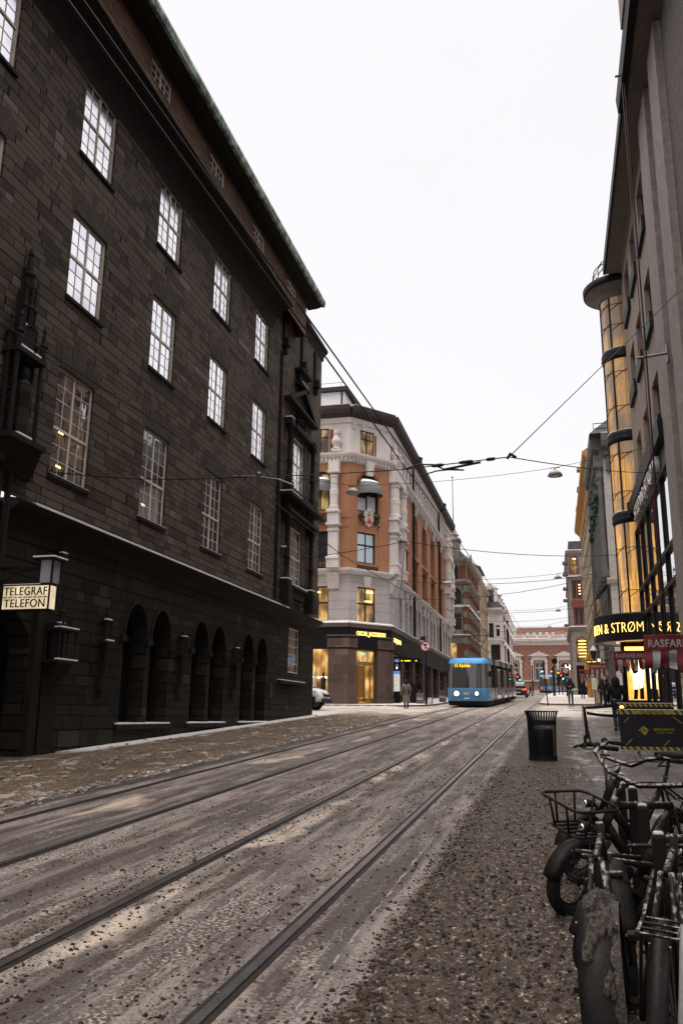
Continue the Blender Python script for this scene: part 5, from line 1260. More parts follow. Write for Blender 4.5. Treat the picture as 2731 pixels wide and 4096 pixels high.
sl2 = MB(); sl2.fb(FRi, 25.1, 26.4, 4, 22.95, -0.1, 0.05); part('slot_glazing', sl2, M['black_glass'], DS)
sl2 = MB(); sl2.ring([FP(FR, 26.2, 22.9, 0.0), FP(FR, 26.2, 4, 0.0)], 0.07, 6); part('drainpipe', sl2, M['grey_pil'], DS)
ev = MB(); sweep(ev, FR, [(0.0, 22.96), (0.12, 23.02), (0.78, 23.06), (0.78, 23.18), (0.0, 23.2)], -12, 39.4); part('eaves_soffit', ev, plain('grey_soffit', (0.15, 0.13, 0.115), 0.85, var=0.2, scale=3), DS)
ev = MB(); sweep(ev, FR, [(0.78, 23.02), (0.86, 23.02), (0.88, 23.42), (0.0, 23.7), (0.0, 23.19), (0.78, 23.19)], 27.6, 39.4); sweep(ev, FR, [(0.70, 23.0), (0.95, 23.0), (1.0, 23.55), (0.0, 24.0), (0.0, 23.19), (0.70, 23.19)], -12, 27.6); part('gutter', ev, M['black_metal'], DS)
ev = MB(); ev.fb(FR, 14, 24.3, 23.6, 24.9, -2, 1.05); part('roof_dormer', ev, M['grey_pil'], DS)
rf = MB(); rf.hexa([(4.1, -12, 23.2), (20, -12, 23.2), (20, 40.5, 23.2), (4.1, 40.5, 23.2), (8, -12, 27), (20, -12, 27), (20, 40.5, 27), (8, 40.5, 27)]); part('roof', rf, M['roof'], DS)
# turret
TC = (4.15, 41.1); TR = 1.0
DST = G(41)
def tur_mat():
    t = NT('golden_blind_glass'); u, z = t.wall_uv(); o = t.obj(); p = t.xyz(o)
    ang = t.math('ARCTAN2', t.math('SUBTRACT', p[1], TC[1]), t.math('SUBTRACT', p[0], TC[0]))
    uu = t.math('MULTIPLY', ang, 1.0)
    v1 = t.comb(t.math('MULTIPLY', uu, 3.2), t.math('MULTIPLY', z, 0.22), 0.0)
    n = t.noise(v1, 1.0, 3, 0.5); fine = t.noise(t.comb(t.math('MULTIPLY', uu, 14), t.math('MULTIPLY', z, 0.5), 0.0), 1.0, 2)
    f = t.math('ADD', t.math('MULTIPLY', n, 0.75), t.math('MULTIPLY', fine, 0.25))
    glowc = t.ramp(f, [(0.36, (0.12, 0.078, 0.045)), (0.46, (0.36, 0.19, 0.07)), (0.55, (0.90, 0.42, 0.06)), (0.66, (1.0, 0.56, 0.10))])
    br = t.new('TexBrick'); br.offset = 0.5; t.put(br.inputs['Vector'], t.comb(t.math('MULTIPLY', uu, 1.0), z, 0.0)); br.inputs['Scale'].default_value = 1.0
    br.inputs['Brick Width'].default_value = 0.20; br.inputs['Row Height'].default_value = 0.34; br.inputs['Mortar Size'].default_value = 0.062; br.inputs['Mortar Smooth'].default_value = 0.4
    dots = t.math('SUBTRACT', 1.0, br.outputs['Fac'])
    uph = t.step(z, 10.0, 22.0)
    glowc = t.mix(t.math('MULTIPLY', t.math('MULTIPLY', dots, 0.28), t.step(t.noise(o, 1.1, 2), 0.35, 0.6)), glowc, (0.06, 0.04, 0.025))
    st = t.math('SUBTRACT', 0.95, t.math('MULTIPLY', uph, 0.62))
    smoke = t.step(t.noise(t.comb(t.math('MULTIPLY', uu, 0.8), t.math('MULTIPLY', z, 0.35), 3.0), 1.0, 3), 0.45, 0.62)
    glowc = t.mix(t.math('MULTIPLY', smoke, 0.75), glowc, (0.13, 0.10, 0.075))
    t.b.inputs['Specular IOR Level'].default_value = 0.6
    return t.out((0.14, 0.11, 0.09), 0.08, 0.0, glowc, st)
M['turret'] = tur_mat()
tm = MB(); tm.lathe((*TC, 0), [(TR, 6.1), (TR, 22.3)], 36); TG = part('turret_glass', tm, M['turret'], DS, smooth=True)
for z in (10.9, 14.9, 19.2):
    bm = MB(); bm.lathe((*TC, 0), [(TR-0.02, z-0.32), (TR+0.05, z-0.3), (TR+0.11, z-0.1), (TR+0.06, z-0.04), (TR+0.10, z+0.1), (TR+0.05, z+0.26), (TR-0.02, z+0.28)], 36); b_ = part('turret_band', bm, M['black_metal'], DS, smooth=True)
    sn_ = MB(); sn_.lathe((*TC, 0), [(TR, z+0.285), (TR+0.05, z+0.27), (TR+0.045, z+0.29), (TR, z+0.305)], 36); part('band_snow', sn_, M['snow'], b_)
for a in (187, 232, 275, 318, 145):
    t_ = math.radians(a); mb = MB()
    c = (TC[0]+(TR+0.0)*math.cos(t_), TC[1]+(TR+0.0)*math.sin(t_))
    mb.ring([(c[0], c[1], 6.1), (c[0], c[1], 22.3)], 0.05, 6); part('turret_mullion', mb, M['black_metal'], DS)
xb = MB()
for zc in (7.3, 9.3, 12.0, 13.9, 16.3, 18.1, 20.6, 21.7):
    for a0, a1 in ((187, 232), (232, 275)):
        P = lambda a, z: (TC[0]+(TR+0.02)*math.cos(math.radians(a)), TC[1]+(TR+0.02)*math.sin(math.radians(a)), z)
        xb.ring([P(a0, zc-0.22), P((a0+a1)/2, zc), P(a1, zc+0.22)], 0.02, 4); xb.ring([P(a0, zc+0.12), P((a0+a1)/2, zc+0.1), P(a1, zc+0.06)], 0.018, 4)
part('turret_bracing', xb, M['black_metal'], DS)
cp = MB(); cp.lathe((*TC, 0), [(TR-0.05, 22.2), (TR+0.12, 22.25), (TR+0.14, 22.5), (TR+0.2, 22.52), (1.35, 22.6), (1.72, 22.72)], 40); part('canopy_soffit', cp, plain('grey_canopy', (0.16, 0.14, 0.125), 0.8), DS, smooth=True)
cp = MB(); cp.lathe((*TC, 0), [(1.70, 22.70), (1.78, 22.75), (1.80, 23.05), (1.6, 23.12), (0.3, 23.3), (0.01, 23.3)], 40); part('canopy_rim', cp, M['black_metal'], DS, smooth=True)
rl = MB()
for k in range(7):
    a = math.radians(150+k*22); rl.ring([(TC[0]+1.3*math.cos(a), TC[1]+1.3*math.sin(a), 23.2), (TC[0]+1.25*math.cos(a), TC[1]+1.25*math.sin(a), 24.0), (TC[0]+0.8*math.cos(a), TC[1]+0.8*math.sin(a), 24.6), (TC[0]+0.1, TC[1], 24.9)], 0.02, 5)
for z, r in ((23.7, 1.28), (24.1, 1.2)): rl.ring([(TC[0]+r*math.cos(2*math.pi*k/24), TC[1]+r*math.sin(2*math.pi*k/24), z) for k in range(24)], 0.018, 5, True)
part('roof_cage', rl, M['iron'], DS)
# black sign disc with glowing letters
SR = 2.2
sd = MB(); sd.lathe((*TC, 0), [(SR-0.3, 5.02), (SR, 5.02), (SR, 6.18), (SR-0.05, 6.24), (0.9, 6.3)], 64); part('sign_drum', sd, M['black_metal'], DS, smooth=False)
sd = MB(); sd.lathe((*TC, 0), [(0.2, 5.1), (1.2, 5.1), (1.2, 5.2), (1.28, 5.2), (1.28, 5.08), (SR-0.28, 5.04)], 48); part('drum_soffit', sd, plain('warm_soffit', (0.30, 0.17, 0.09), 0.4, 0.3), DS)
sd = MB(); sd.lathe((*TC, 0), [(1.22, 5.07), (1.27, 5.07)], 48); part('soffit_light', sd, M['warm_glow'], DS)
sn_ = MB(); sn_.lathe((*TC, 0), [(TR, 6.29), (1.5, 6.29), (1.5, 6.31), (TR, 6.35)], 40); part('drum_snow', sn_, M['snow'], DS)
def drumtext(body, mid):
    def fn(x, y, z):
        a = math.radians(mid)+x/SR
        return (TC[0]+(SR+0.01+z)*math.cos(a), TC[1]+(SR+0.01+z)*math.sin(a), 5.36+y)
    text(body, 0.66, M['gold_glow'], DS, fn, 0.02, sx=0.68, space=1.06, offset=-0.012)
drumtext('STEEN & STRØM', 220)
# glazed shop front below, sign beam with pale letters
FGz = ((4.05, 0.0), (0, 1), (-1, 0))
gl = MB(); gl.quad(FP(FGz, 28.3, G(28)), FP(FGz, 40.1, G(40)), FP(FGz, 40.1, 10.05), FP(FGz, 28.3, 10.05)); SG = part('shop_glass', gl, M['pane_mirror'], DS)
gl = MB(); gl.quad(FP(FGz, 6, G(6)), FP(FGz, 23.4, G(23)), FP(FGz, 23.4, 8.0), FP(FGz, 6, 8.0)); part('shop_glass', gl, M['pane_mirror'], DS)
for u in (30.6, 33.0, 35.4, 37.8, 40.05):
    ml = MB(); ml.fb(FGz, u-0.06, u+0.06, G(u), 10.05, 0.0, 0.09); part('shop_mullion', ml, M['black_metal'], DS)
for zz in (7.3, 6.1):
    ml = MB(); ml.fb(FGz, 28.3, 39.98, zz-0.08, zz+0.08, 0.0, 0.11); part('shop_transom', ml, M['black_metal'], DS)
ml = MB(); ml.fb(FGz, 28.3, 40.0, G(30)-0.2, G(30)+0.5, 0.0, 0.06); part('shop_plinth', ml, M['mottled'], DS)
bm = MB(); sweep(bm, FGz, [(-0.1, 10.9), (0.28, 10.9), (0.3, 11.45), (-0.1, 11.5)], 28.3, 40.0); part('sign_beam', bm, M['black_metal'], DS)
c = FP(FGz, 40.05, 0, 0.14); cb = MB(); cb.lathe((c[0], c[1], 0), [(0.02, 10.75), (0.22, 10.75), (0.22, 11.5), (0.02, 11.5)], 14); part('beam_drum', cb, M['black_metal'], DS)
bk = MB(); bk.fb(FGz, 28.3, 40.0, 10.05, 10.9, -0.1, 0.02); part('sign_panel', bk, plain('grey_sign_panel', (0.10, 0.09, 0.09), 0.5), DS)
bm = MB(); bm.fb(FGz, 28.3, 40.0, 9.92, 10.05, -0.1, 0.12); part('sign_rail', bm, M['black_metal'], DS)
text('STEEN & STRØM', 0.85, plain('pale_letter_face', (0.55, 0.53, 0.52), 0.4, bump=0), DS, lambda x, y, z: FP(FGz, 34.2-x, 10.17+y, 0.17+z), 0.10, sx=1.25, space=1.05)
# ground floor behind the drum: piers and light box
for x0, x1, y0 in ((4.05, 5.4, 41.6), ):
    mb = MB(); mb.box(x0-0.6, x1+8, y0+0.6, y0+0.9, G(41), 5.2); part('shop_wall', mb, M['black_glass'], DS)
mb = MB(); mb.box(3.1, 4.4, 41.35, 41.9, G(41)-0.1, 5.1); part('turret_base', mb, M['black_metal'], DS)
mb = MB(); mb.box(3.2, 4.3, 41.0, 41.36, G(41)-0.1, G(41)+0.42); part('grey_step', mb, M['white_stucco'], DS)
AL = thing('light_box', 'glowing yellow light box showing a figure in a pale coat under the black round sign', 'light box', (3.72, 41.3, 2.4))
ax0, ax1, az0, az1 = 3.28, 4.15, 2.46, 4.42
mb = MB(); mb.box(ax0-0.05, ax1+0.05, 41.25, 41.34, az0-0.06, az1+0.05); part('case', mb, M['black_metal'], AL)
def posterm():
    t = NT('light_box_yellow'); n = t.noise(t.obj(), 2.0, 3)
    return t.out((0, 0, 0), 0.5, 0, t.ramp(n, [(0.35, (1.0, 0.42, 0.05)), (0.6, (1.0, 0.66, 0.15))]), 1.5)
mb = MB(); mb.box(ax0, ax1, 41.235, 41.25, az0, az1); part('light_panel', mb, posterm(), AL)
def flat(nm, pts, mat, y):
    mb = MB(); mb.prism([(ax0+u*(ax1-ax0), y, az0+v*(az1-az0)) for u, v in pts], (0, 0, 0), (0, 0.004, 0)); part(nm, mb, mat, AL)
flat('printed_coat', [(0.28, 0.25), (0.25, 0.62), (0.2, 0.7), (0.3, 0.92), (0.45, 0.98), (0.62, 0.97), (0.8, 0.9), (0.86, 0.62), (0.80, 0.42), (0.72, 0.3), (0.62, 0.24), (0.52, 0.45), (0.5, 0.25)], glow('printed_white', (1.0, 0.86, 0.5), 3.0), 41.228)
flat('printed_bag', [(0.28, 0.62), (0.24, 0.74), (0.40, 0.84), (0.52, 0.80), (0.58, 0.66), (0.42, 0.60)], M['black_metal'], 41.222)
flat('printed_legs', [(0.24, 0.02), (0.3, 0.25), (0.50, 0.25), (0.44, 0.02)], M['black_metal'], 41.224)
flat('printed_legs', [(0.56, 0.02), (0.58, 0.26), (0.78, 0.30), (0.78, 0.02)], M['black_metal'], 41.220)
flat('printed_arm', [(0.1, 0.66), (0.3, 0.5), (0.38, 0.54), (0.2, 0.72)], glow('printed_sleeve', (1.0, 0.8, 0.35), 2.2), 41.216)
mb = MB(); mb.box(3.24, 4.08, 41.22, 41.34, 4.72, 4.88); part('header_light', mb, glow('header_light_glow', (1.0, 0.62, 0.16), 3.0), AL)

# ================================================================== WHITE TILED BUILDING (right, across the crossing)
M['white_tile'] = ashlar('white_glazed_brick', (0.44, 0.41, 0.39), (0.50, 0.47, 0.445), (0.55, 0.51, 0.49), 0.34, 0.125, joint=(0.14, 0.12, 0.115), irregular=False, mortar=0.012, rough=0.45, bump=0.2)
M['grey_col'] = plain('grey_carved_stone', (0.10, 0.092, 0.092), 0.8, var=0.35, scale=2, bump=0.4, bscale=9)
WT = thing('white_tiled_building', 'white glazed brick building with dark columned street front and green garlands', 'building', (8, 62, G(58)))
FT2 = ((3.9, 57.5), (1, 0), (0, -1)); FS2 = ((3.9, 57.5), (0, 1), (-1, 0))
wl_ = MB(); facade(wl_, FT2, 0, 14, 10.65, 19.2, [], 0); part('tiled_wall', wl_, M['white_tile'], WT)
wl_ = MB(); facade(wl_, FT2, 0, 14, 1.5, 10.4, [], 0); part('stone_wall', wl_, M['grey_stone'], WT)
mb = MB(); sweep(mb, FT2, [(-0.1, 10.3), (0.2, 10.35), (0.35, 10.55), (0.35, 10.68), (-0.1, 10.75)], -0.2, 14); part('ledge', mb, M['grey_stone'], WT)
wl_ = MB(); hh = []
for k in range(5): hh += [(0.7+k*2.2, 1.9+k*2.2, 11.0, 17.6), (0.6+k*2.2, 2.0+k*2.2, 7.2, 10.0), (0.6+k*2.2, 2.0+k*2.2, 3.0, 6.2)]
facade(wl_, FS2, 0, 11.2, 1.5, 19.2, hh, 0.3); part('street_wall', wl_, M['grey_col'], WT)
for h in hh: window(WT, FS2, *h, M['pane_sky'] if h[2] == 11.0 else M['lit_soft'], M['dark_frame'], 0.25, 2, 3 if h[2] == 11.0 else 1, 0, 0.07, 0.05)
for k in range(6):
    u = 0.2+k*2.15
    cl = MB(); cl.fb(FS2, u-0.25, u+0.25, 10.8, 11.3, 0, 0.5); c = FP(FS2, u, 0, 0.24); cl.lathe((c[0], c[1], 0), [(0.22, 11.3), (0.2, 11.6), (0.17, 17.4), (0.26, 17.7), (0.22, 18.0), (0.3, 18.5)], 10); cl.fb(FS2, u-0.3, u+0.3, 18.4, 19.2, 0, 0.6)
    part('column', cl, M['grey_col'], WT, smooth=False)
    gd = MB()
    for q in range(16): gd.ball(FP(FS2, u+R.gauss(0, 0.10), R.uniform(15.2, 17.6-(k % 3)*0.6), 0.5+R.uniform(-0.05, 0.1)), R.uniform(0.06, 0.13), 5, 4)
    part('garland', gd, plain('green_garland', (0.010, 0.045, 0.032), 0.7, var=0.6, scale=9), WT)
def wt2(prof, nm, mat):
    mb = MB(); sweep(mb, FT2, prof, -0.05, 14); sweep(mb, FS2, prof, -0.05, 11.2); part(nm, mb, mat, WT)
wt2([(-0.05, 19.1), (0.15, 19.15), (0.2, 19.6), (0.65, 19.75), (0.78, 20.1), (0.8, 20.6), (-0.05, 20.7)], 'eaves', M['grey_col'])
wt2([(0.0, 20.66), (0.8, 20.6), (0.8, 20.68), (0.0, 20.78)], 'eaves_snow', M['dirty_snow'])
for k in range(8):
    br_ = MB(); br_.fb(FT2, 0.1+k*0.6, 0.4+k*0.6, 19.2, 19.7, 0, 0.3); part('bracket', br_, M['grey_col'], WT)
for u in (0.35, 1.5, 2.6):
    cl = MB(); c = FP(FT2, u, 0, 0.12); cl.lathe((c[0], c[1], 0), [(0.15, 18.0), (0.13, 18.2), (0.11, 18.9), (0.17, 19.1)], 8); part('small_column', cl, M['grey_col'], WT)
rf = MB(); rf.hexa([(3.1, 56.7, 20.6), (18, 56.7, 20.6), (18, 68.8, 20.6), (3.1, 68.8, 20.6), (5.5, 58.5, 23.0), (16, 58.5, 23.0), (16, 68.8, 23.0), (5.5, 68.8, 23.0)]); part('roof', rf, M['roof'], WT)
rl = MB(); rl.ring([(3.4, 57.0, 20.7), (3.4, 57.0, 21.4), (9, 57.0, 21.4)], 0.03, 5); rl.ring([(3.4, 57.0, 21.05), (9, 57.0, 21.05)], 0.02, 5)
for k in range(5): rl.ring([(3.4+k*1.1, 57.0, 20.7), (3.4+k*1.1, 57.0, 21.4)], 0.02, 5)
part('roof_railing', rl, M['iron'], WT)
for u0, z, d in ((1.2, 10.6, 1.4), (4.6, 8.9, 1.6), (8.0, 7.6, 1.6)):
    aw_ = MB(); aw_.prism([FP(FS2, u0, z, 0.05), FP(FS2, u0, z-0.9, d*0.6), FP(FS2, u0, z-0.95, d*0.6), FP(FS2, u0, z-0.1, 0.05)], FP(FS2, 0, 0, 0), FP(FS2, 2.6, 0, 0)); part('awning', aw_, M['dark_frame'], WT)
# ------------------------------------------------ yellow house
M['yellow'] = plain('ochre_stone', (0.40, 0.20, 0.035), 0.75, var=0.15, scale=1.5, bump=0.3)
M['pale_brick'] = ashlar('pale_brick', (0.34, 0.30, 0.26), (0.40, 0.36, 0.31), (0.46, 0.42, 0.37), 0.4, 0.14, joint=(0.25, 0.22, 0.2), irregular=False, mortar=0.008)
YH = thing('yellow_house', 'pale brick house with ochre yellow bands, gable and corner turret', 'building', (8, 85, G(85)))
FY = ((3.85, 68.8), (0, 1), (-1, 0))
hy = []
for k in range(9): hy += [(1.2+k*3.3, 2.7+k*3.3, za, za+2.2) for za in (8.9, 12.6, 16.4, 19.6)]
wl_ = MB(); facade(wl_, FY, 0, 31, 3, 22.8, hy, 0.3); facade(wl_, ((3.85, 99.8), (1, 0), (0, 1)), 0, 12, 3, 22.8, [], 0); part('wall', wl_, M['pale_brick'], YH)
for h in hy: window(YH, FY, *h, M['pane_dark'], M['dark_frame'], 0.25, 2, 1, 0, 0.07, 0.06)
for zz in (8.0, 10.2, 12.2, 14.0, 16.0, 18.2, 20.4):
    mb = MB(); mb.fb(FY, 0, 31.05, zz, zz+0.34, -0.02, 0.06); part('yellow_band', mb, M['yellow'], YH)
mb = MB(); sweep(mb, FY, [(-0.1, 21.6), (0.1, 21.7), (0.2, 22.4), (0.7, 22.9), (0.75, 23.2), (-0.1, 23.3)], 0, 31.4); part('eaves', mb, M['yellow'], YH)
mb = MB(); mb.fb(FY, 24, 31.0, 3, 8.3, 0, 0.3); mb.fb(FY, 24.2, 30.8, 5.0, 7.6, 0.3, 0.5); part('bay_base', mb, M['yellow'], YH)
for u, zt, w_ in ((29.6, 26.2, 0.6), (20.0, 28.2, 0.5)):
    gb = MB()
    gb.fb(FY, u-w_, u+w_, 23.2, zt-3.2, -0.7, 0.35); gb.fb(FY, u-w_-0.2, u+w_+0.2, zt-3.2, zt-2.9, -0.9, 0.6); gb.fb(FY, u-w_*0.8, u+w_*0.8, zt-2.9, zt-1.0, -0.6, 0.2); gb.fb(FY, u-w_*1.1, u+w_*1.1, zt-1.0, zt-0.75, -0.8, 0.5)
    gb.lathe((*FP(FY, u, 0, -0.15)[:2], 0), [(0.35, zt-0.75), (0.2, zt-0.5), (0.32, zt-0.2), (0.02, zt)], 8)
    p = part('gable_pier', gb, M['yellow'], YH)
    sn_ = MB(); sn_.fb(FY, u-w_-0.18, u+w_+0.18, zt-2.9, zt-2.82, -0.8, 0.58); sn_.fb(FY, u-w_*1.08, u+w_*1.08, zt-0.75, zt-0.62, -0.7, 0.48); part('snow_cover', sn_, M['snow'], p)
rf = MB(); rf.hexa([(3.2, 68.9, 23.2), (16, 68.9, 23.2), (16, 99.9, 23.2), (3.2, 99.9, 23.2), (7.5, 68.9, 26.5), (14, 68.9, 26.5), (14, 98, 26.5), (7.5, 98, 26.5)]); part('roof', rf, M['roof'], YH)
dp = MB(); dp.ring([FP(FY, 4.0, 22.6, 0.25), FP(FY, 4.0, 4, 0.25)], 0.12, 6); part('drainpipe', dp, M['steel'], YH)
# ------------------------------------------------ brown stone house with arched windows
M['brown_stone'] = plain('brown_grey_stone', (0.19, 0.16, 0.145), 0.85, var=0.35, scale=1.4, bump=0.5, bscale=7)
M['red_wood'] = plain('red_brown_wood', (0.16, 0.045, 0.03), 0.6, var=0.2)
AB = thing('brown_stone_house', 'brown grey stone house with tall red framed bay windows and an arched shop', 'building', (8, 122, G(118)))
FD = ((2.55, 118.0), (1, 0), (0, -1)); FD2 = ((2.55, 118.0), (0, 1), (-1, 0))
hd_ = [(0.12, 1.42, 20.9, 23.5, 0.6), (0.3, 1.7, 17.4, 20.1), (0.4, 1.8, 13.8, 16.2), (0.5, 2.0, 8.9, 12.3, 0.75), (0.4, 2.0, 4.0, 8.5)]
hd2 = [(1.0+k*3, 2.2+k*3, za, za+2.2) for k in range(6) for za in (8.5, 13.8, 17.4, 21)]
wl_ = MB(); facade(wl_, FD, 0, 12, 3, 24.4, hd_, 0.3); facade(wl_, FD2, 0, 20, 3, 24.4, hd2, 0.3); part('wall', wl_, M['brown_stone'], AB)
window(AB, FD, *hd_[0][:4], M['lit_soft'], M['red_wood'], 0.2, 2, 1, 0.6, 0.14, 0.1, [22.2])
window(AB, FD, *hd_[1], M['pane_dark'], M['red_wood'], 0.2, 2, 1, 0, 0.22, 0.2)
window(AB, FD, *hd_[2], M['pane_dark'], M['red_wood'], 0.2, 2, 1, 0, 0.22, 0.2)
window(AB, FD, *hd_[3][:4], M['lit_soft'], M['red_wood'], 0.25, 1, 1, 0.75, 0.14)
window(AB, FD, *hd_[4], M['black_glass'], M['dark_frame'], 0.25, 1, 1, 0, 0.12)
for h in hd2: window(AB, FD2, *h, M['pane_dark'], M['red_wood'], 0.25, 2, 1, 0, 0.12, 0.1)
for k in range(6):
    st = MB(); st.fb(FD, 0.8, 1.85, 9.6+k*0.42, 9.74+k*0.42, -0.24, -0.2); part('lamp_strip', st, glow('strip_light', (1.0, 0.66, 0.15), 2.6) if 'strip_light' not in bpy.data.materials else bpy.data.materials['strip_light'], AB)
lp_ = MB(); lp_.fb(FD, 0.7, 1.1, 23.0, 23.15, -0.19, -0.17); part('lamp_strip', lp_, M['warm_glow'], AB)
for k in range(4):
    lp_ = MB(); lp_.fb(FD, 1.25, 1.5, 18.1+k*0.42, 18.26+k*0.42, -0.19, -0.17); part('lamp_strip', lp_, M['warm_glow'], AB)
mb = MB(); mb.fb(FD, 0.3, 1.8, 16.3, 17.3, 0, 0.2); part('wood_panel', mb, M['red_wood'], AB)
def ab2(prof, nm, mat):
    mb = MB(); sweep(mb, FD, prof, -0.05, 12); sweep(mb, FD2, prof, -0.05, 20); part(nm, mb, mat, AB)
ab2([(-0.05, 20.3), (0.1, 20.35), (0.2, 20.55), (-0.05, 20.6)], 'string_course', M['brown_stone'])
ab2([(-0.05, 13.1), (0.15, 13.2), (0.35, 13.5), (0.38, 13.65), (-0.05, 13.7)], 'string_course', M['brown_stone'])
ab2([(0.0, 13.69), (0.37, 13.65), (0.37, 13.72), (0.0, 13.78)], 'ledge_snow', M['snow'])
ab2([(0.0, 20.59), (0.19, 20.56), (0.19, 20.64), (0.0, 20.68)], 'ledge_snow', M['snow'])
ab2([(-0.05, 23.6), (0.2, 23.8), (0.3, 24.2), (-0.05, 24.25)], 'cornice', M['brown_stone'])
ab2([(0.0, 24.24), (0.29, 24.2), (0.29, 24.28), (0.0, 24.32)], 'cornice_snow', M['snow'])
mb = MB(); mb.hexa([(2.6, 118.1, 24.3), (14, 118.1, 24.3), (14, 138, 24.3), (2.6, 138, 24.3), (2.75, 118.3, 25.6), (13, 118.3, 25.6), (13, 137, 25.6), (2.75, 137, 25.6)]); part('roof', mb, M['roof'], AB)
for k, z in enumerate((22.6, 21.5, 19.9, 18.6, 15.2)):
    bl_ = MB(); bl_.fb(FD2, 1.0+k*3.2, 2.6+k*3.2, z, z+0.3, 0, 0.7); part('balcony', bl_, M['brown_stone'], AB)
text('MMC', 0.42, glow('dim_red_letters', (0.5, 0.06, 0.03), 0.7), AB, lambda x, y, z: FP(FD, 1.15+x, 7.7+y, -0.2+z), 0.01)

# ================================================================== OVERHEAD WIRES AND STREET LAMPS
def wire(pts, r, label, group, name='overhead_wire', cat='wire'):
    mb = MB(); mb.ring(pts, r, 5); return solo(name, mb, M['wire'], label, cat, group)
def sag(a, b, s_, n=8):
    a, b = V(a), V(b)
    return [tuple(a.lerp(b, k/n)-V((0, 0, s_*4*(k/n)*(1-k/n)))) for k in range(n+1)]
cwR = lambda y: -2.5+0.0052*y
cwL = lambda y: -5.65+0.0052*y
wire([(cwR(y), y, G(y)+5.40) for y in (-6, 6, 14.4, 31, 45, 60, 80, 110, 165)], 0.011, 'contact wire running above the right track', 'tram contact wires')
wire([(cwR(y)+0.17, y, G(y)+5.2+0.04*max(0, min(1, y/14.4))*5) for y in (-6, 6, 10, 14.4)], 0.010, 'second lower wire above the right track, joining the contact wire at the splice', 'tram contact wires')
wire([(cwL(y), y, G(y)+5.42-0.4*(1 if 18 < y < 34 else 0)) for y in (-6, 6, 14.6, 22, 31, 45, 60, 80, 110, 165)], 0.011, 'contact wire running above the left track', 'tram contact wires')
JR = V((-0.6, 14.5, 6.15))
wire(sag((-11, 16.2, 7.0), (-5.8, 14.65, 6.12), 0.1), 0.010, 'span wire from the granite wall to the left contact wire', 'span wires across the street')
wire(sag((-5.8, 14.65, 6.12), (-2.5, 14.45, 6.02), 0.02), 0.010, 'span wire between the two contact wires at the near splice', 'span wires across the street')
wire(sag((-2.5, 14.45, 6.02), JR, 0.0), 0.011, 'short span wire holding the row of black insulators', 'span wires across the street')
wire(sag(JR, (4.12, 23.8, 13.85), 0.0), 0.010, 'steep span wire rising to the pilaster of the department store', 'span wires across the street')
wire(sag(JR, (4.0, 28.6, 9.65), 0.1), 0.010, 'span wire running to the sign beam of the department store', 'span wires across the street')
ins = MB()
for t_, l_ in ((0.33, 0.22), (0.60, 0.26), (0.83, 0.16)):
    c = V((-2.5, 14.45, 6.02)).lerp(JR, t_); d = (JR-V((-2.5, 14.45, 6.02))).normalized()
    ins.ring([c-d*l_/2, c-d*l_*0.3, c+d*l_*0.3, c+d*l_/2], [0.02, 0.033, 0.033, 0.02], 7)
ins.ring([JR-V((0.03, 0, 0.03)), JR+V((0.02, 0, 0.06)), JR+V((0.12, 0, -0.02))], 0.03, 6)
ins.ring([(-2.5, 14.45, 6.02), (-2.2, 14.46, 6.10), (-1.95, 14.46, 6.08), (-1.75, 14.47, 5.98), (-1.4, 14.48, 5.95)], 0.015, 6)
ins.ring([(-2.2, 14.47, 5.88), (-1.9, 14.47, 5.96), (-1.7, 14.47, 5.97), (-1.5, 14.47, 5.97)], 0.013, 6)
ins.ring([(-1.75, 14.47, 5.98), (-1.1, 14.48, 6.08)], 0.022, 6)
solo('insulator_hanger', ins, M['wire'], 'black insulators and curved clamp arms on the nearest span wire', 'insulator')
hg = MB(); hg.ring([(-5.9, 14.65, 6.15), (-5.4, 14.6, 6.1), (-4.9, 14.5, 5.98), (-4.6, 14.5, 5.85)], 0.016, 6); hg.ball((-5.35, 14.6, 6.14), 0.05)
solo('wire_clamp_arm', hg, M['steel'], 'small curved steel clamp arm over the left track before the granite wall', 'insulator')
wire(sag((-10.85, 35.5, 8.5), (-5.3, 31, 8.15), 0.05), 0.014, 'span wire from the carved window bay to the hanger over the left track', 'span wires across the street')
wire(sag((-5.3, 31, 8.15), (3.2, 40.2, 9.05), 0.25), 0.014, 'span wire from the left track hanger to the golden turret', 'span wires across the street')
wire(sag((cwL(31), 31, G(31)+5.0), (-5.3, 31, 8.15), 0), 0.012, 'upright drop wire above the left track', 'span wires across the street')
for i, (y, zl, zr) in enumerate(((52, 10.3, 10.6), (57, 9.6, 11.2), (76, 11.3, 11.6), (92, 12.2, 12.6), (108, 12.6, 12.9), (128, 13.4, 13.8), (150, 14.2, 14.4))):
    wire(sag((-11.1 if y < 96 else -9.4 if y < 129 else -7.3, y, zl), (3.9 if y > 57 else 3.3, y+2.5, zr), 0.6), 0.017 if y < 100 else 0.022, ['span wire at the near corner of the orange building', 'span wire from the shop ledge to the white tiled corner', 'span wire halfway along the orange facade', 'span wire at the far end of the orange facade', 'span wire by the brick house', 'span wire before the white house', 'farthest span wire, just before the museum'][i], 'span wires across the street')
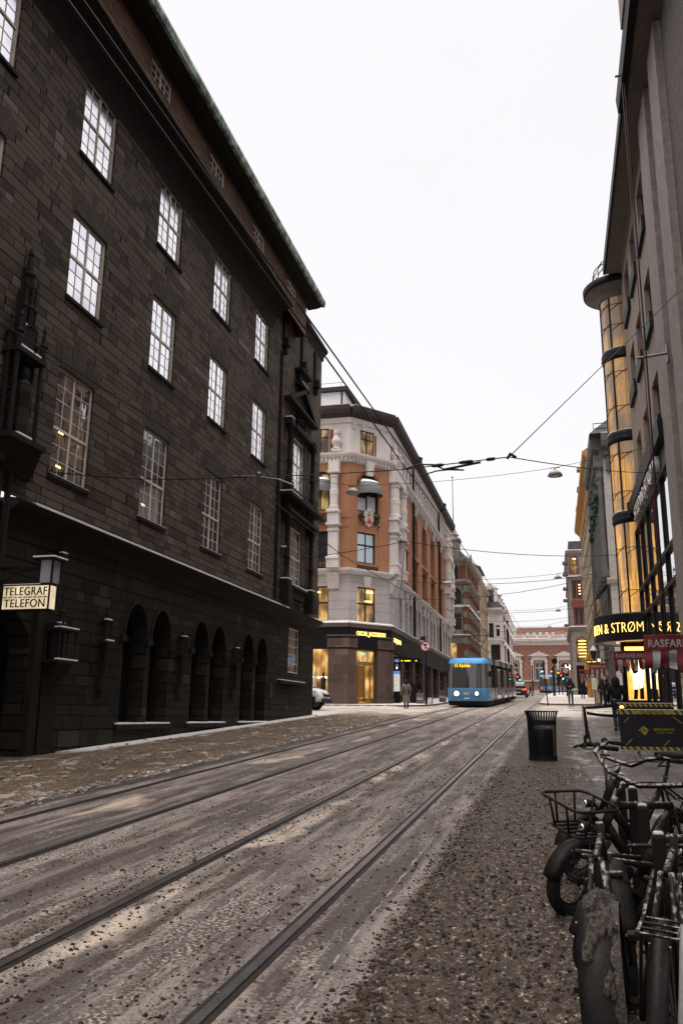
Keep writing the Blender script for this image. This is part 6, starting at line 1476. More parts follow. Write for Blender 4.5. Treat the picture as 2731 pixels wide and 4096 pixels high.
def street_lamp(x, y, z, lab):
    t = thing('hanging_street_lamp', lab, 'street lamp', (x, y, z), 'lamps hung over the street')
    sh = MB(); sh.lathe((x, y, z), [(0.02, 0.12), (0.10, 0.11), (0.20, 0.05), (0.29, -0.05), (0.315, -0.10), (0.30, -0.115), (0.25, -0.06)], 20); part('lamp_shade', sh, M['lamp_grey'], t, smooth=True)
    gl = MB(); gl.lathe((x, y, z), [(0.28, -0.10), (0.2, -0.125), (0.02, -0.135)], 16); part('lamp_glass', gl, M['lamp_glass'], t, smooth=True)
    sn_ = MB(); sn_.lathe((x, y, z), [(0.02, 0.145), (0.10, 0.135), (0.20, 0.07), (0.27, -0.01)], 20); part('snow_cover', sn_, M['dirty_snow'], t, smooth=True)
    hk = MB(); hk.ring([(x, y, z+0.1), (x, y, z+0.24)], 0.025, 6); hk.ring([(x-0.2, y, z+0.24), (x+0.2, y, z+0.25)], 0.018, 6); part('hanger', hk, M['wire'], t)
    return t
M['lamp_grey'] = plain('lamp_grey', (0.14, 0.14, 0.15), 0.5, bump=0); M['lamp_glass'] = plain('lamp_glass', (0.28, 0.20, 0.13), 0.2, bump=0)
ll = [(34.8, -8.3, 0.43, 11.32, 11.62, 'lamp hanging over the left side in front of the orange corner', 'largest hanging lamp, seen against the white sky right of the street'),
      (68, -8.27, 0.65, 12.3, 12.55, 'snow-capped lamp hanging before the far columns of the orange facade', 'hanging lamp against the sky near the yellow house'),
      (97, -8.1, 0.78, 13.3, 13.4, 'snow-capped lamp hanging before the brick house', 'small hanging lamp against the sky beside the brown stone house'),
      (125, -7.75, -0.35, 14.3, 14.45, 'lamp hanging before the white house', 'tiny hanging lamp against the sky above the museum roof')]
for y, xa, xb, za, zb_, la, lb_ in ll:
    street_lamp(xa, y, za, la); street_lamp(xb, y, zb_, lb_)
    xl = -10.9 if y < 40 else (-11.1 if y < 97 else -9.35 if y < 120 else -9.4); xr = 4.1 if y < 40 else 3.85
    if y > 110: xr = 2.55
    mb = MB(); mb.ring(sag((xl, y, za+0.75), (xa, y, za+0.25), 0.0, 3)+sag((xa, y, za+0.25), (xb, y, zb_+0.25), 0.15, 6)[1:]+sag((xb, y, zb_+0.25), (xr, y+0.4, zb_+1.0), 0, 3)[1:], 0.010 if y < 40 else 0.015, 5)
    solo('lamp_wire', mb, M['wire'], {34.8: 'lamp wire from the carved window bay to the department store', 68: 'lamp wire over the middle of the orange facade', 97: 'lamp wire from the brick house to the yellow house', 125: 'lamp wire from the beige house to the brown stone house'}[y], 'wire', 'wires carrying the street lamps')
# flag rods and red cable on the department store
for i, (z, lab) in enumerate(((23.35, 'upper grey rod sticking out from the eaves of the department store'), (12.78, 'lower grey rod sticking out from a pilaster of the department store'))):
    t = thing('wall_rod', lab, 'rod', (3.95, 26, z), 'grey rods on the department store front')
    mb = MB(); mb.ring([(3.92, 25.9, z), (3.02, 26.1, z)], 0.045, 8); part('rod', mb, M['steel'], t)
    mb = MB(); mb.box(3.88, 3.945, 25.75, 26.05, z-0.3, z+0.3); part('wall_bracket', mb, M['steel'], t)
mb = MB(); mb.ring([(3.22, 26.0, 23.3), (3.21, 26.0, 12.8), (3.16, 26.0, 4.9)], 0.016, 6); solo('red_cable', mb, plain('red_rubber', (0.10, 0.015, 0.015), 0.5), 'thin dark red cable hanging down past the two grey rods', 'cable')
mb = MB(); mb.ring([(3.30, 26.0, 23.3), (3.29, 26.0, 12.8), (3.22, 26.0, 4.2)], 0.026, 6); solo('black_pipe', mb, M['wire'], 'thin black pipe hanging beside the dark red cable', 'pipe')

# ================================================================== TRAMS
M['tram_blue'] = plain('tram_blue', (0.05, 0.165, 0.30), 0.35, var=0.08, bump=0, spec=0.6)
M['tram_roof'] = plain('tram_roof_blue', (0.04, 0.24, 0.52), 0.4, var=0.1, bump=0)
M['tram_side'] = plain('tram_grey_blue', (0.16, 0.21, 0.27), 0.25, 0.5, var=0.15, bump=0)
M['tram_glass'] = reflective('tram_black_glass', (0.10, 0.095, 0.095), 0.06, 0.55, 0.015)
M['rubber'] = plain('black_rubber', (0.012, 0.012, 0.012), 0.7, bump=0.1)
def tram(x, y, L, yaw, lab, disp, number, front, seams, panto):
    t = thing('tram', lab, 'tram', (x, y, G(y)))
    ca, sa = math.cos(yaw), math.sin(yaw); slope = 0.036
    W = 1.3
    def T(lx, ly, lz): return (x+ca*lx-sa*ly, y+sa*lx+ca*ly, G(y)+ly*slope+lz)
    def peri(inset, rake, w):
        pl = [(1.0, 1.5), (1.0, 0.9), (0.97, 0.5), (0.90, 0.22), (0.72, 0.07), (0.4, 0.01), (0, 0)]
        rt = [(w*a, b+rake) for a, b in pl]
        left = [(-a, b) for a, b in rt[::-1]][1:]
        return [(w, L-0.02)]+rt+left+[(-w, L-0.02)]
    def shell(nm, levels, mat, cap=False, smooth=True):
        mb = MB(); n = None
        for (z, w, rake) in levels:
            p = peri(0, rake, w); n = len(p)
            mb.v += [T(a, b, z) for a, b in p]
        for k in range(len(levels)-1):
            for j in range(n-1): mb.f.append((k*n+j, k*n+j+1, (k+1)*n+j+1, (k+1)*n+j))
            mb.f.append((k*n+n-1, k*n, (k+1)*n, (k+1)*n+n-1))
        if cap: mb.f.append(tuple(range((len(levels)-1)*n, len(levels)*n)))
        return part(nm, mb, mat, t, smooth=smooth)
    shell('skirt', [(0.12, W-0.06, 0.16), (0.42, W-0.01, 0.04)], M['rubber'])
    lowb = shell('lower_body', [(0.40, W, 0.03), (0.75, W+0.01, 0.0), (1.15, W, 0.02), (1.2, W-0.01, 0.035)], M['tram_blue'])
    shell('window_band', [(1.2, W-0.01, 0.035), (2.0, W-0.02, 0.16), (2.72, W-0.05, 0.36)], M['tram_glass'])
    shell('roof', [(2.72, W-0.045, 0.355), (2.86, W-0.06, 0.42), (3.0, W-0.14, 0.55), (3.08, W-0.32, 0.8), (3.10, W-0.7, 1.3)], M['tram_roof'], True)
    sm = MB()
    for s_ in (-1, 1): sm.hexa([T(s_*(W+0.006), 1.6, 0.5), T(s_*(W+0.012), 1.6, 0.5), T(s_*(W+0.012), L-0.1, 0.5), T(s_*(W+0.006), L-0.1, 0.5), T(s_*(W+0.0), 1.6, 1.18), T(s_*(W+0.010), 1.6, 1.18), T(s_*(W+0.010), L-0.1, 1.18), T(s_*(W+0.0), L-0.1, 1.18)])
    part('side_panel', sm, M['tram_side'], t)
    rc = MB()
    for s_ in (-1, 1): rc.hexa([T(s_*(W-0.02), 2.2, 2.74), T(s_*(W-0.25), 2.2, 2.74), T(s_*(W-0.25), L-0.3, 2.74), T(s_*(W-0.02), L-0.3, 2.74), T(s_*(W-0.08), 2.2, 3.12), T(s_*(W-0.3), 2.2, 3.12), T(s_*(W-0.3), L-0.3, 3.12), T(s_*(W-0.08), L-0.3, 3.12)])
    part('roof_fairing', rc, M['tram_side'], t)
    for ly in seams:
        bm = MB()
        for a, b, c_, d in ((-W-0.02, -W+0.3, 0.2, 3.0), (W-0.3, W+0.02, 0.2, 3.0), (-W, W, 2.9, 3.12)):
            bm.hexa([T(a, ly, c_), T(b, ly, c_), T(b, ly+0.32, c_), T(a, ly+0.32, c_), T(a, ly, d), T(b, ly, d), T(b, ly+0.32, d), T(a, ly+0.32, d)])
        part('bellows', bm, M['rubber'], t)
        for s_ in (-1, 1):
            for dy in (2.0, 3.3):
                dm = MB(); dm.hexa([T(s_*(W+0.012), ly+dy, 0.45), T(s_*(W+0.016), ly+dy, 0.45), T(s_*(W+0.016), ly+dy+1.2, 0.45), T(s_*(W+0.012), ly+dy+1.2, 0.45), T(s_*(W-0.03), ly+dy, 2.5), T(s_*(W+0.0), ly+dy, 2.5), T(s_*(W+0.0), ly+dy+1.2, 2.5), T(s_*(W-0.03), ly+dy+1.2, 2.5)])
                part('door', dm, M['tram_glass'], t)
    lights = ((-0.63, M['head_glow'], 0.15), (0.63, M['fog_glow'], 0.12)) if front else ((-0.68, M['red_glow'], 0.11), (0.68, M['red_glow'], 0.11))
    def disc(mb, lx, lz, r, ly, n=32):
        i = len(mb.v); mb.v += [T(lx+r*math.cos(2*math.pi*k/n), ly, lz+r*math.sin(2*math.pi*k/n)) for k in range(n)]+[T(lx+r*math.cos(2*math.pi*k/n), ly+0.08, lz+r*math.sin(2*math.pi*k/n)) for k in range(n)]
        mb.f.append(tuple(range(i, i+n))); mb.f += [(i+k, i+(k+1) % n, i+n+(k+1) % n, i+n+k) for k in range(n)]
    for lx, mt, r in lights:
        hb = MB(); disc(hb, lx, 0.86, r+0.045, -0.005); h_ = part('lamp_housing', hb, M['black_metal'], t)
        hb = MB(); disc(hb, lx, 0.86, r, -0.012); part('headlight' if front else 'tail_light', hb, mt, h_)
        if not front:
            hb = MB(); disc(hb, lx, 0.86, r*0.4, -0.016); part('lamp_core', hb, M['black_metal'], h_)
    if number: text(number, 0.24, plain('number_white', (0.7, 0.72, 0.74), 0.5, bump=0), t, lambda a, b, c_: T(a-0.02, -0.008-c_, 0.78+b), 0.003)
    if front:
        lg = MB(); lg.hexa([T(-0.16, -0.006, 0.53), T(0.16, -0.006, 0.53), T(0.16, 0.05, 0.53), T(-0.16, 0.05, 0.53), T(-0.13, -0.006, 0.60), T(0.18, -0.006, 0.60), T(0.18, 0.05, 0.60), T(-0.13, 0.05, 0.60)]); part('operator_badge', lg, plain('badge_white', (0.6, 0.6, 0.62), 0.5, bump=0), t)
        wp = MB(); wp.ring([T(0.02, 0.02, 1.25), T(0.10, 0.16, 2.05)], 0.015, 5); wp.ring([T(0.1, 0.02, 1.25), T(0.16, 0.14, 1.95)], 0.015, 5); part('wiper', wp, M['rubber'], t)
        ins_ = MB(); ins_.quad(T(-0.2, 0.205, 1.35), T(0.12, 0.205, 1.35), T(0.12, 0.30, 2.35), T(-0.2, 0.30, 2.35)); part('cab_partition', ins_, plain('cab_light', (0.09, 0.09, 0.09), 0.5), t)
        for lx in (-0.95, 0.75):
            pl = MB(); pl.ring([T(lx, 0.1, 1.25), T(lx, 0.30, 2.5)], 0.025, 5); part('cab_pillar', pl, M['tram_side'], t)
        for s_ in (-1, 1):
            mm = MB(); mm.hexa([T(s_*1.3, 0.7, 1.9), T(s_*1.5, 0.66, 1.9), T(s_*1.5, 0.74, 1.9), T(s_*1.3, 0.78, 1.9), T(s_*1.3, 0.7, 2.25), T(s_*1.5, 0.66, 2.25), T(s_*1.5, 0.74, 2.25), T(s_*1.3, 0.78, 2.25)]); part('mirror', mm, M['rubber'], t)
        rl_ = MB(); rl_.ball(T(0, 0.5, 2.93), 0.06, 8, 6); part('roof_light', rl_, plain('roof_light_glass', (0.5, 0.35, 0.3), 0.2, bump=0), t)
    text(disp, 0.29, M["amber_glow"], t, lambda a, b, c_: T(a-0.28 if front else a-0.0, 0.315-c_-0.02+0.03*(b/0.24), 2.50+b), 0.003, sx=0.88, offset=0.004)
    if not front:
        rb = MB(); disc(rb, 0, 2.82, 0.06, 0.36); part('tail_light', rb, M['red_glow'], t)
    if panto:
        pm_ = MB()
        py = 8.5
        pm_.ring([T(0, py+0.6, 3.1), T(0, py-0.6, 3.7), T(0, py, 4.1)], 0.03, 6)
        pm_.ring([T(-0.06, py, 4.1), T(-0.5, py+0.1, 4.9)], 0.028, 6); pm_.ring([T(0.06, py, 4.1), T(0.5, py+0.1, 4.9)], 0.028, 6); pm_.ring([T(-0.28, py, 4.5), T(0.28, py, 4.5)], 0.018, 5)
        pm_.ring([T(-0.85, py+0.1, 4.86), T(-0.6, py+0.1, 4.93), T(0.6, py+0.1, 4.93), T(0.85, py+0.1, 4.86)], 0.03, 6)
        part('pantograph', pm_, M['wire'], t)
    return t
tram(-5.36, 53.6, 25.0, -0.025, 'blue tram with bright headlights coming down the left track', '15 Kjelsås', '423', True, (5.0, 10.5, 15.5, 20.5), True)
tram(-1.45, 149.0, 22.0, -0.16, 'blue tram seen from behind, red tail lights, driving off before the museum', '13 Sinsen', None, False, (6, 12, 17), False)

# ================================================================== CARS
def wheel(parent, c, r, w_, ax):
    """ax: unit axle direction"""
    A = V(ax).normalized(); mb = MB(); n = 20
    up = V((0, 0, 1)); f = A.cross(up).normalized()
    prof = [(r*0.62, -w_/2), (r*0.92, -w_/2), (r, -w_*0.3), (r, w_*0.3), (r*0.92, w_/2), (r*0.62, w_/2)]
    for k in range(n):
        d = math.cos(2*math.pi*k/n)*f+math.sin(2*math.pi*k/n)*up
        for rr_, o in prof: mb.v.append(tuple(V(c)+d*rr_+A*o))
    m = len(prof)
    for k in range(n):
        for j in range(m): mb.f.append((k*m+j, k*m+(j+1) % m, ((k+1) % n)*m+(j+1) % m, ((k+1) % n)*m+j))
    w1 = part('wheel', mb, M['rubber'], parent, smooth=True)
    rb = MB()
    for s_ in (-1, 1):
        i = len(rb.v); rb.v.append(tuple(V(c)+A*(s_*w_*0.36)))
        for k in range(n):
            d = math.cos(2*math.pi*k/n)*f+math.sin(2*math.pi*k/n)*up; rb.v.append(tuple(V(c)+d*r*0.63+A*s_*w_*0.42))
        for k in range(n): rb.f.append((i, i+1+k, i+1+(k+1) % n))
    part('rim', rb, plain('wheel_rim', (0.25, 0.25, 0.26), 0.4, 0.7, bump=0) if 'wheel_rim' not in bpy.data.materials else bpy.data.materials['wheel_rim'], w1)
def loft(mb, secs):
    n = len(secs[0])
    for s_ in secs: mb.v += s_
    b = len(mb.v)-n*len(secs)
    for k in range(len(secs)-1):
        for j in range(n): mb.f.append((b+k*n+j, b+k*n+(j+1) % n, b+(k+1)*n+(j+1) % n, b+(k+1)*n+j))
    mb.f.append(tuple(b+j for j in range(n))[::-1]); mb.f.append(tuple(b+(len(secs)-1)*n+j for j in range(n)))
def bevel(o, w_=0.05, seg=2):
    m = o.modifiers.new('bevel', 'BEVEL'); m.width = w_; m.segments = seg; m.limit_method = 'ANGLE'; m.angle_limit = math.radians(25)
M['car_black'] = plain('black_car_paint', (0.014, 0.014, 0.016), 0.22, bump=0, spec=0.6)
M['car_white'] = plain('white_car_paint', (0.62, 0.61, 0.61), 0.3, bump=0)
SU = thing('car', 'black car with a snowy roof and lit tail lights driving away beside the tram', 'car', (-3.95, 96.5, G(97)))
cx, cy, cz = -3.95, 96.5, G(97)
def CT(a, b, c_): return (cx+a, cy+b, cz+b*0.036+c_)
def sec(b, pts): return [CT(a, b, c_) for a, c_ in pts]
mb = MB()
base = lambda w_, z0_, z1_: [(-w_, z0_), (w_, z0_), (w_+0.03, (z0_+z1_)*0.55), (w_-0.06, z1_), (-w_+0.06, z1_), (-w_-0.03, (z0_+z1_)*0.55)]
loft(mb, [sec(0.0, base(0.86, 0.36, 0.92)), sec(0.12, base(0.92, 0.26, 1.02)), sec(1.2, base(0.93, 0.24, 1.02)), sec(3.4, base(0.93, 0.24, 1.0)), sec(4.3, base(0.90, 0.28, 0.88)), sec(4.5, base(0.8, 0.4, 0.72))])
bevel(part('body', mb, M['car_black'], SU), 0.06)
mb = MB(); cb = lambda w0, w1, z1_: [(-w0, 0.98), (w0, 0.98), (w1, z1_), (-w1, z1_)]
loft(mb, [sec(0.08, cb(0.80, 0.66, 1.30)), sec(0.55, cb(0.84, 0.66, 1.56)), sec(2.4, cb(0.84, 0.68, 1.60)), sec(3.2, cb(0.8, 0.62, 1.1))]); bevel(part('cabin', mb, M['car_black'], SU), 0.05)
mb = MB(); mb.quad(CT(-0.66, 0.085, 1.08), CT(0.66, 0.085, 1.08), CT(0.60, 0.40, 1.46), CT(-0.60, 0.40, 1.46)); part('rear_window', mb, M['pane_mirror'], SU)
mb = MB(); mb.hexa([CT(-0.62, 0.55, 1.57), CT(0.62, 0.55, 1.57), CT(0.64, 2.4, 1.61), CT(-0.64, 2.4, 1.61), CT(-0.58, 0.6, 1.64), CT(0.58, 0.6, 1.64), CT(0.6, 2.35, 1.67), CT(-0.6, 2.35, 1.67)]); part('roof_snow', mb, M['snow'], SU)
for s_ in (-1, 1):
    mb = MB(); mb.hexa([CT(s_*0.48, -0.03, 0.80), CT(s_*0.88, 0.02, 0.80), CT(s_*0.9, 0.2, 0.80), CT(s_*0.48, 0.1, 0.80), CT(s_*0.5, -0.02, 0.92), CT(s_*0.86, 0.03, 0.97), CT(s_*0.88, 0.2, 0.97), CT(s_*0.5, 0.1, 0.92)]); part('tail_light', mb, M['red_glow'], SU)
    for b in (0.85, 3.6): wheel(SU, CT(s_*0.84, b, 0.34), 0.34, 0.24, (1, 0, 0))
mb = MB(); mb.hexa([CT(-0.26, -0.035, 0.52), CT(0.26, -0.035, 0.52), CT(0.26, 0.02, 0.52), CT(-0.26, 0.02, 0.52), CT(-0.26, -0.035, 0.63), CT(0.26, -0.035, 0.63), CT(0.26, 0.02, 0.63), CT(-0.26, 0.02, 0.63)]); part('number_plate', mb, M['white_stucco'], SU)
# white van nosing out of the cross street
VN = thing('van', 'white van whose nose shows past the corner of the granite building', 'van', (-13.5, 45.6, G(45.6)))
vx, vy, vz = -12.25, 45.65, G(45.6)
def VT(a, b, c_): return (vx+a, vy+b, vz+c_)      # a along travel (+x), b across
def vs_(a, w_, z0_, z1_, inset=0.1): return [VT(a, -w_, z0_), VT(a, w_, z0_), VT(a, w_, z1_-0.25), VT(a, w_-inset, z1_), VT(a, -w_+inset, z1_), VT(a, -w_, z1_-0.25)]
mb = MB(); loft(mb, [vs_(-4.6, 0.98, 0.45, 1.3), vs_(-1.6, 0.98, 0.45, 1.32), vs_(-0.9, 0.97, 0.45, 1.25), vs_(-0.25, 0.93, 0.45, 1.08, 0.2), vs_(-0.05, 0.86, 0.5, 0.92, 0.2)]); bevel(part('body', mb, M['car_white'], VN), 0.07)
mb = MB(); loft(mb, [vs_(-4.6, 0.95, 1.3, 2.3, 0.15), vs_(-2.0, 0.95, 1.3, 2.3, 0.15), vs_(-1.35, 0.93, 1.28, 1.7, 0.15)]); bevel(part('cabin', mb, M['car_white'], VN), 0.06)
mb = MB(); mb.quad(VT(-1.30, -0.85, 1.34), VT(-1.30, 0.85, 1.34), VT(-1.96, 0.78, 2.2), VT(-1.96, -0.78, 2.2)); part('windscreen', mb, M['pane_dark'], VN)
mb = MB(); mb.box(vx-0.06, vx+0.04, vy-0.9, vy+0.9, vz+0.38, vz+0.62); bevel(part('bumper', mb, M['black_metal'], VN), 0.04)
mb = MB(); mb.box(vx-0.04, vx+0.015, vy-0.5, vy+0.5, vz+0.72, vz+0.86); part('grille', mb, M['black_metal'], VN)
for s_ in (-1, 1):
    mb = MB(); mb.hexa([VT(-0.5, s_*0.93, 0.82), VT(0.0, s_*0.62, 0.80), VT(-0.1, s_*0.60, 0.80), VT(-0.5, s_*0.80, 0.82), VT(-0.5, s_*0.95, 1.0), VT(-0.03, s_*0.64, 0.94), VT(-0.1, s_*0.60, 0.94), VT(-0.5, s_*0.8, 1.0)]); part('headlight', mb, M['pane_dark'], VN)
    wheel(VN, VT(-0.85, s_*0.86, 0.36), 0.36, 0.24, (0, 1, 0)); wheel(VN, VT(-3.8, s_*0.86, 0.36), 0.36, 0.24, (0, 1, 0))
    mb = MB(); mb.box(vx-1.3, vx-0.4, vy+s_*0.99-0.01, vy+s_*0.99+0.01, vz+0.3, vz+0.72); part('wheel_arch', mb, M['rubber'], VN)
mb = MB(); mb.box(vx-0.75, vx-0.4, vy-0.5, vy-0.15, vz+1.19, vz+1.25); part('bonnet_mark', mb, plain('red_mark', (0.5, 0.08, 0.05), 0.5), VN)

# ================================================================== PEOPLE
def skinned(name, mat, parent, V_, E_, rad, sub=1, label=None):
    me = bpy.data.meshes.new(name); me.from_pydata([tuple(p) for p in V_], E_, []); me.update()
    o = link(name, me, mat, parent, label); ORIGIN[o.name] = V((0, 0, 0))
    o.modifiers.new('skin', 'SKIN').use_smooth_shade = True
    for i, r in enumerate(rad): me.skin_vertices[0].data[i].radius = (r[0], r[1]) if isinstance(r, tuple) else (r, r)
    me.skin_vertices[0].data[0].use_root = True
    s_ = o.modifiers.new('subdivision', 'SUBSURF'); s_.levels = sub; s_.render_levels = sub
    return o
def cloth(name, c, rough=0.85): return plain(name, c, rough, var=0.2, scale=6, bump=0.25, bscale=30)
M['skin'] = plain('skin', (0.42, 0.25, 0.18), 0.55, var=0.06, bump=0)
M['hair_dark'] = plain('dark_hair', (0.02, 0.015, 0.012), 0.6)
def person(label, x, y, z, h, face, coat, legs, hood=None, stride=0.16, coat_len=0.0, arms=None, hair=None, group=None, hold=None, shoes=None):
    t = thing('person', label, 'person', (x, y, z), group)
    k = h/1.75; ca, sa = math.cos(face), math.sin(face)
    def T(lx, ly, lz): return V((x+k*(ca*lx-sa*ly), y+k*(sa*lx+ca*ly), z+k*lz))
    # front = +ly ; joints
    ar = arms or {}
    J = dict(pel=(0, 0, .95), sp=(0, .01, 1.12), ch=(0, .0, 1.32), nk=(0, .01, 1.48), hd=(0, .03, 1.60), top=(0, .02, 1.70))
    for s_, n in ((-1, 'L'), (1, 'R')):
        st = stride*s_
        J['sh'+n] = (s_*.185, 0, 1.40); J['el'+n] = ar.get('el'+n, (s_*.25, -.03-st*.3, 1.13)); J['wr'+n] = ar.get('wr'+n, (s_*.25, .06-st*.4, .90))
        J['hip'+n] = (s_*.09, 0, .91); J['kn'+n] = (s_*.10, st*.5+.03, .50); J['an'+n] = (s_*.10, st, .09); J['to'+n] = (s_*.12, st+.16, .035)
    names = list(J); vs = [T(*J[n]) for n in names]; ix = {n: i for i, n in enumerate(names)}
    ed = [('pel', 'sp'), ('sp', 'ch'), ('ch', 'nk'), ('nk', 'hd'), ('hd', 'top')]
    for n in 'LR': ed += [('ch', 'sh'+n), ('sh'+n, 'el'+n), ('el'+n, 'wr'+n), ('pel', 'hip'+n), ('hip'+n, 'kn'+n), ('kn'+n, 'an'+n), ('an'+n, 'to'+n)]
    rad = {'pel': .13, 'sp': .125, 'ch': .14, 'nk': .055, 'hd': .085, 'top': .06}
    for n in 'LR': rad.update({'sh'+n: .07, 'el'+n: .045, 'wr'+n: .03, 'hip'+n: .09, 'kn'+n: .06, 'an'+n: .04, 'to'+n: .035})
    EE = [(ix[a], ix[b]) for a, b in ed]; RR = [rad[n]*k for n in names]
    for n, s_ in (('L', -1), ('R', 1)):            # hands: palm, four fingers and a thumb
        w_, e_ = V(J['wr'+n]), V(J['el'+n]); d = (w_-e_).normalized(); sd = V((0, 1, 0))-d*d.y; sd.normalize()
        pm = w_+d*.07; vs.append(T(*pm)); RR.append(.028*k); pi = len(vs)-1; EE.append((ix['wr'+n], pi))
        for q, (off, ln) in enumerate(((-.03, .06), (-.01, .075), (.01, .07), (.03, .055))):
            a = pm+sd*off+d*.035; b = a+d*ln*.5; c_ = b+d*ln*.4+V((-s_*.015, 0, 0))
            for p in (a, b, c_): vs.append(T(*p)); RR.append(.0095*k)
            EE += [(pi, len(vs)-3), (len(vs)-3, len(vs)-2), (len(vs)-2, len(vs)-1)]
        a = w_+d*.045+sd*.035; b = a+d*.03+sd*.02
        for p in (a, b): vs.append(T(*p)); RR.append(.011*k)
        EE += [(ix['wr'+n], len(vs)-2), (len(vs)-2, len(vs)-1)]
    body = skinned('body', M['skin'], t, vs, EE, RR)
    nose = MB(); nose.ball(T(0, .118, 1.60), .016*k, 6, 5, 1.4); nose.ball(T(-.033, .10, 1.63), .010*k, 6, 5); nose.ball(T(.033, .10, 1.63), .010*k, 6, 5); part('face', nose, M['skin'], body)
    # jacket over torso and arms
    cm = cloth('coat_cloth', coat); lm_ = cloth('trouser_cloth', legs)
    jn = ['pel', 'sp', 'ch', 'nk', 'shL', 'elL', 'wrL', 'shR', 'elR', 'wrR']; jr = {'pel': .165, 'sp': .160, 'ch': .175, 'nk': .085, 'shL': .095, 'shR': .095, 'elL': .070, 'elR': .070, 'wrL': .052, 'wrR': .052}
    ji = {n: i for i, n in enumerate(jn)}; je = [(ji[a], ji[b]) for a, b in ed if a in ji and b in ji]
    skinned('jacket', cm, t, [T(*J[n]) for n in jn], je, [(jr[n]*k*1.12, jr[n]*k*.9) if n in ('pel', 'sp', 'ch') else jr[n]*k for n in jn])
    ln_ = ['pel', 'hipL', 'knL', 'anL', 'hipR', 'knR', 'anR']; lr = {'pel': .14, 'hipL': .105, 'hipR': .105, 'knL': .075, 'knR': .075, 'anL': .06, 'anR': .06}
    li = {n: i for i, n in enumerate(ln_)}
    skinned('trousers', lm_, t, [T(*J[n]) for n in ln_], [(li[a], li[b]) for a, b in ed if a in li and b in li], [lr[n]*k for n in ln_])
    sm = MB()
    for n in 'LR':
        a, b = V(J['an'+n]), V(J['to'+n])
        sm.ring([T(a.x, a.y-.08, .045), T(a.x, a.y-.02, .06), T(a.x, a.y+.06, .055), T(b.x, b.y+.02, .035)], [.04*k, .055*k, .05*k, .03*k], 8)
    part('shoes', sm, shoes or M['rubber'], t, smooth=True)
    if coat_len:
        sk = MB(); n = 14; rows = 5
        for r_ in range(rows+1):
            f = r_/rows; zz = 1.0-f*coat_len
            for j in range(n):
                a = 2*math.pi*j/n; fl = 1+.28*f+.05*math.sin(3*a+1)*f
                sk.v.append(tuple(T(.185*fl*math.cos(a), .145*fl*math.sin(a)+.01, zz)))
        for r_ in range(rows):
            for j in range(n): sk.f.append((r_*n+j, r_*n+(j+1) % n, (r_+1)*n+(j+1) % n, (r_+1)*n+j))
        part('coat_skirt', sk, cm, t, smooth=True)
    if hood:
        hm = MB(); c = T(0, .0, 1.61)
        hm.lathe(c, [(.13*k, -.16*k), (.135*k, -.06*k), (.130*k, .02*k), (.10*k, .10*k), (.05*k, .135*k), (.004, .145*k)], 14)
        hh = part('hood', hm, cloth('hood_cloth', hood), t, smooth=True)
    elif hair:
        hm = MB(); c = T(0, -.012, 1.635)
        hm.lathe(c, [(.095*k, -hair*k), (.112*k, -.05*k), (.108*k, .03*k), (.08*k, .085*k), (.03*k, .112*k), (.003, .115*k)], 14); part('hair', hm, M['hair_dark'], t, smooth=True)
    return t, T
G12 = lambda y: G(y)+0.12
person('person in a long grey green coat standing in the snow before the shop', -8.62, 50.4, G(50.4), 1.70, math.radians(20), (0.13, 0.125, 0.10), (0.02, 0.02, 0.02), None, 0.10, 0.62, {'elL': (-.27, .02, 1.13), 'wrL': (-.30, .16, .93)}, 0.17)
person('hooded person in black with a bag walking past the crowd barriers', 1.98, 29.8, G(29.8), 1.76, math.radians(5), (0.012, 0.012, 0.013), (0.02, 0.03, 0.05), (0.012, 0.012, 0.013), 0.18, 0.25, {'elR': (.27, .0, 1.12), 'wrR': (.24, .13, .95)})
t, T = person('person in a dark hooded jacket and jeans carrying a green white bundle', 1.03, 60.4, G(60.4), 1.86, math.radians(178), (0.016, 0.016, 0.018), (0.055, 0.075, 0.11), (0.016, 0.016, 0.018), 0.06, 0.0, {'elL': (-.26, .02, 1.13), 'wrL': (-.14, .22, 1.05), 'elR': (.26, .04, 1.15), 'wrR': (.06, .24, 1.2)})
mb = MB(); c = T(-.22, .22, 1.0); mb.ring([c+V((-.16, 0, -.02)), c+V((0, 0, 0)), c+V((.2, 0, .03)), c+V((.30, 0, .0))], [.05, .08, .07, .04], 8)
solo('bundle', mb, plain('green_white_wrap', (0.30, 0.42, 0.26), 0.6, var=0.5, scale=9), 'green and white bundle carried by the person in jeans', 'bundle', smooth=True)
person('person in dark clothes walking away beyond the person in jeans', 2.56, 84, G12(84), 1.76, math.radians(0), (0.014, 0.014, 0.016), (0.02, 0.02, 0.025), None, 0.18, 0.1, None, 0.10)
person('person in a black coat walking beside the A board near the light box', 3.02, 58.2, G(58.2), 1.80, math.radians(175), (0.012, 0.012, 0.013), (0.015, 0.015, 0.017), (0.012, 0.012, 0.013), 0.12, 0.2)
person('person in black close behind the pier, next to the one by the A board', 3.42, 60.5, G(60.5), 1.80, math.radians(10), (0.014, 0.013, 0.013), (0.015, 0.015, 0.017), None, 0.1, 0.15, None, 0.1)
person('person in dark clothes far up the right pavement beside the signal pole', 1.55, 105, G12(105), 1.75, math.radians(0), (0.02, 0.02, 0.025), (0.02, 0.02, 0.025), None, 0.15, 0.1, None, 0.1)
person('person in brown crossing the street behind the black car', -3.05, 113, G(113), 1.75, math.radians(80), (0.14, 0.09, 0.05), (0.02, 0.02, 0.025), None, 0.26, 0.1, None, 0.1)
person('person in black waiting under the stop display on the left pavement', -9.66, 62.3, G12(62.3), 1.70, math.radians(120), (0.014, 0.013, 0.013), (0.015, 0.015, 0.017), None, 0.05, 0.2, None, 0.14)
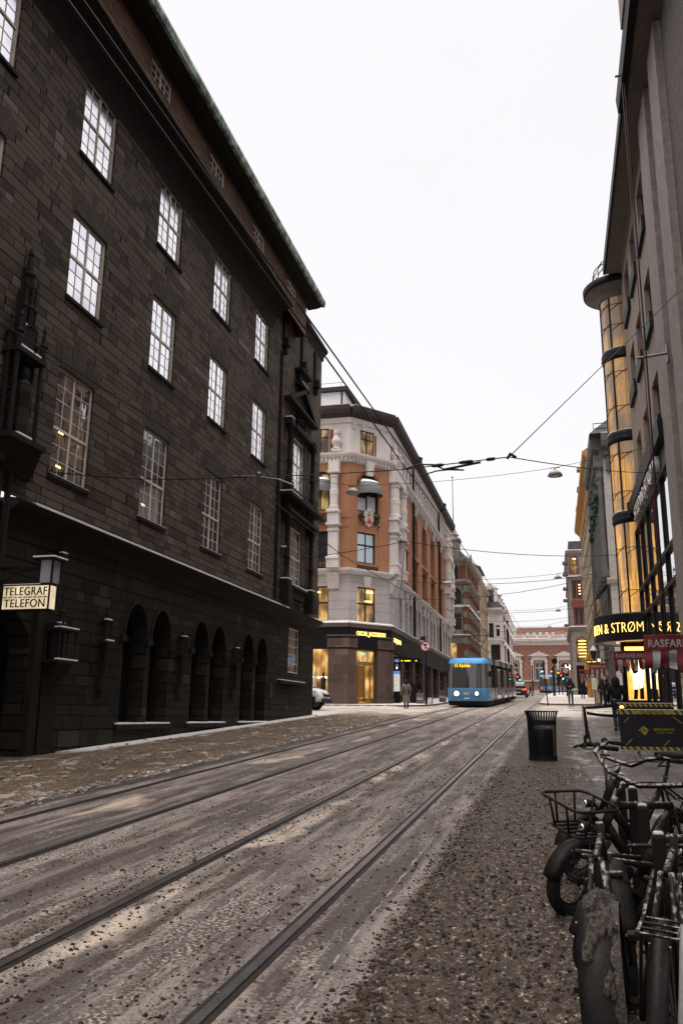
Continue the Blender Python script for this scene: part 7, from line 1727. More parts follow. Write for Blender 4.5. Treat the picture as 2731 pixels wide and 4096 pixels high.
person('person in black by the shop window, left of the one under the display', -10.35, 63.0, G12(63), 1.66, math.radians(200), (0.018, 0.016, 0.016), (0.015, 0.015, 0.017), None, 0.05, 0.1, None, 0.14)

# ================================================================== STREET FURNITURE
# slatted litter bin
bx_, by_, bz_ = -0.30, 18.35, G(18.2)-0.02
BN = thing('litter_bin', 'black slatted metal litter bin with a flared rim on the brown slush', 'litter bin', (bx_, by_, bz_))
sl_m = MB()
for k in range(36):
    a = 2*math.pi*k/36; ca, sa = math.cos(a), math.sin(a)
    pr = [(0.272, 0.04), (0.268, 0.12), (0.285, 0.78), (0.292, 0.90), (0.330, 1.02)]
    w_ = 0.0135
    for (r0, z0_), (r1, z1_) in zip(pr[:-1], pr[1:]):
        P = lambda r, z, o, q: (bx_+(r+q)*ca-o*sa, by_+(r+q)*sa+o*ca, bz_+z)
        sl_m.hexa([P(r0, z0_, -w_, 0), P(r0, z0_, w_, 0), P(r0, z0_, w_, 0.008), P(r0, z0_, -w_, 0.008), P(r1, z1_, -w_, 0), P(r1, z1_, w_, 0), P(r1, z1_, w_, 0.008), P(r1, z1_, -w_, 0.008)])
sl_m.ring([(bx_+0.335*math.cos(2*math.pi*k/36), by_+0.335*math.sin(2*math.pi*k/36), bz_+1.03) for k in range(36)], 0.012, 6, True)
for r, z in ((0.285, 0.80), (0.278, 0.10)): sl_m.lathe((bx_, by_, bz_), [(r-0.012, z-0.045), (r+0.012, z-0.045), (r+0.012, z+0.045), (r-0.012, z+0.045)], 36)
part('slatted_body', sl_m, M['black_metal'], BN)
mb = MB(); mb.lathe((bx_, by_, bz_), [(0.02, 0.03), (0.215, 0.03), (0.225, 0.66), (0.205, 0.665)], 28); part('liner', mb, M['black_metal'], BN, smooth=True)
mb = MB(); mb.lathe((bx_, by_, bz_), [(0.02, -0.03), (0.29, -0.03), (0.295, 0.05), (0.27, 0.07), (0.02, 0.07)], 32); part('base_ring', mb, plain('muddy_base', (0.05, 0.035, 0.028), 0.7), BN)
mb = MB(); mb.fb(((bx_, by_-0.30), (1, 0), (0, -1)), 0.05, 0.16, bz_+0.70, bz_+0.73, -0.03, 0.0); part('maker_plate', mb, M['steel'], BN)
# barrier post with strap
px_, py_, pz_ = 0.73, 22.15, G(22.15)
PO = thing('barrier_post', 'slim black post on splayed rubber feet, snow on its left edge, holding barrier straps', 'post', (px_, py_, pz_))
mb = MB()
prof = [(0.095, 0.03), (0.09, 0.20), (0.062, 0.45), (0.052, 0.75), (0.046, 0.98), (0.03, 1.01)]
for (r0, z0_), (r1, z1_) in zip(prof[:-1], prof[1:]):
    f0, f1 = -0.06*z0_, -0.06*z1_
    mb.hexa([(px_+f0-r0, py_-0.04, pz_+z0_), (px_+f0+r0, py_-0.04, pz_+z0_), (px_+f0+r0, py_+0.04, pz_+z0_), (px_+f0-r0, py_+0.04, pz_+z0_), (px_+f1-r1, py_-0.035, pz_+z1_), (px_+f1+r1, py_-0.035, pz_+z1_), (px_+f1+r1, py_+0.035, pz_+z1_), (px_+f1-r1, py_+0.035, pz_+z1_)])
bevel(part('post', mb, M['black_metal'], PO), 0.015)
for a in (200, 250, 320, 350, 120): 
    ca, sa = math.cos(math.radians(a)), math.sin(math.radians(a)); mb = MB()
    mb.ring([(px_+0.05*ca, py_+0.05*sa, pz_+0.11), (px_+0.16*ca, py_+0.16*sa, pz_+0.07), (px_+0.38*ca, py_+0.38*sa, pz_+0.02)], [0.055, 0.035, 0.025], 8); part('foot', mb, M['rubber'], PO, smooth=True)
mb = MB(); mb.hexa([(px_-0.085, py_-0.045, pz_+0.3), (px_-0.055, py_-0.045, pz_+0.3), (px_-0.055, py_+0.03, pz_+0.3), (px_-0.085, py_+0.03, pz_+0.3), (px_-0.108, py_-0.04, pz_+1.0), (px_-0.075, py_-0.04, pz_+1.0), (px_-0.075, py_+0.03, pz_+1.0), (px_-0.108, py_+0.03, pz_+1.0)]); part('snow_edge', mb, M['dirty_snow'], PO)
mb = MB(); mb.box(px_-0.03, px_+0.03, py_-0.075, py_-0.04, pz_+0.13, pz_+0.22); part('reflector', mb, plain('yellow_tape', (0.42, 0.36, 0.02), 0.6, bump=0), PO)
def strap(a, b, s_, lab):
    mb = MB(); pts = sag(a, b, s_, 8)
    for p, q in zip(pts[:-1], pts[1:]): mb.hexa([(p[0], p[1]-0.004, p[2]-0.035), (q[0], q[1]-0.004, q[2]-0.035), (q[0], q[1]+0.004, q[2]-0.035), (p[0], p[1]+0.004, p[2]-0.035), (p[0], p[1]-0.004, p[2]+0.035), (q[0], q[1]-0.004, q[2]+0.035), (q[0], q[1]+0.004, q[2]+0.035), (p[0], p[1]+0.004, p[2]+0.035)])
    solo('barrier_strap', mb, M['rubber'], lab, 'strap', 'straps from the barrier post')
strap((0.72, 22.15, pz_+0.97), (1.75, 26.0, 2.02), 0.02, 'upper black strap from the slim post to the rear barrier')
strap((0.74, 22.15, pz_+0.84), (1.52, 20.25, 1.70), 0.03, 'lower sagging black strap from the slim post to the front barrier')
# crowd barriers
def stripes():
    t = NT('black_yellow_stripes'); p = t.xyz(t.obj())
    s_ = t.math('FRACT', t.math('MULTIPLY', t.math('ADD', p[0], t.math('MULTIPLY', p[2], 0.6)), 7.2))
    return t.out(t.mix(t.math('GREATER_THAN', s_, 0.5), (0.012, 0.012, 0.013), (0.26, 0.235, 0.02)), 0.6)
M['stripes'] = stripes(); M['sign_yellow'] = plain('print_yellow', (0.26, 0.22, 0.025), 0.6, bump=0)
M['banner_black'] = plain('black_tarpaulin', (0.014, 0.013, 0.015), 0.5, var=0.4, scale=2.5, bump=0.35, bscale=4)
def barrier(x0, x1, y, z0_, z1_, lab, front):
    t = thing('crowd_barrier', lab, 'barrier', ((x0+x1)/2, y, G(y)), 'black and yellow barriers closing the pavement')
    mb = MB()
    for xx in (x0+0.02, x1-0.02): mb.ring([(xx, y, z0_), (xx, y, z1_)], 0.02, 6)
    mb.ring([(x0, y, z1_-0.01), (x1, y, z1_-0.01)], 0.02, 6); mb.ring([(x0, y, z0_+0.02), (x1, y, z0_+0.02)], 0.018, 6); part('frame', mb, M['steel'], t)
    mb = MB(); mb.box(x0, x1, y-0.034, y-0.026, z0_+0.07, z1_-0.10); part('tarpaulin', mb, M['banner_black'], t)
    for a, b in ((z1_-0.10, z1_), (z0_, z0_+0.07)):
        mb = MB(); mb.box(x0+0.001, x1-0.001, y-0.037, y-0.023, a, b); part('striped_band', mb, M['stripes'], t)
    mb = MB(); mb.box(x0, x1, y-0.04, y+0.03, z1_, z1_+0.012); part('snow_edge', mb, M['snow'], t)
    for xx in (x0+0.38, x0+1.25):
        mb = MB(); mb.ring([(xx, y-0.28, G(y)+0.02), (xx, y-0.05, z0_-0.01), (xx, y+0.05, z0_-0.01), (xx, y+0.28, G(y)+0.03)], 0.018, 6); part('foot', mb, M['steel'], t)
    if front:
        mb = MB(); mb.box(x0+0.28, x0+1.13, y-0.042, y-0.036, z1_-0.086, z1_-0.02); pl_ = part('text_band', mb, M['sign_yellow'], t)
        text('! OBS! ARBEID I HØYDEN !', 0.075, M['banner_black'], pl_, lambda a, b, c_: (x0+0.705+a, y-0.044-c_, z1_-0.078+b), 0.002, sx=0.62)
        text('BREGANOR', 0.085, M['sign_yellow'], t, lambda a, b, c_: (x0+0.93+a, y-0.038-c_, z0_+0.415+b), 0.002, sx=0.95, space=1.05)
        text('TILKOMSTTEKNIKK', 0.045, M['sign_yellow'], t, lambda a, b, c_: (x0+0.93+a, y-0.038-c_, z0_+0.36+b), 0.002, sx=0.85)
        lg = MB(); cx_, cz_ = x0+0.50, z0_+0.42
        def bar(p, q, w_=0.011):
            d = V((q[0]-p[0], 0, q[1]-p[1])).normalized(); nn_ = V((-d.z, 0, d.x))*w_
            A_, B_ = V((cx_+p[0], y-0.04, cz_+p[1])), V((cx_+q[0], y-0.04, cz_+q[1]))
            lg.hexa([A_-nn_, A_+nn_, B_+nn_, B_-nn_]+[v+V((0, 0.004, 0)) for v in (A_-nn_, A_+nn_, B_+nn_, B_-nn_)])
        for p, q in (((-0.10, -0.01), (0.0, 0.09)), ((0.0, 0.09), (0.10, 0.0)), ((-0.06, -0.02), (0.01, 0.05)), ((0.01, 0.05), (0.07, -0.01)), ((-0.055, -0.02), (-0.02, -0.055)), ((-0.01, 0.0), (-0.01, -0.08)), ((0.03, -0.01), (0.0, -0.10)), ((0.07, -0.02), (0.03, -0.09))): bar(p, q)
        part('logo', lg, M['sign_yellow'], t)
        for a, b in (((0.08, 0.58), (0.2, 0.70)), ((0.1, 0.10), (0.24, 0.24)), ((0.9, 0.10), (1.02, 0.22)), ((1.12, 0.72), (1.3, 0.58))):
            mb = MB(); mb.hexa([(x0+a[0], y-0.038, z0_+a[1]), (x0+a[0]+0.02, y-0.038, z0_+a[1]), (x0+b[0]+0.02, y-0.038, z0_+b[1]), (x0+b[0], y-0.038, z0_+b[1]), (x0+a[0], y-0.034, z0_+a[1]), (x0+a[0]+0.02, y-0.034, z0_+a[1]), (x0+b[0]+0.02, y-0.034, z0_+b[1]), (x0+b[0], y-0.034, z0_+b[1])]); part('printed_slash', mb, M['sign_yellow'], t)
    return t
barrier(1.37, 3.9, 20.2, 0.965, 1.83, 'front black barrier banner with yellow BREGANOR lettering and striped edges', True)
barrier(1.72, 3.25, 26.0, 1.30, 2.07, 'rear black and yellow barrier, mostly hidden by the front one', False)
WL = thing('warning_lamp', 'small amber warning lamp glowing on the corner of the front barrier', 'warning lamp', (1.44, 20.19, 1.845))
mb = MB(); mb.lathe((1.44, 20.19, 1.842), [(0.002, 0), (0.05, 0), (0.05, 0.02), (0.002, 0.025)], 12); part('lamp_base', mb, M['rubber'], WL)
mb = MB(); mb.lathe((1.44, 20.19, 1.866), [(0.045, 0), (0.042, 0.03), (0.02, 0.05), (0.002, 0.052)], 12); part('lamp_dome', mb, glow('amber_glow_lamp', (1.0, 0.40, 0.05), 9.0), WL, smooth=True)
# roof-avalanche warning banners with streamers
M['banner_red'] = plain('banner_red', (0.15, 0.012, 0.014), 0.55, var=0.2, scale=5, bump=0.2); M['foil'] = plain('pale_foil_streamer', (0.28, 0.27, 0.285), 0.35, 0.2, var=0.25, scale=6, bump=0.25, bscale=6)
def rasfare(xc, y, zt, wd, hgt, lab, txt='RASFARE.NO', seed=1):
    rr_ = random.Random(seed)
    t = thing('warning_banner', lab, 'warning banner', (xc, y, zt), 'red and white avalanche warning banners')
    band = hgt*0.40
    mb = MB(); n = 12
    for j in range(2):
        for i in range(n+1):
            u = i/n; mb.v.append((xc+(u-0.5)*wd, y+0.02*math.sin(u*9+seed), zt-j*band-0.02*math.sin(math.pi*u)))
    for i in range(n): mb.f.append((i, i+1, n+2+i, n+1+i))
    part('red_band', mb, M['banner_red'], t)
    text(txt, band*0.72, M['foil'], t, lambda a, b, c_: (xc+a, y-0.03-c_, zt-band*0.80+b), 0.003, sx=wd/(band*0.72)/5.9*0.86 if txt == 'RASFARE.NO' else 0.9, offset=0.006*hgt, space=1.06)
    ns = 8; red, wht = MB(), MB()
    for k in range(ns):
        m_ = red if k % 2 == 0 else wht
        L_ = (hgt-band)*rr_.uniform(0.75, 1.12); ph = rr_.uniform(0, 6); dx = rr_.uniform(-0.05, 0.05)*wd; w_ = wd/ns*0.96
        rows = 6; b0 = len(m_.v)
        for j in range(rows+1):
            f = j/rows; xx = xc-wd/2+wd*(k+0.5)/ns+dx*f*f; yy = y+0.01+0.10*wd*f*math.sin(ph+f*3.0)*0.6; tw = 0.5*math.sin(ph)*f
            for s_ in (-1, 1): m_.v.append((xx+s_*w_/2*math.cos(tw), yy+s_*w_/2*math.sin(tw), zt-band-L_*f+(0.06*hgt*s_*math.sin(ph*2) if j == rows else 0)))
        for j in range(rows): m_.f.append((b0+2*j, b0+2*j+1, b0+2*j+3, b0+2*j+2))
    part('red_streamers', red, M['banner_red'], t); part('pale_streamers', wht, M['foil'], t)
    mb = MB(); mb.ring([(xc-wd/2, y, zt), (xc+wd/2, y, zt), (4.1 if y < 42 else 3.9, y, zt+0.02)], 0.014, 5); part('carrying_rod', mb, M['banner_red'], t)
rasfare(3.02, 22.6, 3.70, 1.55, 0.92, 'large red and white RASFARE.NO banner at the right edge, nearest of the row', seed=3)
rasfare(3.03, 36.2, 4.30, 1.26, 0.80, 'RASFARE.NO banner hanging half across the yellow light box', seed=5)
rasfare(2.92, 60.0, 5.25, 1.22, 0.90, 'RASFARE.NO banner above the pier walkers, beyond the light box', seed=8)
rasfare(2.92, 72.0, 5.45, 1.0, 0.80, 'partly hidden red banner just left of the mid-distance RASFARE.NO banner', seed=11)
rasfare(2.78, 80.0, 5.60, 1.1, 0.80, 'farthest small red banner, beside the brown stone house', seed=14)
mb = MB(); mb.ring([(1.98, 22.6, 3.72), (1.99, 22.6, G(22.6))], 0.0, 4)
# traffic signs and poles
def pole(mb, x, y, z1_, r=0.035, lean=(0, 0)): mb.ring([(x, y, G(y)-0.05), (x+lean[0], y+lean[1], z1_)], r, 8)
NS = thing('no_turn_sign', 'round red rimmed traffic sign on a black pole before the shop', 'traffic sign', (-8.30, 56.3, G(56.3)))
mb = MB(); pole(mb, -8.30, 56.3, 6.6, 0.05); mb.ring([(-8.30, 56.3, G(56.3)), (-8.30, 56.3, G(56.3)+1.4)], 0.085, 8); mb.box(-8.42, -8.18, 56.2, 56.4, 4.5, 4.7); part('pole', mb, M['black_metal'], NS)
def disc2(nm, x, y, z, r, d, mat, par, n=28):
    mb = MB(); i = 0
    mb.v = [(x+r*math.cos(2*math.pi*k/n), y, z+r*math.sin(2*math.pi*k/n)) for k in range(n)]+[(x+r*math.cos(2*math.pi*k/n), y+d, z+r*math.sin(2*math.pi*k/n)) for k in range(n)]
    mb.f = [tuple(range(n)), tuple(range(n, 2*n))]+[(k, (k+1) % n, n+(k+1) % n, n+k) for k in range(n)]
    return part(nm, mb, mat, par)
M['sign_red'] = plain('sign_red', (0.30, 0.025, 0.025), 0.5, bump=0); M['sign_white'] = plain('sign_white', (0.62, 0.60, 0.60), 0.5, bump=0, var=0.05)
dd = disc2('sign_disc', -8.30, 56.22, 6.19, 0.33, 0.02, M['sign_red'], NS); disc2('sign_face', -8.30, 56.212, 6.19, 0.26, 0.008, M['sign_white'], dd)
mb = MB(); mb.box(-8.40, -8.20, 56.200, 56.208, 6.22, 6.36); mb.box(-8.37, -8.23, 56.200, 56.208, 6.06, 6.11); mb.ring([(-8.36, 56.204, 6.02), (-8.24, 56.204, 6.12)], 0.012, 5); part('symbol', mb, M['black_metal'], dd)
mb = MB(); mb.hexa([(-8.50, 56.194, 6.35), (-8.46, 56.194, 6.39), (-8.10, 56.194, 6.03), (-8.14, 56.194, 5.99), (-8.50, 56.199, 6.35), (-8.46, 56.199, 6.39), (-8.10, 56.199, 6.03), (-8.14, 56.199, 5.99)]); part('red_bar', mb, M['sign_red'], dd)
mb = MB(); mb.ring([(-9.9, 56.3, 6.66), (-8.3, 56.3, 6.62)], 0.025, 6); mb.box(-8.62, -8.30, 56.25, 56.35, 6.62, 6.86); part('sign_arm', mb, M['black_metal'], NS)
# totem and stop display by the shop
TO = thing('information_totem', 'tall black stop totem with lit map and white symbols beside the corner pier', 'totem', (-10.75, 59.0, G(59)))
mb = MB(); mb.box(-11.0, -10.5, 58.95, 59.1, G(59), 5.72); part('column', mb, M['black_metal'], TO)
mb = MB(); mb.box(-10.97, -10.53, 58.942, 58.95, 3.30, 4.70); part('map_panel', mb, glow('lit_map', (0.85, 0.80, 0.72), 0.75), TO)
mb = MB(); mb.box(-10.97, -10.53, 58.936, 58.941, 4.48, 4.70); part('map_header', mb, glow('lit_blue', (0.10, 0.30, 0.75), 0.9), TO)
mb = MB(); mb.box(-10.92, -10.58, 58.942, 58.95, 5.32, 5.54); part('blue_sign', mb, glow('lit_blue_sign', (0.10, 0.16, 0.65), 0.8), TO)
mb = MB(); mb.box(-10.88, -10.62, 58.934, 58.94, 5.36, 5.44); part('sign_strip', mb, M['sign_white'], TO)
text('#', 0.24, M['white_glow'], TO, lambda a, b, c_: (-10.75+a, 58.94-c_, 4.86+b), 0.003)
mb = MB(); mb.box(-10.82, -10.68, 58.94, 58.95, 5.14, 5.18); mb.box(-10.86, -10.64, 58.94, 58.95, 5.07, 5.11); part('name_lines', mb, M['sign_white'], TO)
for k, (u, v) in enumerate(((-10.86, 3.72), (-10.7, 4.1), (-10.78, 4.25))): 
    mb = MB(); mb.box(u-0.03, u+0.03, 58.936, 58.941, v-0.03, v+0.04); part('map_mark', mb, M['sign_red'] if k == 0 else M['brass'], TO)
DI = thing('stop_display', 'thin hanging departure display with amber letters in front of the dark shops', 'display', (-10.1, 61, 5.5))
mb = MB(); mb.box(-10.95, -9.35, 60.95, 61.1, 5.42, 5.68); mb.ring([(-11.2, 61.02, 5.75), (-9.3, 61.02, 5.72)], 0.03, 6); part('case', mb, M['black_metal'], DI)
for u, wd in ((-10.8, 0.12), (-10.55, 0.45), (-9.75, 0.12)):
    mb = MB(); mb.box(u, u+wd, 60.94, 60.95, 5.50, 5.58); part('amber_row', mb, M['amber_glow'], DI)
def aboard(x, y, w_, h_, lab, face, txt=None):
    t = thing('sandwich_board', lab, 'sandwich board', (x, y, G12(y)))
    z_ = G12(y)
    for s_ in (-1, 1):
        mb = MB(); mb.hexa([(x-w_/2, y+s_*0.22, z_), (x+w_/2, y+s_*0.22, z_), (x+w_/2, y+s_*0.25, z_), (x-w_/2, y+s_*0.25, z_), (x-w_/2, y+s_*0.02, z_+h_), (x+w_/2, y+s_*0.02, z_+h_), (x+w_/2, y+s_*0.05, z_+h_), (x-w_/2, y+s_*0.05, z_+h_)]); part('board', mb, M['steel'], t)
    mb = MB(); f = lambda u, v, d=0.0: (x+u*w_, y-0.256+v*0.2-0.012-d, z_+v*h_)
    mb.quad(f(-0.44, 0.1), f(0.44, 0.1), f(0.44, 0.95), f(-0.44, 0.95)); p = part('poster', mb, face, t)
    if txt: text(txt, 0.22, M['sign_white'], p, lambda a, b, c_: f(a/w_, 0.35+b/h_, 0.01+c_), 0.002, sx=0.8)
aboard(-8.95, 58, 0.5, 0.72, 'grey board with SALG on it, right of the street sign pole', plain('sale_red_grey', (0.09, 0.06, 0.06), 0.5), 'SALG')
aboard(-8.33, 58.4, 0.28, 0.4, 'small low notice board just right of the SALG board', M['foil'])
aboard(-8.2, 64, 0.48, 0.85, 'dark board on the pavement just left of the oncoming tram', plain('dark_poster', (0.07, 0.06, 0.07), 0.5, var=0.8, scale=8), 'DEGA')
aboard(2.78, 60.3, 0.32, 0.9, 'leaning board with a brown picture on the right pavement, beside the walker in black', plain('brown_poster', (0.22, 0.14, 0.10), 0.5, var=0.8, scale=6))
CB = thing('cabinet', 'black cabinet standing behind the person in the long coat', 'cabinet', (-9.8, 60, G12(60)))
mb = MB(); mb.box(-10.1, -9.52, 59.8, 60.3, G12(60), G12(60)+0.9); bevel(part('body', mb, M['black_metal'], CB), 0.03); mb = MB(); mb.box(-10.12, -9.5, 59.78, 60.32, G12(60)+0.9, G12(60)+0.96); part('lid', mb, M['rubber'], CB)
PS = thing('poster_stand', 'pale menu board above the leaning board on the right pavement', 'notice', (2.69, 62, G12(62)))
mb = MB(); mb.box(2.54, 2.84, 61.98, 62.02, 3.60, 4.36); part('board', mb, glow('menu_lit', (0.75, 0.68, 0.50), 0.55), PS); mb = MB(); mb.ring([(2.69, 62.03, G12(62)), (2.69, 62.03, 3.7)], 0.03, 6); part('pole', mb, M['black_metal'], PS)
for k in range(6):
    mb = MB(); mb.box(2.58, 2.80, 61.972, 61.979, 3.70+k*0.1, 3.72+k*0.1); part('text_row', mb, M['black_metal'], PS)
# signals, poles and signs towards the museum
def signal(x, y, zs, lab, lamps, lean=0):
    t = thing('traffic_signal', lab, 'traffic light', (x, y, G(y)), 'traffic lights at the end of the street')
    mb = MB(); pole(mb, x, y+0.15, zs[0]+0.4, 0.06); part('pole', mb, M['black_metal'], t)
    for (dx, z, mt) in lamps:
        mb = MB(); mb.box(x+dx-0.17, x+dx+0.17, y-0.1, y+0.1, z-0.42, z+0.42); h_ = part('signal_head', mb, M['black_metal'], t)
        for (dz, m2) in mt:
            mb = MB(); mb.lathe((0, 0, 0), [(0.001, 0), (0.125, 0)], 14); mb.v = [(x+dx+a, y-0.11-0.05*0, z+dz+b) for a, b, c_ in mb.v]; part('lens', mb, m2, h_)
signal(-4.78, 120, (7.1,), 'pair of signals, red above green, left of the far tram', ((-0.17, 6.9, ((0.15, M['red_glow']),)), (0.14, 6.75, ((-0.12, M['green_glow']),))))
signal(1.03, 120, (7.3,), 'pair of signals, red above green, right of the far tram', ((-0.12, 7.12, ((0.14, M['red_glow']),)), (0.13, 6.95, ((-0.15, M['green_glow']),))))
signal(0.56, 119, (7.7,), 'signal pole with a square amber light right of the round dark sign', ((0.0, 7.4, ((0.15, M['amber_glow']),)), (0, 6.6, ())))
RS = thing('round_sign', 'back of a round dark sign on a tall black pole before the far tram', 'traffic sign', (0.02, 105, G(105)))
mb = MB(); pole(mb, 0.02, 105, 8.4, 0.06); pole(mb, -0.14, 105.2, 7.6, 0.09); mb.ring([(0.02, 105, 7.6), (0.75, 105, 7.55)], 0.03, 5); part('pole', mb, M['black_metal'], RS); disc2('sign_disc', 0.10, 104.9, 8.24, 0.36, 0.03, M['black_metal'], RS)
LP = thing('leaning_pole', 'thin black pole leaning left, with a narrow edge-on sign at its top', 'pole', (-0.48, 59, G(59)))
mb = MB(); mb.ring([(-0.48, 59, G(59)-0.05), (-0.68, 59, 5.0)], 0.04, 7); part('pole', mb, M['black_metal'], LP); mb = MB(); mb.hexa([(-0.745, 58.7, 4.78), (-0.665, 58.7, 4.78), (-0.665, 59.3, 4.78), (-0.745, 59.3, 4.78), (-0.72, 58.7, 5.36), (-0.63, 58.7, 5.36), (-0.63, 59.3, 5.36), (-0.72, 59.3, 5.36)]); bevel(part('sign_plate', mb, M['black_metal'], LP), 0.03)
NE = thing('prohibition_sign', 'round red rimmed sign on a pole beside the brown stone house', 'traffic sign', (1.30, 100, G12(100)))
mb = MB(); pole(mb, 1.30, 100.05, 7.2, 0.05); part('pole', mb, M['black_metal'], NE); dd = disc2('sign_disc', 1.30, 99.95, 6.84, 0.34, 0.02, M['sign_red'], NE); disc2('sign_face', 1.30, 99.94, 6.84, 0.25, 0.008, M['sign_white'], dd)
mb = MB(); mb.hexa([(1.12, 99.93, 7.02), (1.16, 99.93, 7.06), (1.48, 99.93, 6.66), (1.44, 99.93, 6.62), (1.12, 99.936, 7.02), (1.16, 99.936, 7.06), (1.48, 99.936, 6.66), (1.44, 99.936, 6.62)]); mb.ring([(1.22, 99.932, 6.76), (1.38, 99.932, 6.92)], 0.04, 5); part('symbol', mb, M['black_metal'], dd)
mb = MB(); mb.box(1.20, 1.64, 99.9, 100.1, 6.28, 6.48); part('display_plate', mb, M['black_metal'], NE)
for x, y, z1_, lab in ((-3.62, 150, 10.4, 'slim dark pole standing left of the far tram before the museum'),):
    mb = MB(); pole(mb, x, y, z1_, 0.11); solo('pole', mb, M['iron'], lab, 'pole')
for x, z in ((-2.2, 9.3), (-0.3, 9.3)):
    t = thing('square_lamp', 'old lantern post left of the museum window axis' if x < -1 else 'old lantern post right of the museum window axis', 'lantern', (x, 165, G(165)), 'lantern posts before the museum')
    mb = MB(); pole(mb, x, 165, z, 0.08); part('post', mb, M['iron'], t); mb = MB(); mb.lathe((x, 165, z), [(0.1, 0), (0.32, 0.6), (0.40, 0.62), (0.1, 0.9)], 6); part('lantern_head', mb, M['lamp_grey'], t); mb = MB(); mb.lathe((x, 165, z), [(0.36, 0.66), (0.1, 0.95), (0.01, 0.96)], 8); part('snow_cover', mb, M['snow'], t)
HS = thing('lit_letter_sign', 'small lit white letter H on the corner of the brown stone house', 'sign', (1.9, 117, 8.2))
text('H', 1.0, M['white_glow'], HS, lambda a, b, c_: (1.82+a, 117-c_, 7.85+b), 0.04); mb = MB(); mb.ring([(1.82, 117.1, 8.1), (2.55, 117.6, 8.1)], 0.04, 5); part('bracket', mb, M['iron'], HS)
WLn = thing('wall_lantern', 'old black lantern with snow on its cap on the pipe beside the white tiled building', 'lantern', (2.5, 56.0, 5.3))
mb = MB(); mb.lathe((2.5, 56, 5.25), [(0.05, 0), (0.12, 0.05), (0.2, 0.5), (0.24, 0.52), (0.12, 0.72), (0.04, 0.85), (0.01, 0.95)], 6); part('lantern_body', mb, M['iron'], WLn)
mb = MB(); mb.lathe((2.5, 56, 5.25), [(0.22, 0.55), (0.12, 0.75), (0.02, 0.9)], 8); part('snow_cap', mb, M['dirty_snow'], WLn)
mb = MB(); mb.ring([(2.62, 56.05, 8.4), (2.60, 56.05, 5.2)], 0.045, 6); mb.ring([(2.5, 56, 5.3), (2.6, 56.05, 5.2), (3.9, 57.4, 5.6)], 0.03, 6); part('pipe', mb, M['steel'], WLn)
DI2 = thing('stop_display', 'small hanging departure display above the far right pavement', 'display', (2.8, 66, 5.7))
mb = MB(); mb.box(2.35, 3.2, 65.95, 66.1, 5.62, 5.86); mb.ring([(3.2, 66.05, 5.8), (3.9, 66.05, 5.85)], 0.03, 5); part('case', mb, M['black_metal'], DI2)
for u, wd in ((2.42, 0.3), (2.8, 0.3)):
    mb = MB(); mb.box(u, u+wd, 65.94, 65.95, 5.70, 5.77); part('amber_row', mb, M['amber_glow'], DI2)
SL = thing('shop_lamp', 'bright warm lamp burning below the hanging display on the right', 'lamp', (3.1, 62, 5.6))
mb = MB(); mb.ball((3.1, 62, 5.6), 0.09, 10, 8); part('bulb', mb, glow('bulb', (1.0, 0.7, 0.25), 12.0), SL, smooth=True); mb = MB(); mb.ring([(3.1, 62, 5.68), (3.2, 62, 6.3), (3.9, 62.2, 6.4)], 0.025, 5); part('bracket', mb, M['iron'], SL)

M['post_black'] = plain('post_black', (0.007, 0.0065, 0.006), 0.6, spec=0.1)
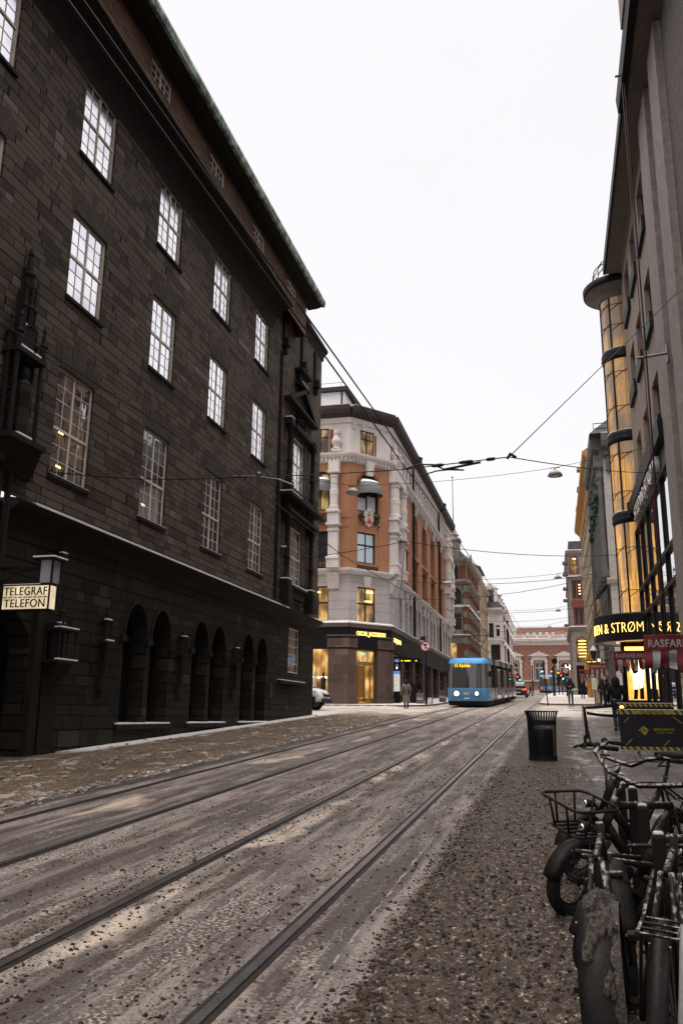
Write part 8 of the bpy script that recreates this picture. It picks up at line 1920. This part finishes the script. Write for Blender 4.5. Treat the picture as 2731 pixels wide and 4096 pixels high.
# ================================================================== BICYCLES AND DOCKING POSTS (foreground right)
M['frame_black'] = plain('muddy_black_frame', (0.011, 0.010, 0.0095), 0.45, var=0.5, scale=14, bump=0.25, bscale=50)
def snowy_tube(nm='frosted_tube', lo=0.45, th=0.50):
    t = NT(nm); o = t.obj(); g = t.new('NewGeometry'); nz = t.xyz(g.outputs['Normal'])[2]
    f = t.math('MULTIPLY', t.step(nz, lo, lo+0.4), t.step(t.noise(o, 22, 4, 0.7), th, th+0.10))
    t.b.inputs['Specular IOR Level'].default_value = 0.12
    return t.out(t.mix(f, (0.011, 0.0095, 0.0085), (0.30, 0.265, 0.245)), t.math('ADD', 0.45, t.math('MULTIPLY', f, 0.3)), 0.0)
M['frosted'] = snowy_tube()
M['frosted_bar'] = snowy_tube('frosted_handlebar', 0.1, 0.42)
def bike(contact, hd, lean, lab, wr=0.26, tw=0.10, base=1.06, basket=False, rear_first=False, fender=True, bar=True, spokes=30, seat=True, rack=True, bw=0.345, fr=1.0):
    t = thing('bicycle', lab, 'bicycle', contact, 'bicycles parked in the row beside the pavement')
    h = V((math.cos(hd), math.sin(hd), 0)); l0 = V((-h.y, h.x, 0)); u0 = V((0, 0, 1))
    u = u0*math.cos(lean)+l0*math.sin(lean); l = l0*math.cos(lean)-u0*math.sin(lean); C0 = V(contact)
    T = lambda f, s_, z: C0+f*h+s_*l+z*u
    def wheel_(f0, turn=0.0):
        A = (l*math.cos(turn)-h*math.sin(turn)).normalized(); F_ = (h*math.cos(turn)+l*math.sin(turn)).normalized(); c = T(f0, 0, wr); n = 36; mb = MB()
        for k in range(n):
            d = math.cos(2*math.pi*k/n)*F_+math.sin(2*math.pi*k/n)*u
            for q in range(8):
                a = 2*math.pi*q/8; mb.v.append(tuple(c+d*(wr-tw*0.42+tw*0.42*math.cos(a)*(1.0+0.05*((k+q) % 2)))+A*tw*0.5*math.sin(a)))
        for k in range(n):
            for q in range(8): mb.f.append((k*8+q, k*8+(q+1) % 8, ((k+1) % n)*8+(q+1) % 8, ((k+1) % n)*8+q))
        w1 = part('wheel', mb, M['rubber'], t)
        rb = MB(); rr_ = wr-tw*0.85
        rb.ring([c+rr_*(math.cos(2*math.pi*k/28)*F_+math.sin(2*math.pi*k/28)*u) for k in range(28)], 0.012, 6, True); rb.ring([c-A*0.05, c+A*0.05], 0.028, 8)
        part('rim', rb, M['frame_black'], w1)
        sp = MB()
        for k in range(spokes):
            a = 2*math.pi*k/spokes; a2 = a+(0.5 if k % 2 else -0.5); s_ = 0.04 if (k//2) % 2 else -0.04
            sp.ring([c+A*s_+0.025*(math.cos(a2)*F_+math.sin(a2)*u), c+rr_*(math.cos(a)*F_+math.sin(a)*u)], 0.0025, 3)
        part('spokes', sp, M['steel'], w1)
        if fender:
            fb_ = MB(); m = 14
            for k in range(m+1):
                a = math.radians(10+(160 if f0 > -0.5 else 190)*k/m) if f0 > -0.5 else math.radians(-5+195*k/m)
                d = math.cos(a)*F_+math.sin(a)*u
                for q in range(5):
                    b = (q-2)/2; fb_.v.append(tuple(c+d*(wr+0.035-0.022*b*b)+A*b*(tw*0.62)))
            for k in range(m):
                for q in range(4): fb_.f.append((k*5+q, k*5+q+1, (k+1)*5+q+1, (k+1)*5+q))
            fo = part('fender', fb_, M['frame_black'], t, smooth=True)
            md = fo.modifiers.new('solid', 'SOLIDIFY'); md.thickness = 0.006
            st_ = MB()
            for s_ in (-1, 1): st_.ring([c+A*s_*0.05, c+A*s_*tw*0.6+(wr+0.03)*(0.5*F_*(1 if f0 > -0.5 else -1)+0.86*u)], 0.005, 4)
            part('fender_stay', st_, M['steel'], fo)
    wheel_(0, 0.15); wheel_(-base)
    H = wr*2+0.12
    ht, hb_ = T(-0.30, 0, wr+0.58), T(-0.20, 0, wr+0.32); bb = T(-base*0.56, 0, wr+0.02); stp = T(-base*0.80, 0, wr+0.50)
    fm = MB(); fm.ring([ht, hb_], 0.034*fr, 10); fm.ring([T(-0.23, 0, wr+0.38), bb], 0.038*fr, 10); fm.ring([T(-0.28, 0, wr+0.52), stp], 0.028*fr, 10); fm.ring([bb, T(-base*(0.83 if seat else 0.79), 0, wr+(0.58 if seat else 0.48))], 0.026*fr, 10)
    for s_ in (-1, 1): fm.ring([bb+l*s_*0.04, T(-base, s_*0.075, wr)], 0.014, 6); fm.ring([stp+l*s_*0.02, T(-base, s_*0.075, wr)], 0.013, 6)
    fm.ring([bb-l*0.07, bb+l*0.07], 0.045, 10); part('frame', fm, M['frosted'], t, smooth=True)
    fk = MB()
    for s_ in (-1, 1): fk.ring([hb_+l*s_*0.02, hb_+l*s_*(tw*0.62+0.02)-u*0.03, T(0, s_*(tw*0.62+0.02), wr)], 0.018, 8)
    fk.ring([hb_-l*0.08, hb_+l*0.08], 0.022, 8); part('fork', fk, M['frosted'], t, smooth=True)
    ck = MB()
    for s_, a in ((1, -1.0), (-1, 2.14)): e = bb+l*s_*0.09; q = e+0.16*(math.cos(a)*h+math.sin(a)*u); ck.ring([bb+l*s_*0.06, e, q], 0.012, 6); ck.hexa([q+h*x+l*s_*y+u*z for z in (-0.012, 0.012) for x, y in ((-0.045, 0), (0.045, 0), (0.045, 0.09), (-0.045, 0.09))])
    part('cranks', ck, M['frame_black'], t)
    if seat:
     sd_ = MB(); sc_ = T(-base*0.86, 0, wr+0.74); sd_.ring([T(-base*0.83, 0, wr+0.55), sc_], 0.014, 6)
     sp_ = part('seat_post', sd_, M['frame_black'], t)
     sm = MB(); pr = [(0.16, 0.018), (0.08, 0.032), (-0.02, 0.06), (-0.10, 0.085), (-0.13, 0.06)]; n = 10
     for f, w_ in pr:
        for q in range(n): a = 2*math.pi*q/n; sm.v.append(tuple(sc_+h*f+l*w_*math.cos(a)+u*(0.03*math.sin(a)+0.02)))
     for k in range(len(pr)-1):
        for q in range(n): sm.f.append((k*n+q, k*n+(q+1) % n, (k+1)*n+(q+1) % n, (k+1)*n+q))
     sm.f.append(tuple(range(n))); sm.f.append(tuple(range((len(pr)-1)*n, len(pr)*n))); part('saddle', sm, M['frame_black'], t, smooth=True)
    rk = MB()
    for s_ in (-1, 1): rk.ring([stp+l*s_*0.05, T(-base-0.02, s_*0.07, wr+0.36), T(-base-0.30, s_*0.07, wr+0.36)], 0.009, 6); rk.ring([T(-base-0.12, s_*0.07, wr+0.36), T(-base, s_*0.08, wr)], 0.007, 5)
    for k in range(4): rk.ring([T(-base-0.28+k*0.09, -0.07, wr+0.36), T(-base-0.28+k*0.09, 0.07, wr+0.36)], 0.006, 5)
    if rack: part('rear_rack', rk, M['frosted'], t)
    if bar:
        b_ = MB(); z0_ = wr+0.70; bc_ = T(-0.37, 0, z0_)
        b_.ring([T(-0.31, 0, wr+0.58), T(-0.35, 0, z0_-0.01)], 0.02, 8)
        pts = [T(-0.58, -bw, z0_+0.10), T(-0.50, -bw+0.01, z0_+0.115), T(-0.40, -bw+0.075, z0_+0.09), T(-0.35, -0.15, z0_+0.01), bc_, T(-0.35, 0.15, z0_+0.01), T(-0.40, bw-0.075, z0_+0.09), T(-0.50, bw-0.01, z0_+0.115), T(-0.58, bw, z0_+0.10)]
        b_.ring(pts, 0.0175, 8); hb2 = part('handlebar', b_, M['frosted_bar'], t, smooth=True)
        for s_ in (-1, 1):
            g = MB(); g.ring([T(-0.70, s_*(bw+0.005), z0_+0.085), T(-0.56, s_*bw, z0_+0.10)], 0.019, 8); part('grip', g, M['rubber'], hb2, smooth=True)
            g = MB(); g.ring([T(-0.52, s_*(bw-0.005), z0_+0.10), T(-0.46, s_*(bw-0.015), z0_+0.05), T(-0.60, s_*(bw-0.025), z0_+0.045)], 0.008, 5); g.ball(T(-0.47, s_*(bw-0.01), z0_+0.12), 0.03, 8, 6); part('brake_lever', g, M['frame_black'], hb2)
        cb_ = MB(); cb_.ring([T(-0.48, -0.33, z0_+0.08), T(-0.36, -0.24, z0_+0.06), T(-0.27, -0.12, z0_+0.03), T(-0.22, 0.0, z0_-0.05), T(-0.2, 0.03, wr+0.3)], 0.005, 5); cb_.ring([T(-0.48, 0.33, z0_+0.08), T(-0.36, 0.24, z0_+0.07), T(-0.27, 0.12, z0_+0.02), T(-0.2, 0.0, z0_-0.05), T(-0.22, 0.02, wr+0.35)], 0.005, 5); part('cable', cb_, M['rubber'], hb2)
    hl = MB(); hl.ring([T(-0.10, 0, wr+0.36), T(-0.03, 0, wr+0.37), T(0.0, 0, wr+0.37)], [0.025, 0.035, 0.032], 10); h2 = part('headlight', hl, M['frame_black'], t, smooth=True)
    hl = MB(); hl.ring([T(0.001, 0, wr+0.37), T(0.006, 0, wr+0.37)], [0.03, 0.026], 10); part('lens', hl, M['pane_mirror'], h2)
    if basket:
        k_ = MB(); r0, r1, zt, zb_ = 0.20, 0.145, wr+0.56, wr+0.36; fr_, bk = 0.24, -0.17
        def rect(s_, a, b, z):
            c_ = 0.05
            return [T(a, s_-c_, z), T(a-c_*0.3, s_-c_*0.3, z), T(a-c_, s_, z), T(b+c_, s_, z), T(b, s_-c_, z), T(b, -s_+c_, z), T(b+c_, -s_, z), T(a-c_, -s_, z), T(a-c_*0.3, -s_+c_*0.3, z), T(a, -s_+c_, z)]
        k_.ring(rect(r0, fr_, bk, zt), 0.011, 6, True); k_.ring(rect(r1, fr_-0.07, bk+0.03, zb_), 0.010, 6, True)
        for a, s_ in ((0.10, 1), (-0.08, 1), (0.10, -1), (-0.08, -1)): k_.ring([T(a, s_*r0, zt), T(a*0.9, s_*r1, zb_)], 0.009, 6)
        for s_ in (-0.09, 0.09): k_.ring([T(fr_, s_, zt), T(fr_-0.07, s_*0.8, zb_)], 0.009, 6); k_.ring([T(bk, s_, zt), T(bk+0.03, s_*0.8, zb_)], 0.009, 6)
        for k in range(4): k_.ring([T(fr_-0.07, -0.09+k*0.06, zb_), T(bk+0.03, -0.09+k*0.06, zb_)], 0.009, 6)
        k_.ring([T(0.0, 0.10, zb_), T(0, 0.13, wr)], 0.008, 6); k_.ring([T(0.0, -0.10, zb_), T(0, -0.13, wr)], 0.008, 6); k_.ring([T(bk, 0, zb_+0.06), hb_], 0.02, 6)
        part('basket', k_, M['frame_black'], t, smooth=True)
    return t, T
rad = math.radians
tA, TA = bike((0.03, 6.62, G(6.62)), rad(220), rad(15), 'fat tyred bicycle with an empty wire front basket and wide swept handlebar', basket=True, seat=False, bw=0.45)
tB, TB = bike((0.13, 7.75, G(7.75)), rad(218), rad(10), 'dark bicycle standing right behind the one with the basket, its bars showing above')
tC, TC2 = bike((0.17, 5.30, G(5.30)), rad(222), rad(16), 'low dark bicycle without bars, two bare rack prongs pointing at the street', bar=False, seat=False, rack=False)
pg = MB()
for s_ in (-0.045, 0.05): pg.ring([TC2(-0.22, s_, 0.66), TC2(0.30, s_*0.6, 0.74)], 0.015, 8)
part('rack_prongs', pg, M['frosted'], tC, smooth=True)
tE, TE = bike((0.26, 4.92, G(4.92)), rad(85), rad(3), 'nearest bicycle seen from behind, slush caked on its fender', wr=0.345, tw=0.125, base=1.10, bar=False, seat=False, rack=False, fr=0.6)
sl_ = MB(); rr_ = random.Random(12)
na, nq = 110, 34; idx = {}
for i in range(na+1):
    a = rad(58+132*i/na)
    for j in range(nq+1):
        q = -0.074+0.148*j/nq
        cov = noise.noise((a*2.6, q*14, 2.0))+0.35*noise.noise((a*9, q*50, 5.0))+0.0-(abs(q)/0.070)**4*0.8
        hh_ = 0.004+0.026*max(0, cov)**0.6+0.010*noise.noise((a*16, q*75, 1.0))+0.006*noise.noise((a*34, q*160, 7.0))
        rr2 = 0.385-0.022*(q/0.06)**2*0.5+(hh_ if cov > 0 else -0.012)
        idx[i, j] = len(sl_.v); sl_.v.append(tuple(TE(-1.10+rr2*math.cos(a), q-0.01, 0.345+rr2*math.sin(a))))
for i in range(na):
    for j in range(nq): sl_.f.append((idx[i, j], idx[i, j+1], idx[i+1, j+1], idx[i+1, j]))
def caked():
    t = NT('caked_brown_slush'); o = t.obj()
    n = t.noise(o, 60, 5, 0.7)
    t.bump(t.noise(o, 120, 4, 0.7), 0.8, 0.01)
    return t.out(t.ramp(n, [(0.36, (0.018, 0.013, 0.010)), (0.52, (0.042, 0.031, 0.024)), (0.62, (0.085, 0.066, 0.054)), (0.72, (0.26, 0.23, 0.21))]), 0.85)
M['caked'] = caked()
part('caked_slush', sl_, M['caked'], tE)
tF, TF = bike((0.62, 5.55, G(5.55)), rad(215), rad(5), 'dark bicycle deepest in the row, behind the docking posts', wr=0.30, tw=0.07, seat=False)
tG, TG2 = bike((0.50, 4.75, G(4.75)), rad(80), rad(-4), 'dark bicycle at the lower right edge, beside the nearest one', wr=0.33, tw=0.06, bar=False, seat=False, fr=0.6)
for i, (x, y, zt, w_) in enumerate(((0.53, 8.2, 1.15, 0.075), (0.53, 6.9, 1.13, 0.066), (0.485, 5.65, 1.12, 0.066), (0.465, 4.65, 1.08, 0.062), (0.49, 3.85, 1.02, 0.062))):
    t = thing('docking_post', ['farthest square docking post, capped with snow, behind the swept handlebar', 'second square docking post from the back, under the swept handlebar', 'wide square docking post with a thick snow cap, right of the basket', 'square docking post with a snow cap beside the long black bar', 'nearest square docking post at the right edge, capped with snow'][i], 'post', (x, y, G(y)), 'snow-capped docking posts among the bicycles')
    mb = MB(); mb.hexa([(x-w_*0.65, y-w_*0.5, G(y)-0.05), (x+w_*0.65, y-w_*0.5, G(y)-0.05), (x+w_*0.65, y+w_*0.5, G(y)-0.05), (x-w_*0.65, y+w_*0.5, G(y)-0.05), (x-w_/2, y-w_*0.4, zt), (x+w_/2, y-w_*0.4, zt), (x+w_/2, y+w_*0.4, zt), (x-w_/2, y+w_*0.4, zt)]); bevel(part('post', mb, M['post_black'], t), 0.012)
    mb = MB(); mb.hexa([(x-w_*0.42, y-w_*0.33, zt), (x+w_*0.42, y-w_*0.33, zt), (x+w_*0.46, y+w_*0.36, zt), (x-w_*0.46, y+w_*0.36, zt), (x-w_*0.36, y-w_*0.28, zt+0.018), (x+w_*0.36, y-w_*0.28, zt+0.018), (x+w_*0.36, y+w_*0.28, zt+0.018), (x-w_*0.36, y+w_*0.28, zt+0.018)]); bevel(part('snow_cap', mb, M['dirty_snow'], t), 0.008)
mb = MB(); mb.ring([(0.34, 4.9, 0.99), (0.62, 4.75, 1.02)], 0.012, 6); solo('rack_bar', mb, M['frosted'], 'thin straight black bar crossing the docking posts at the right edge', 'bar')
mb = MB(); mb.ring([(0.318, 2.95, 0.10), (0.326, 3.0, 0.70), (0.36, 3.04, 1.0), (0.50, 3.05, 1.02)], 0.014, 10); solo('rack_hoop', mb, plain('galvanised_hoop', (0.24, 0.23, 0.23), 0.45, 0.4), 'pale galvanised bicycle hoop at the lower right corner', 'hoop', smooth=True)
# broken snow and slush lumps heaped around the wheels
M['heap'] = M['dirty_snow']
def heap(x0, x1, y0, y1, h_, seed): slush_sheet('slush_heap', x0, x1, y0, y1, 0.035, h_, 0.18, M['street'], 0.04, seed, 0.0)
heap(0.28, 0.95, 3.2, 6.2, 0.16, 21.0)

# ================================================================== separate pieces become parts of their own
def explode(names):
    for o in list(COL.objects):
        if o.type != 'MESH' or o.name.split('.')[0] not in names: continue
        me = o.data; nv = len(me.vertices); root = list(range(nv))
        def find(i):
            while root[i] != i: root[i] = root[root[i]]; i = root[i]
            return i
        for p in me.polygons:
            a = find(p.vertices[0])
            for v in p.vertices[1:]: root[find(v)] = a
        groups = {}
        for p in me.polygons: groups.setdefault(find(p.vertices[0]), []).append(p)
        if not 1 < len(groups) <= 100: continue
        base = o.name.split('.')[0]; par = o.parent; mat = me.materials[0]
        for polys in groups.values():
            mp = {}; mb = MB()
            for p in polys:
                f = []
                for v in p.vertices:
                    if v not in mp: mp[v] = len(mb.v); mb.v.append(tuple(me.vertices[v].co))
                    f.append(mp[v])
                mb.f.append(tuple(f))
            n = part(SINGULAR.get(base, base), mb, mat, par, smooth=polys[0].use_smooth)
            n.matrix_parent_inverse = o.matrix_parent_inverse.copy()
        bpy.data.objects.remove(o)
SINGULAR = {'capitals': 'capital', 'dentils': 'dentil', 'lintel_stones': 'lintel_stone'}
explode({'bay_snow', 'pinnacle_snow', 'portal_snow', 'capitals', 'penthouse_panel', 'room_light', 'window_blind', 'ceiling_lamp', 'turret_bracing', 'column_block', 'dentils'})
for o in COL.objects:
    if o.name.split('.')[0] == 'dentils': o['kind'] = 'stuff'
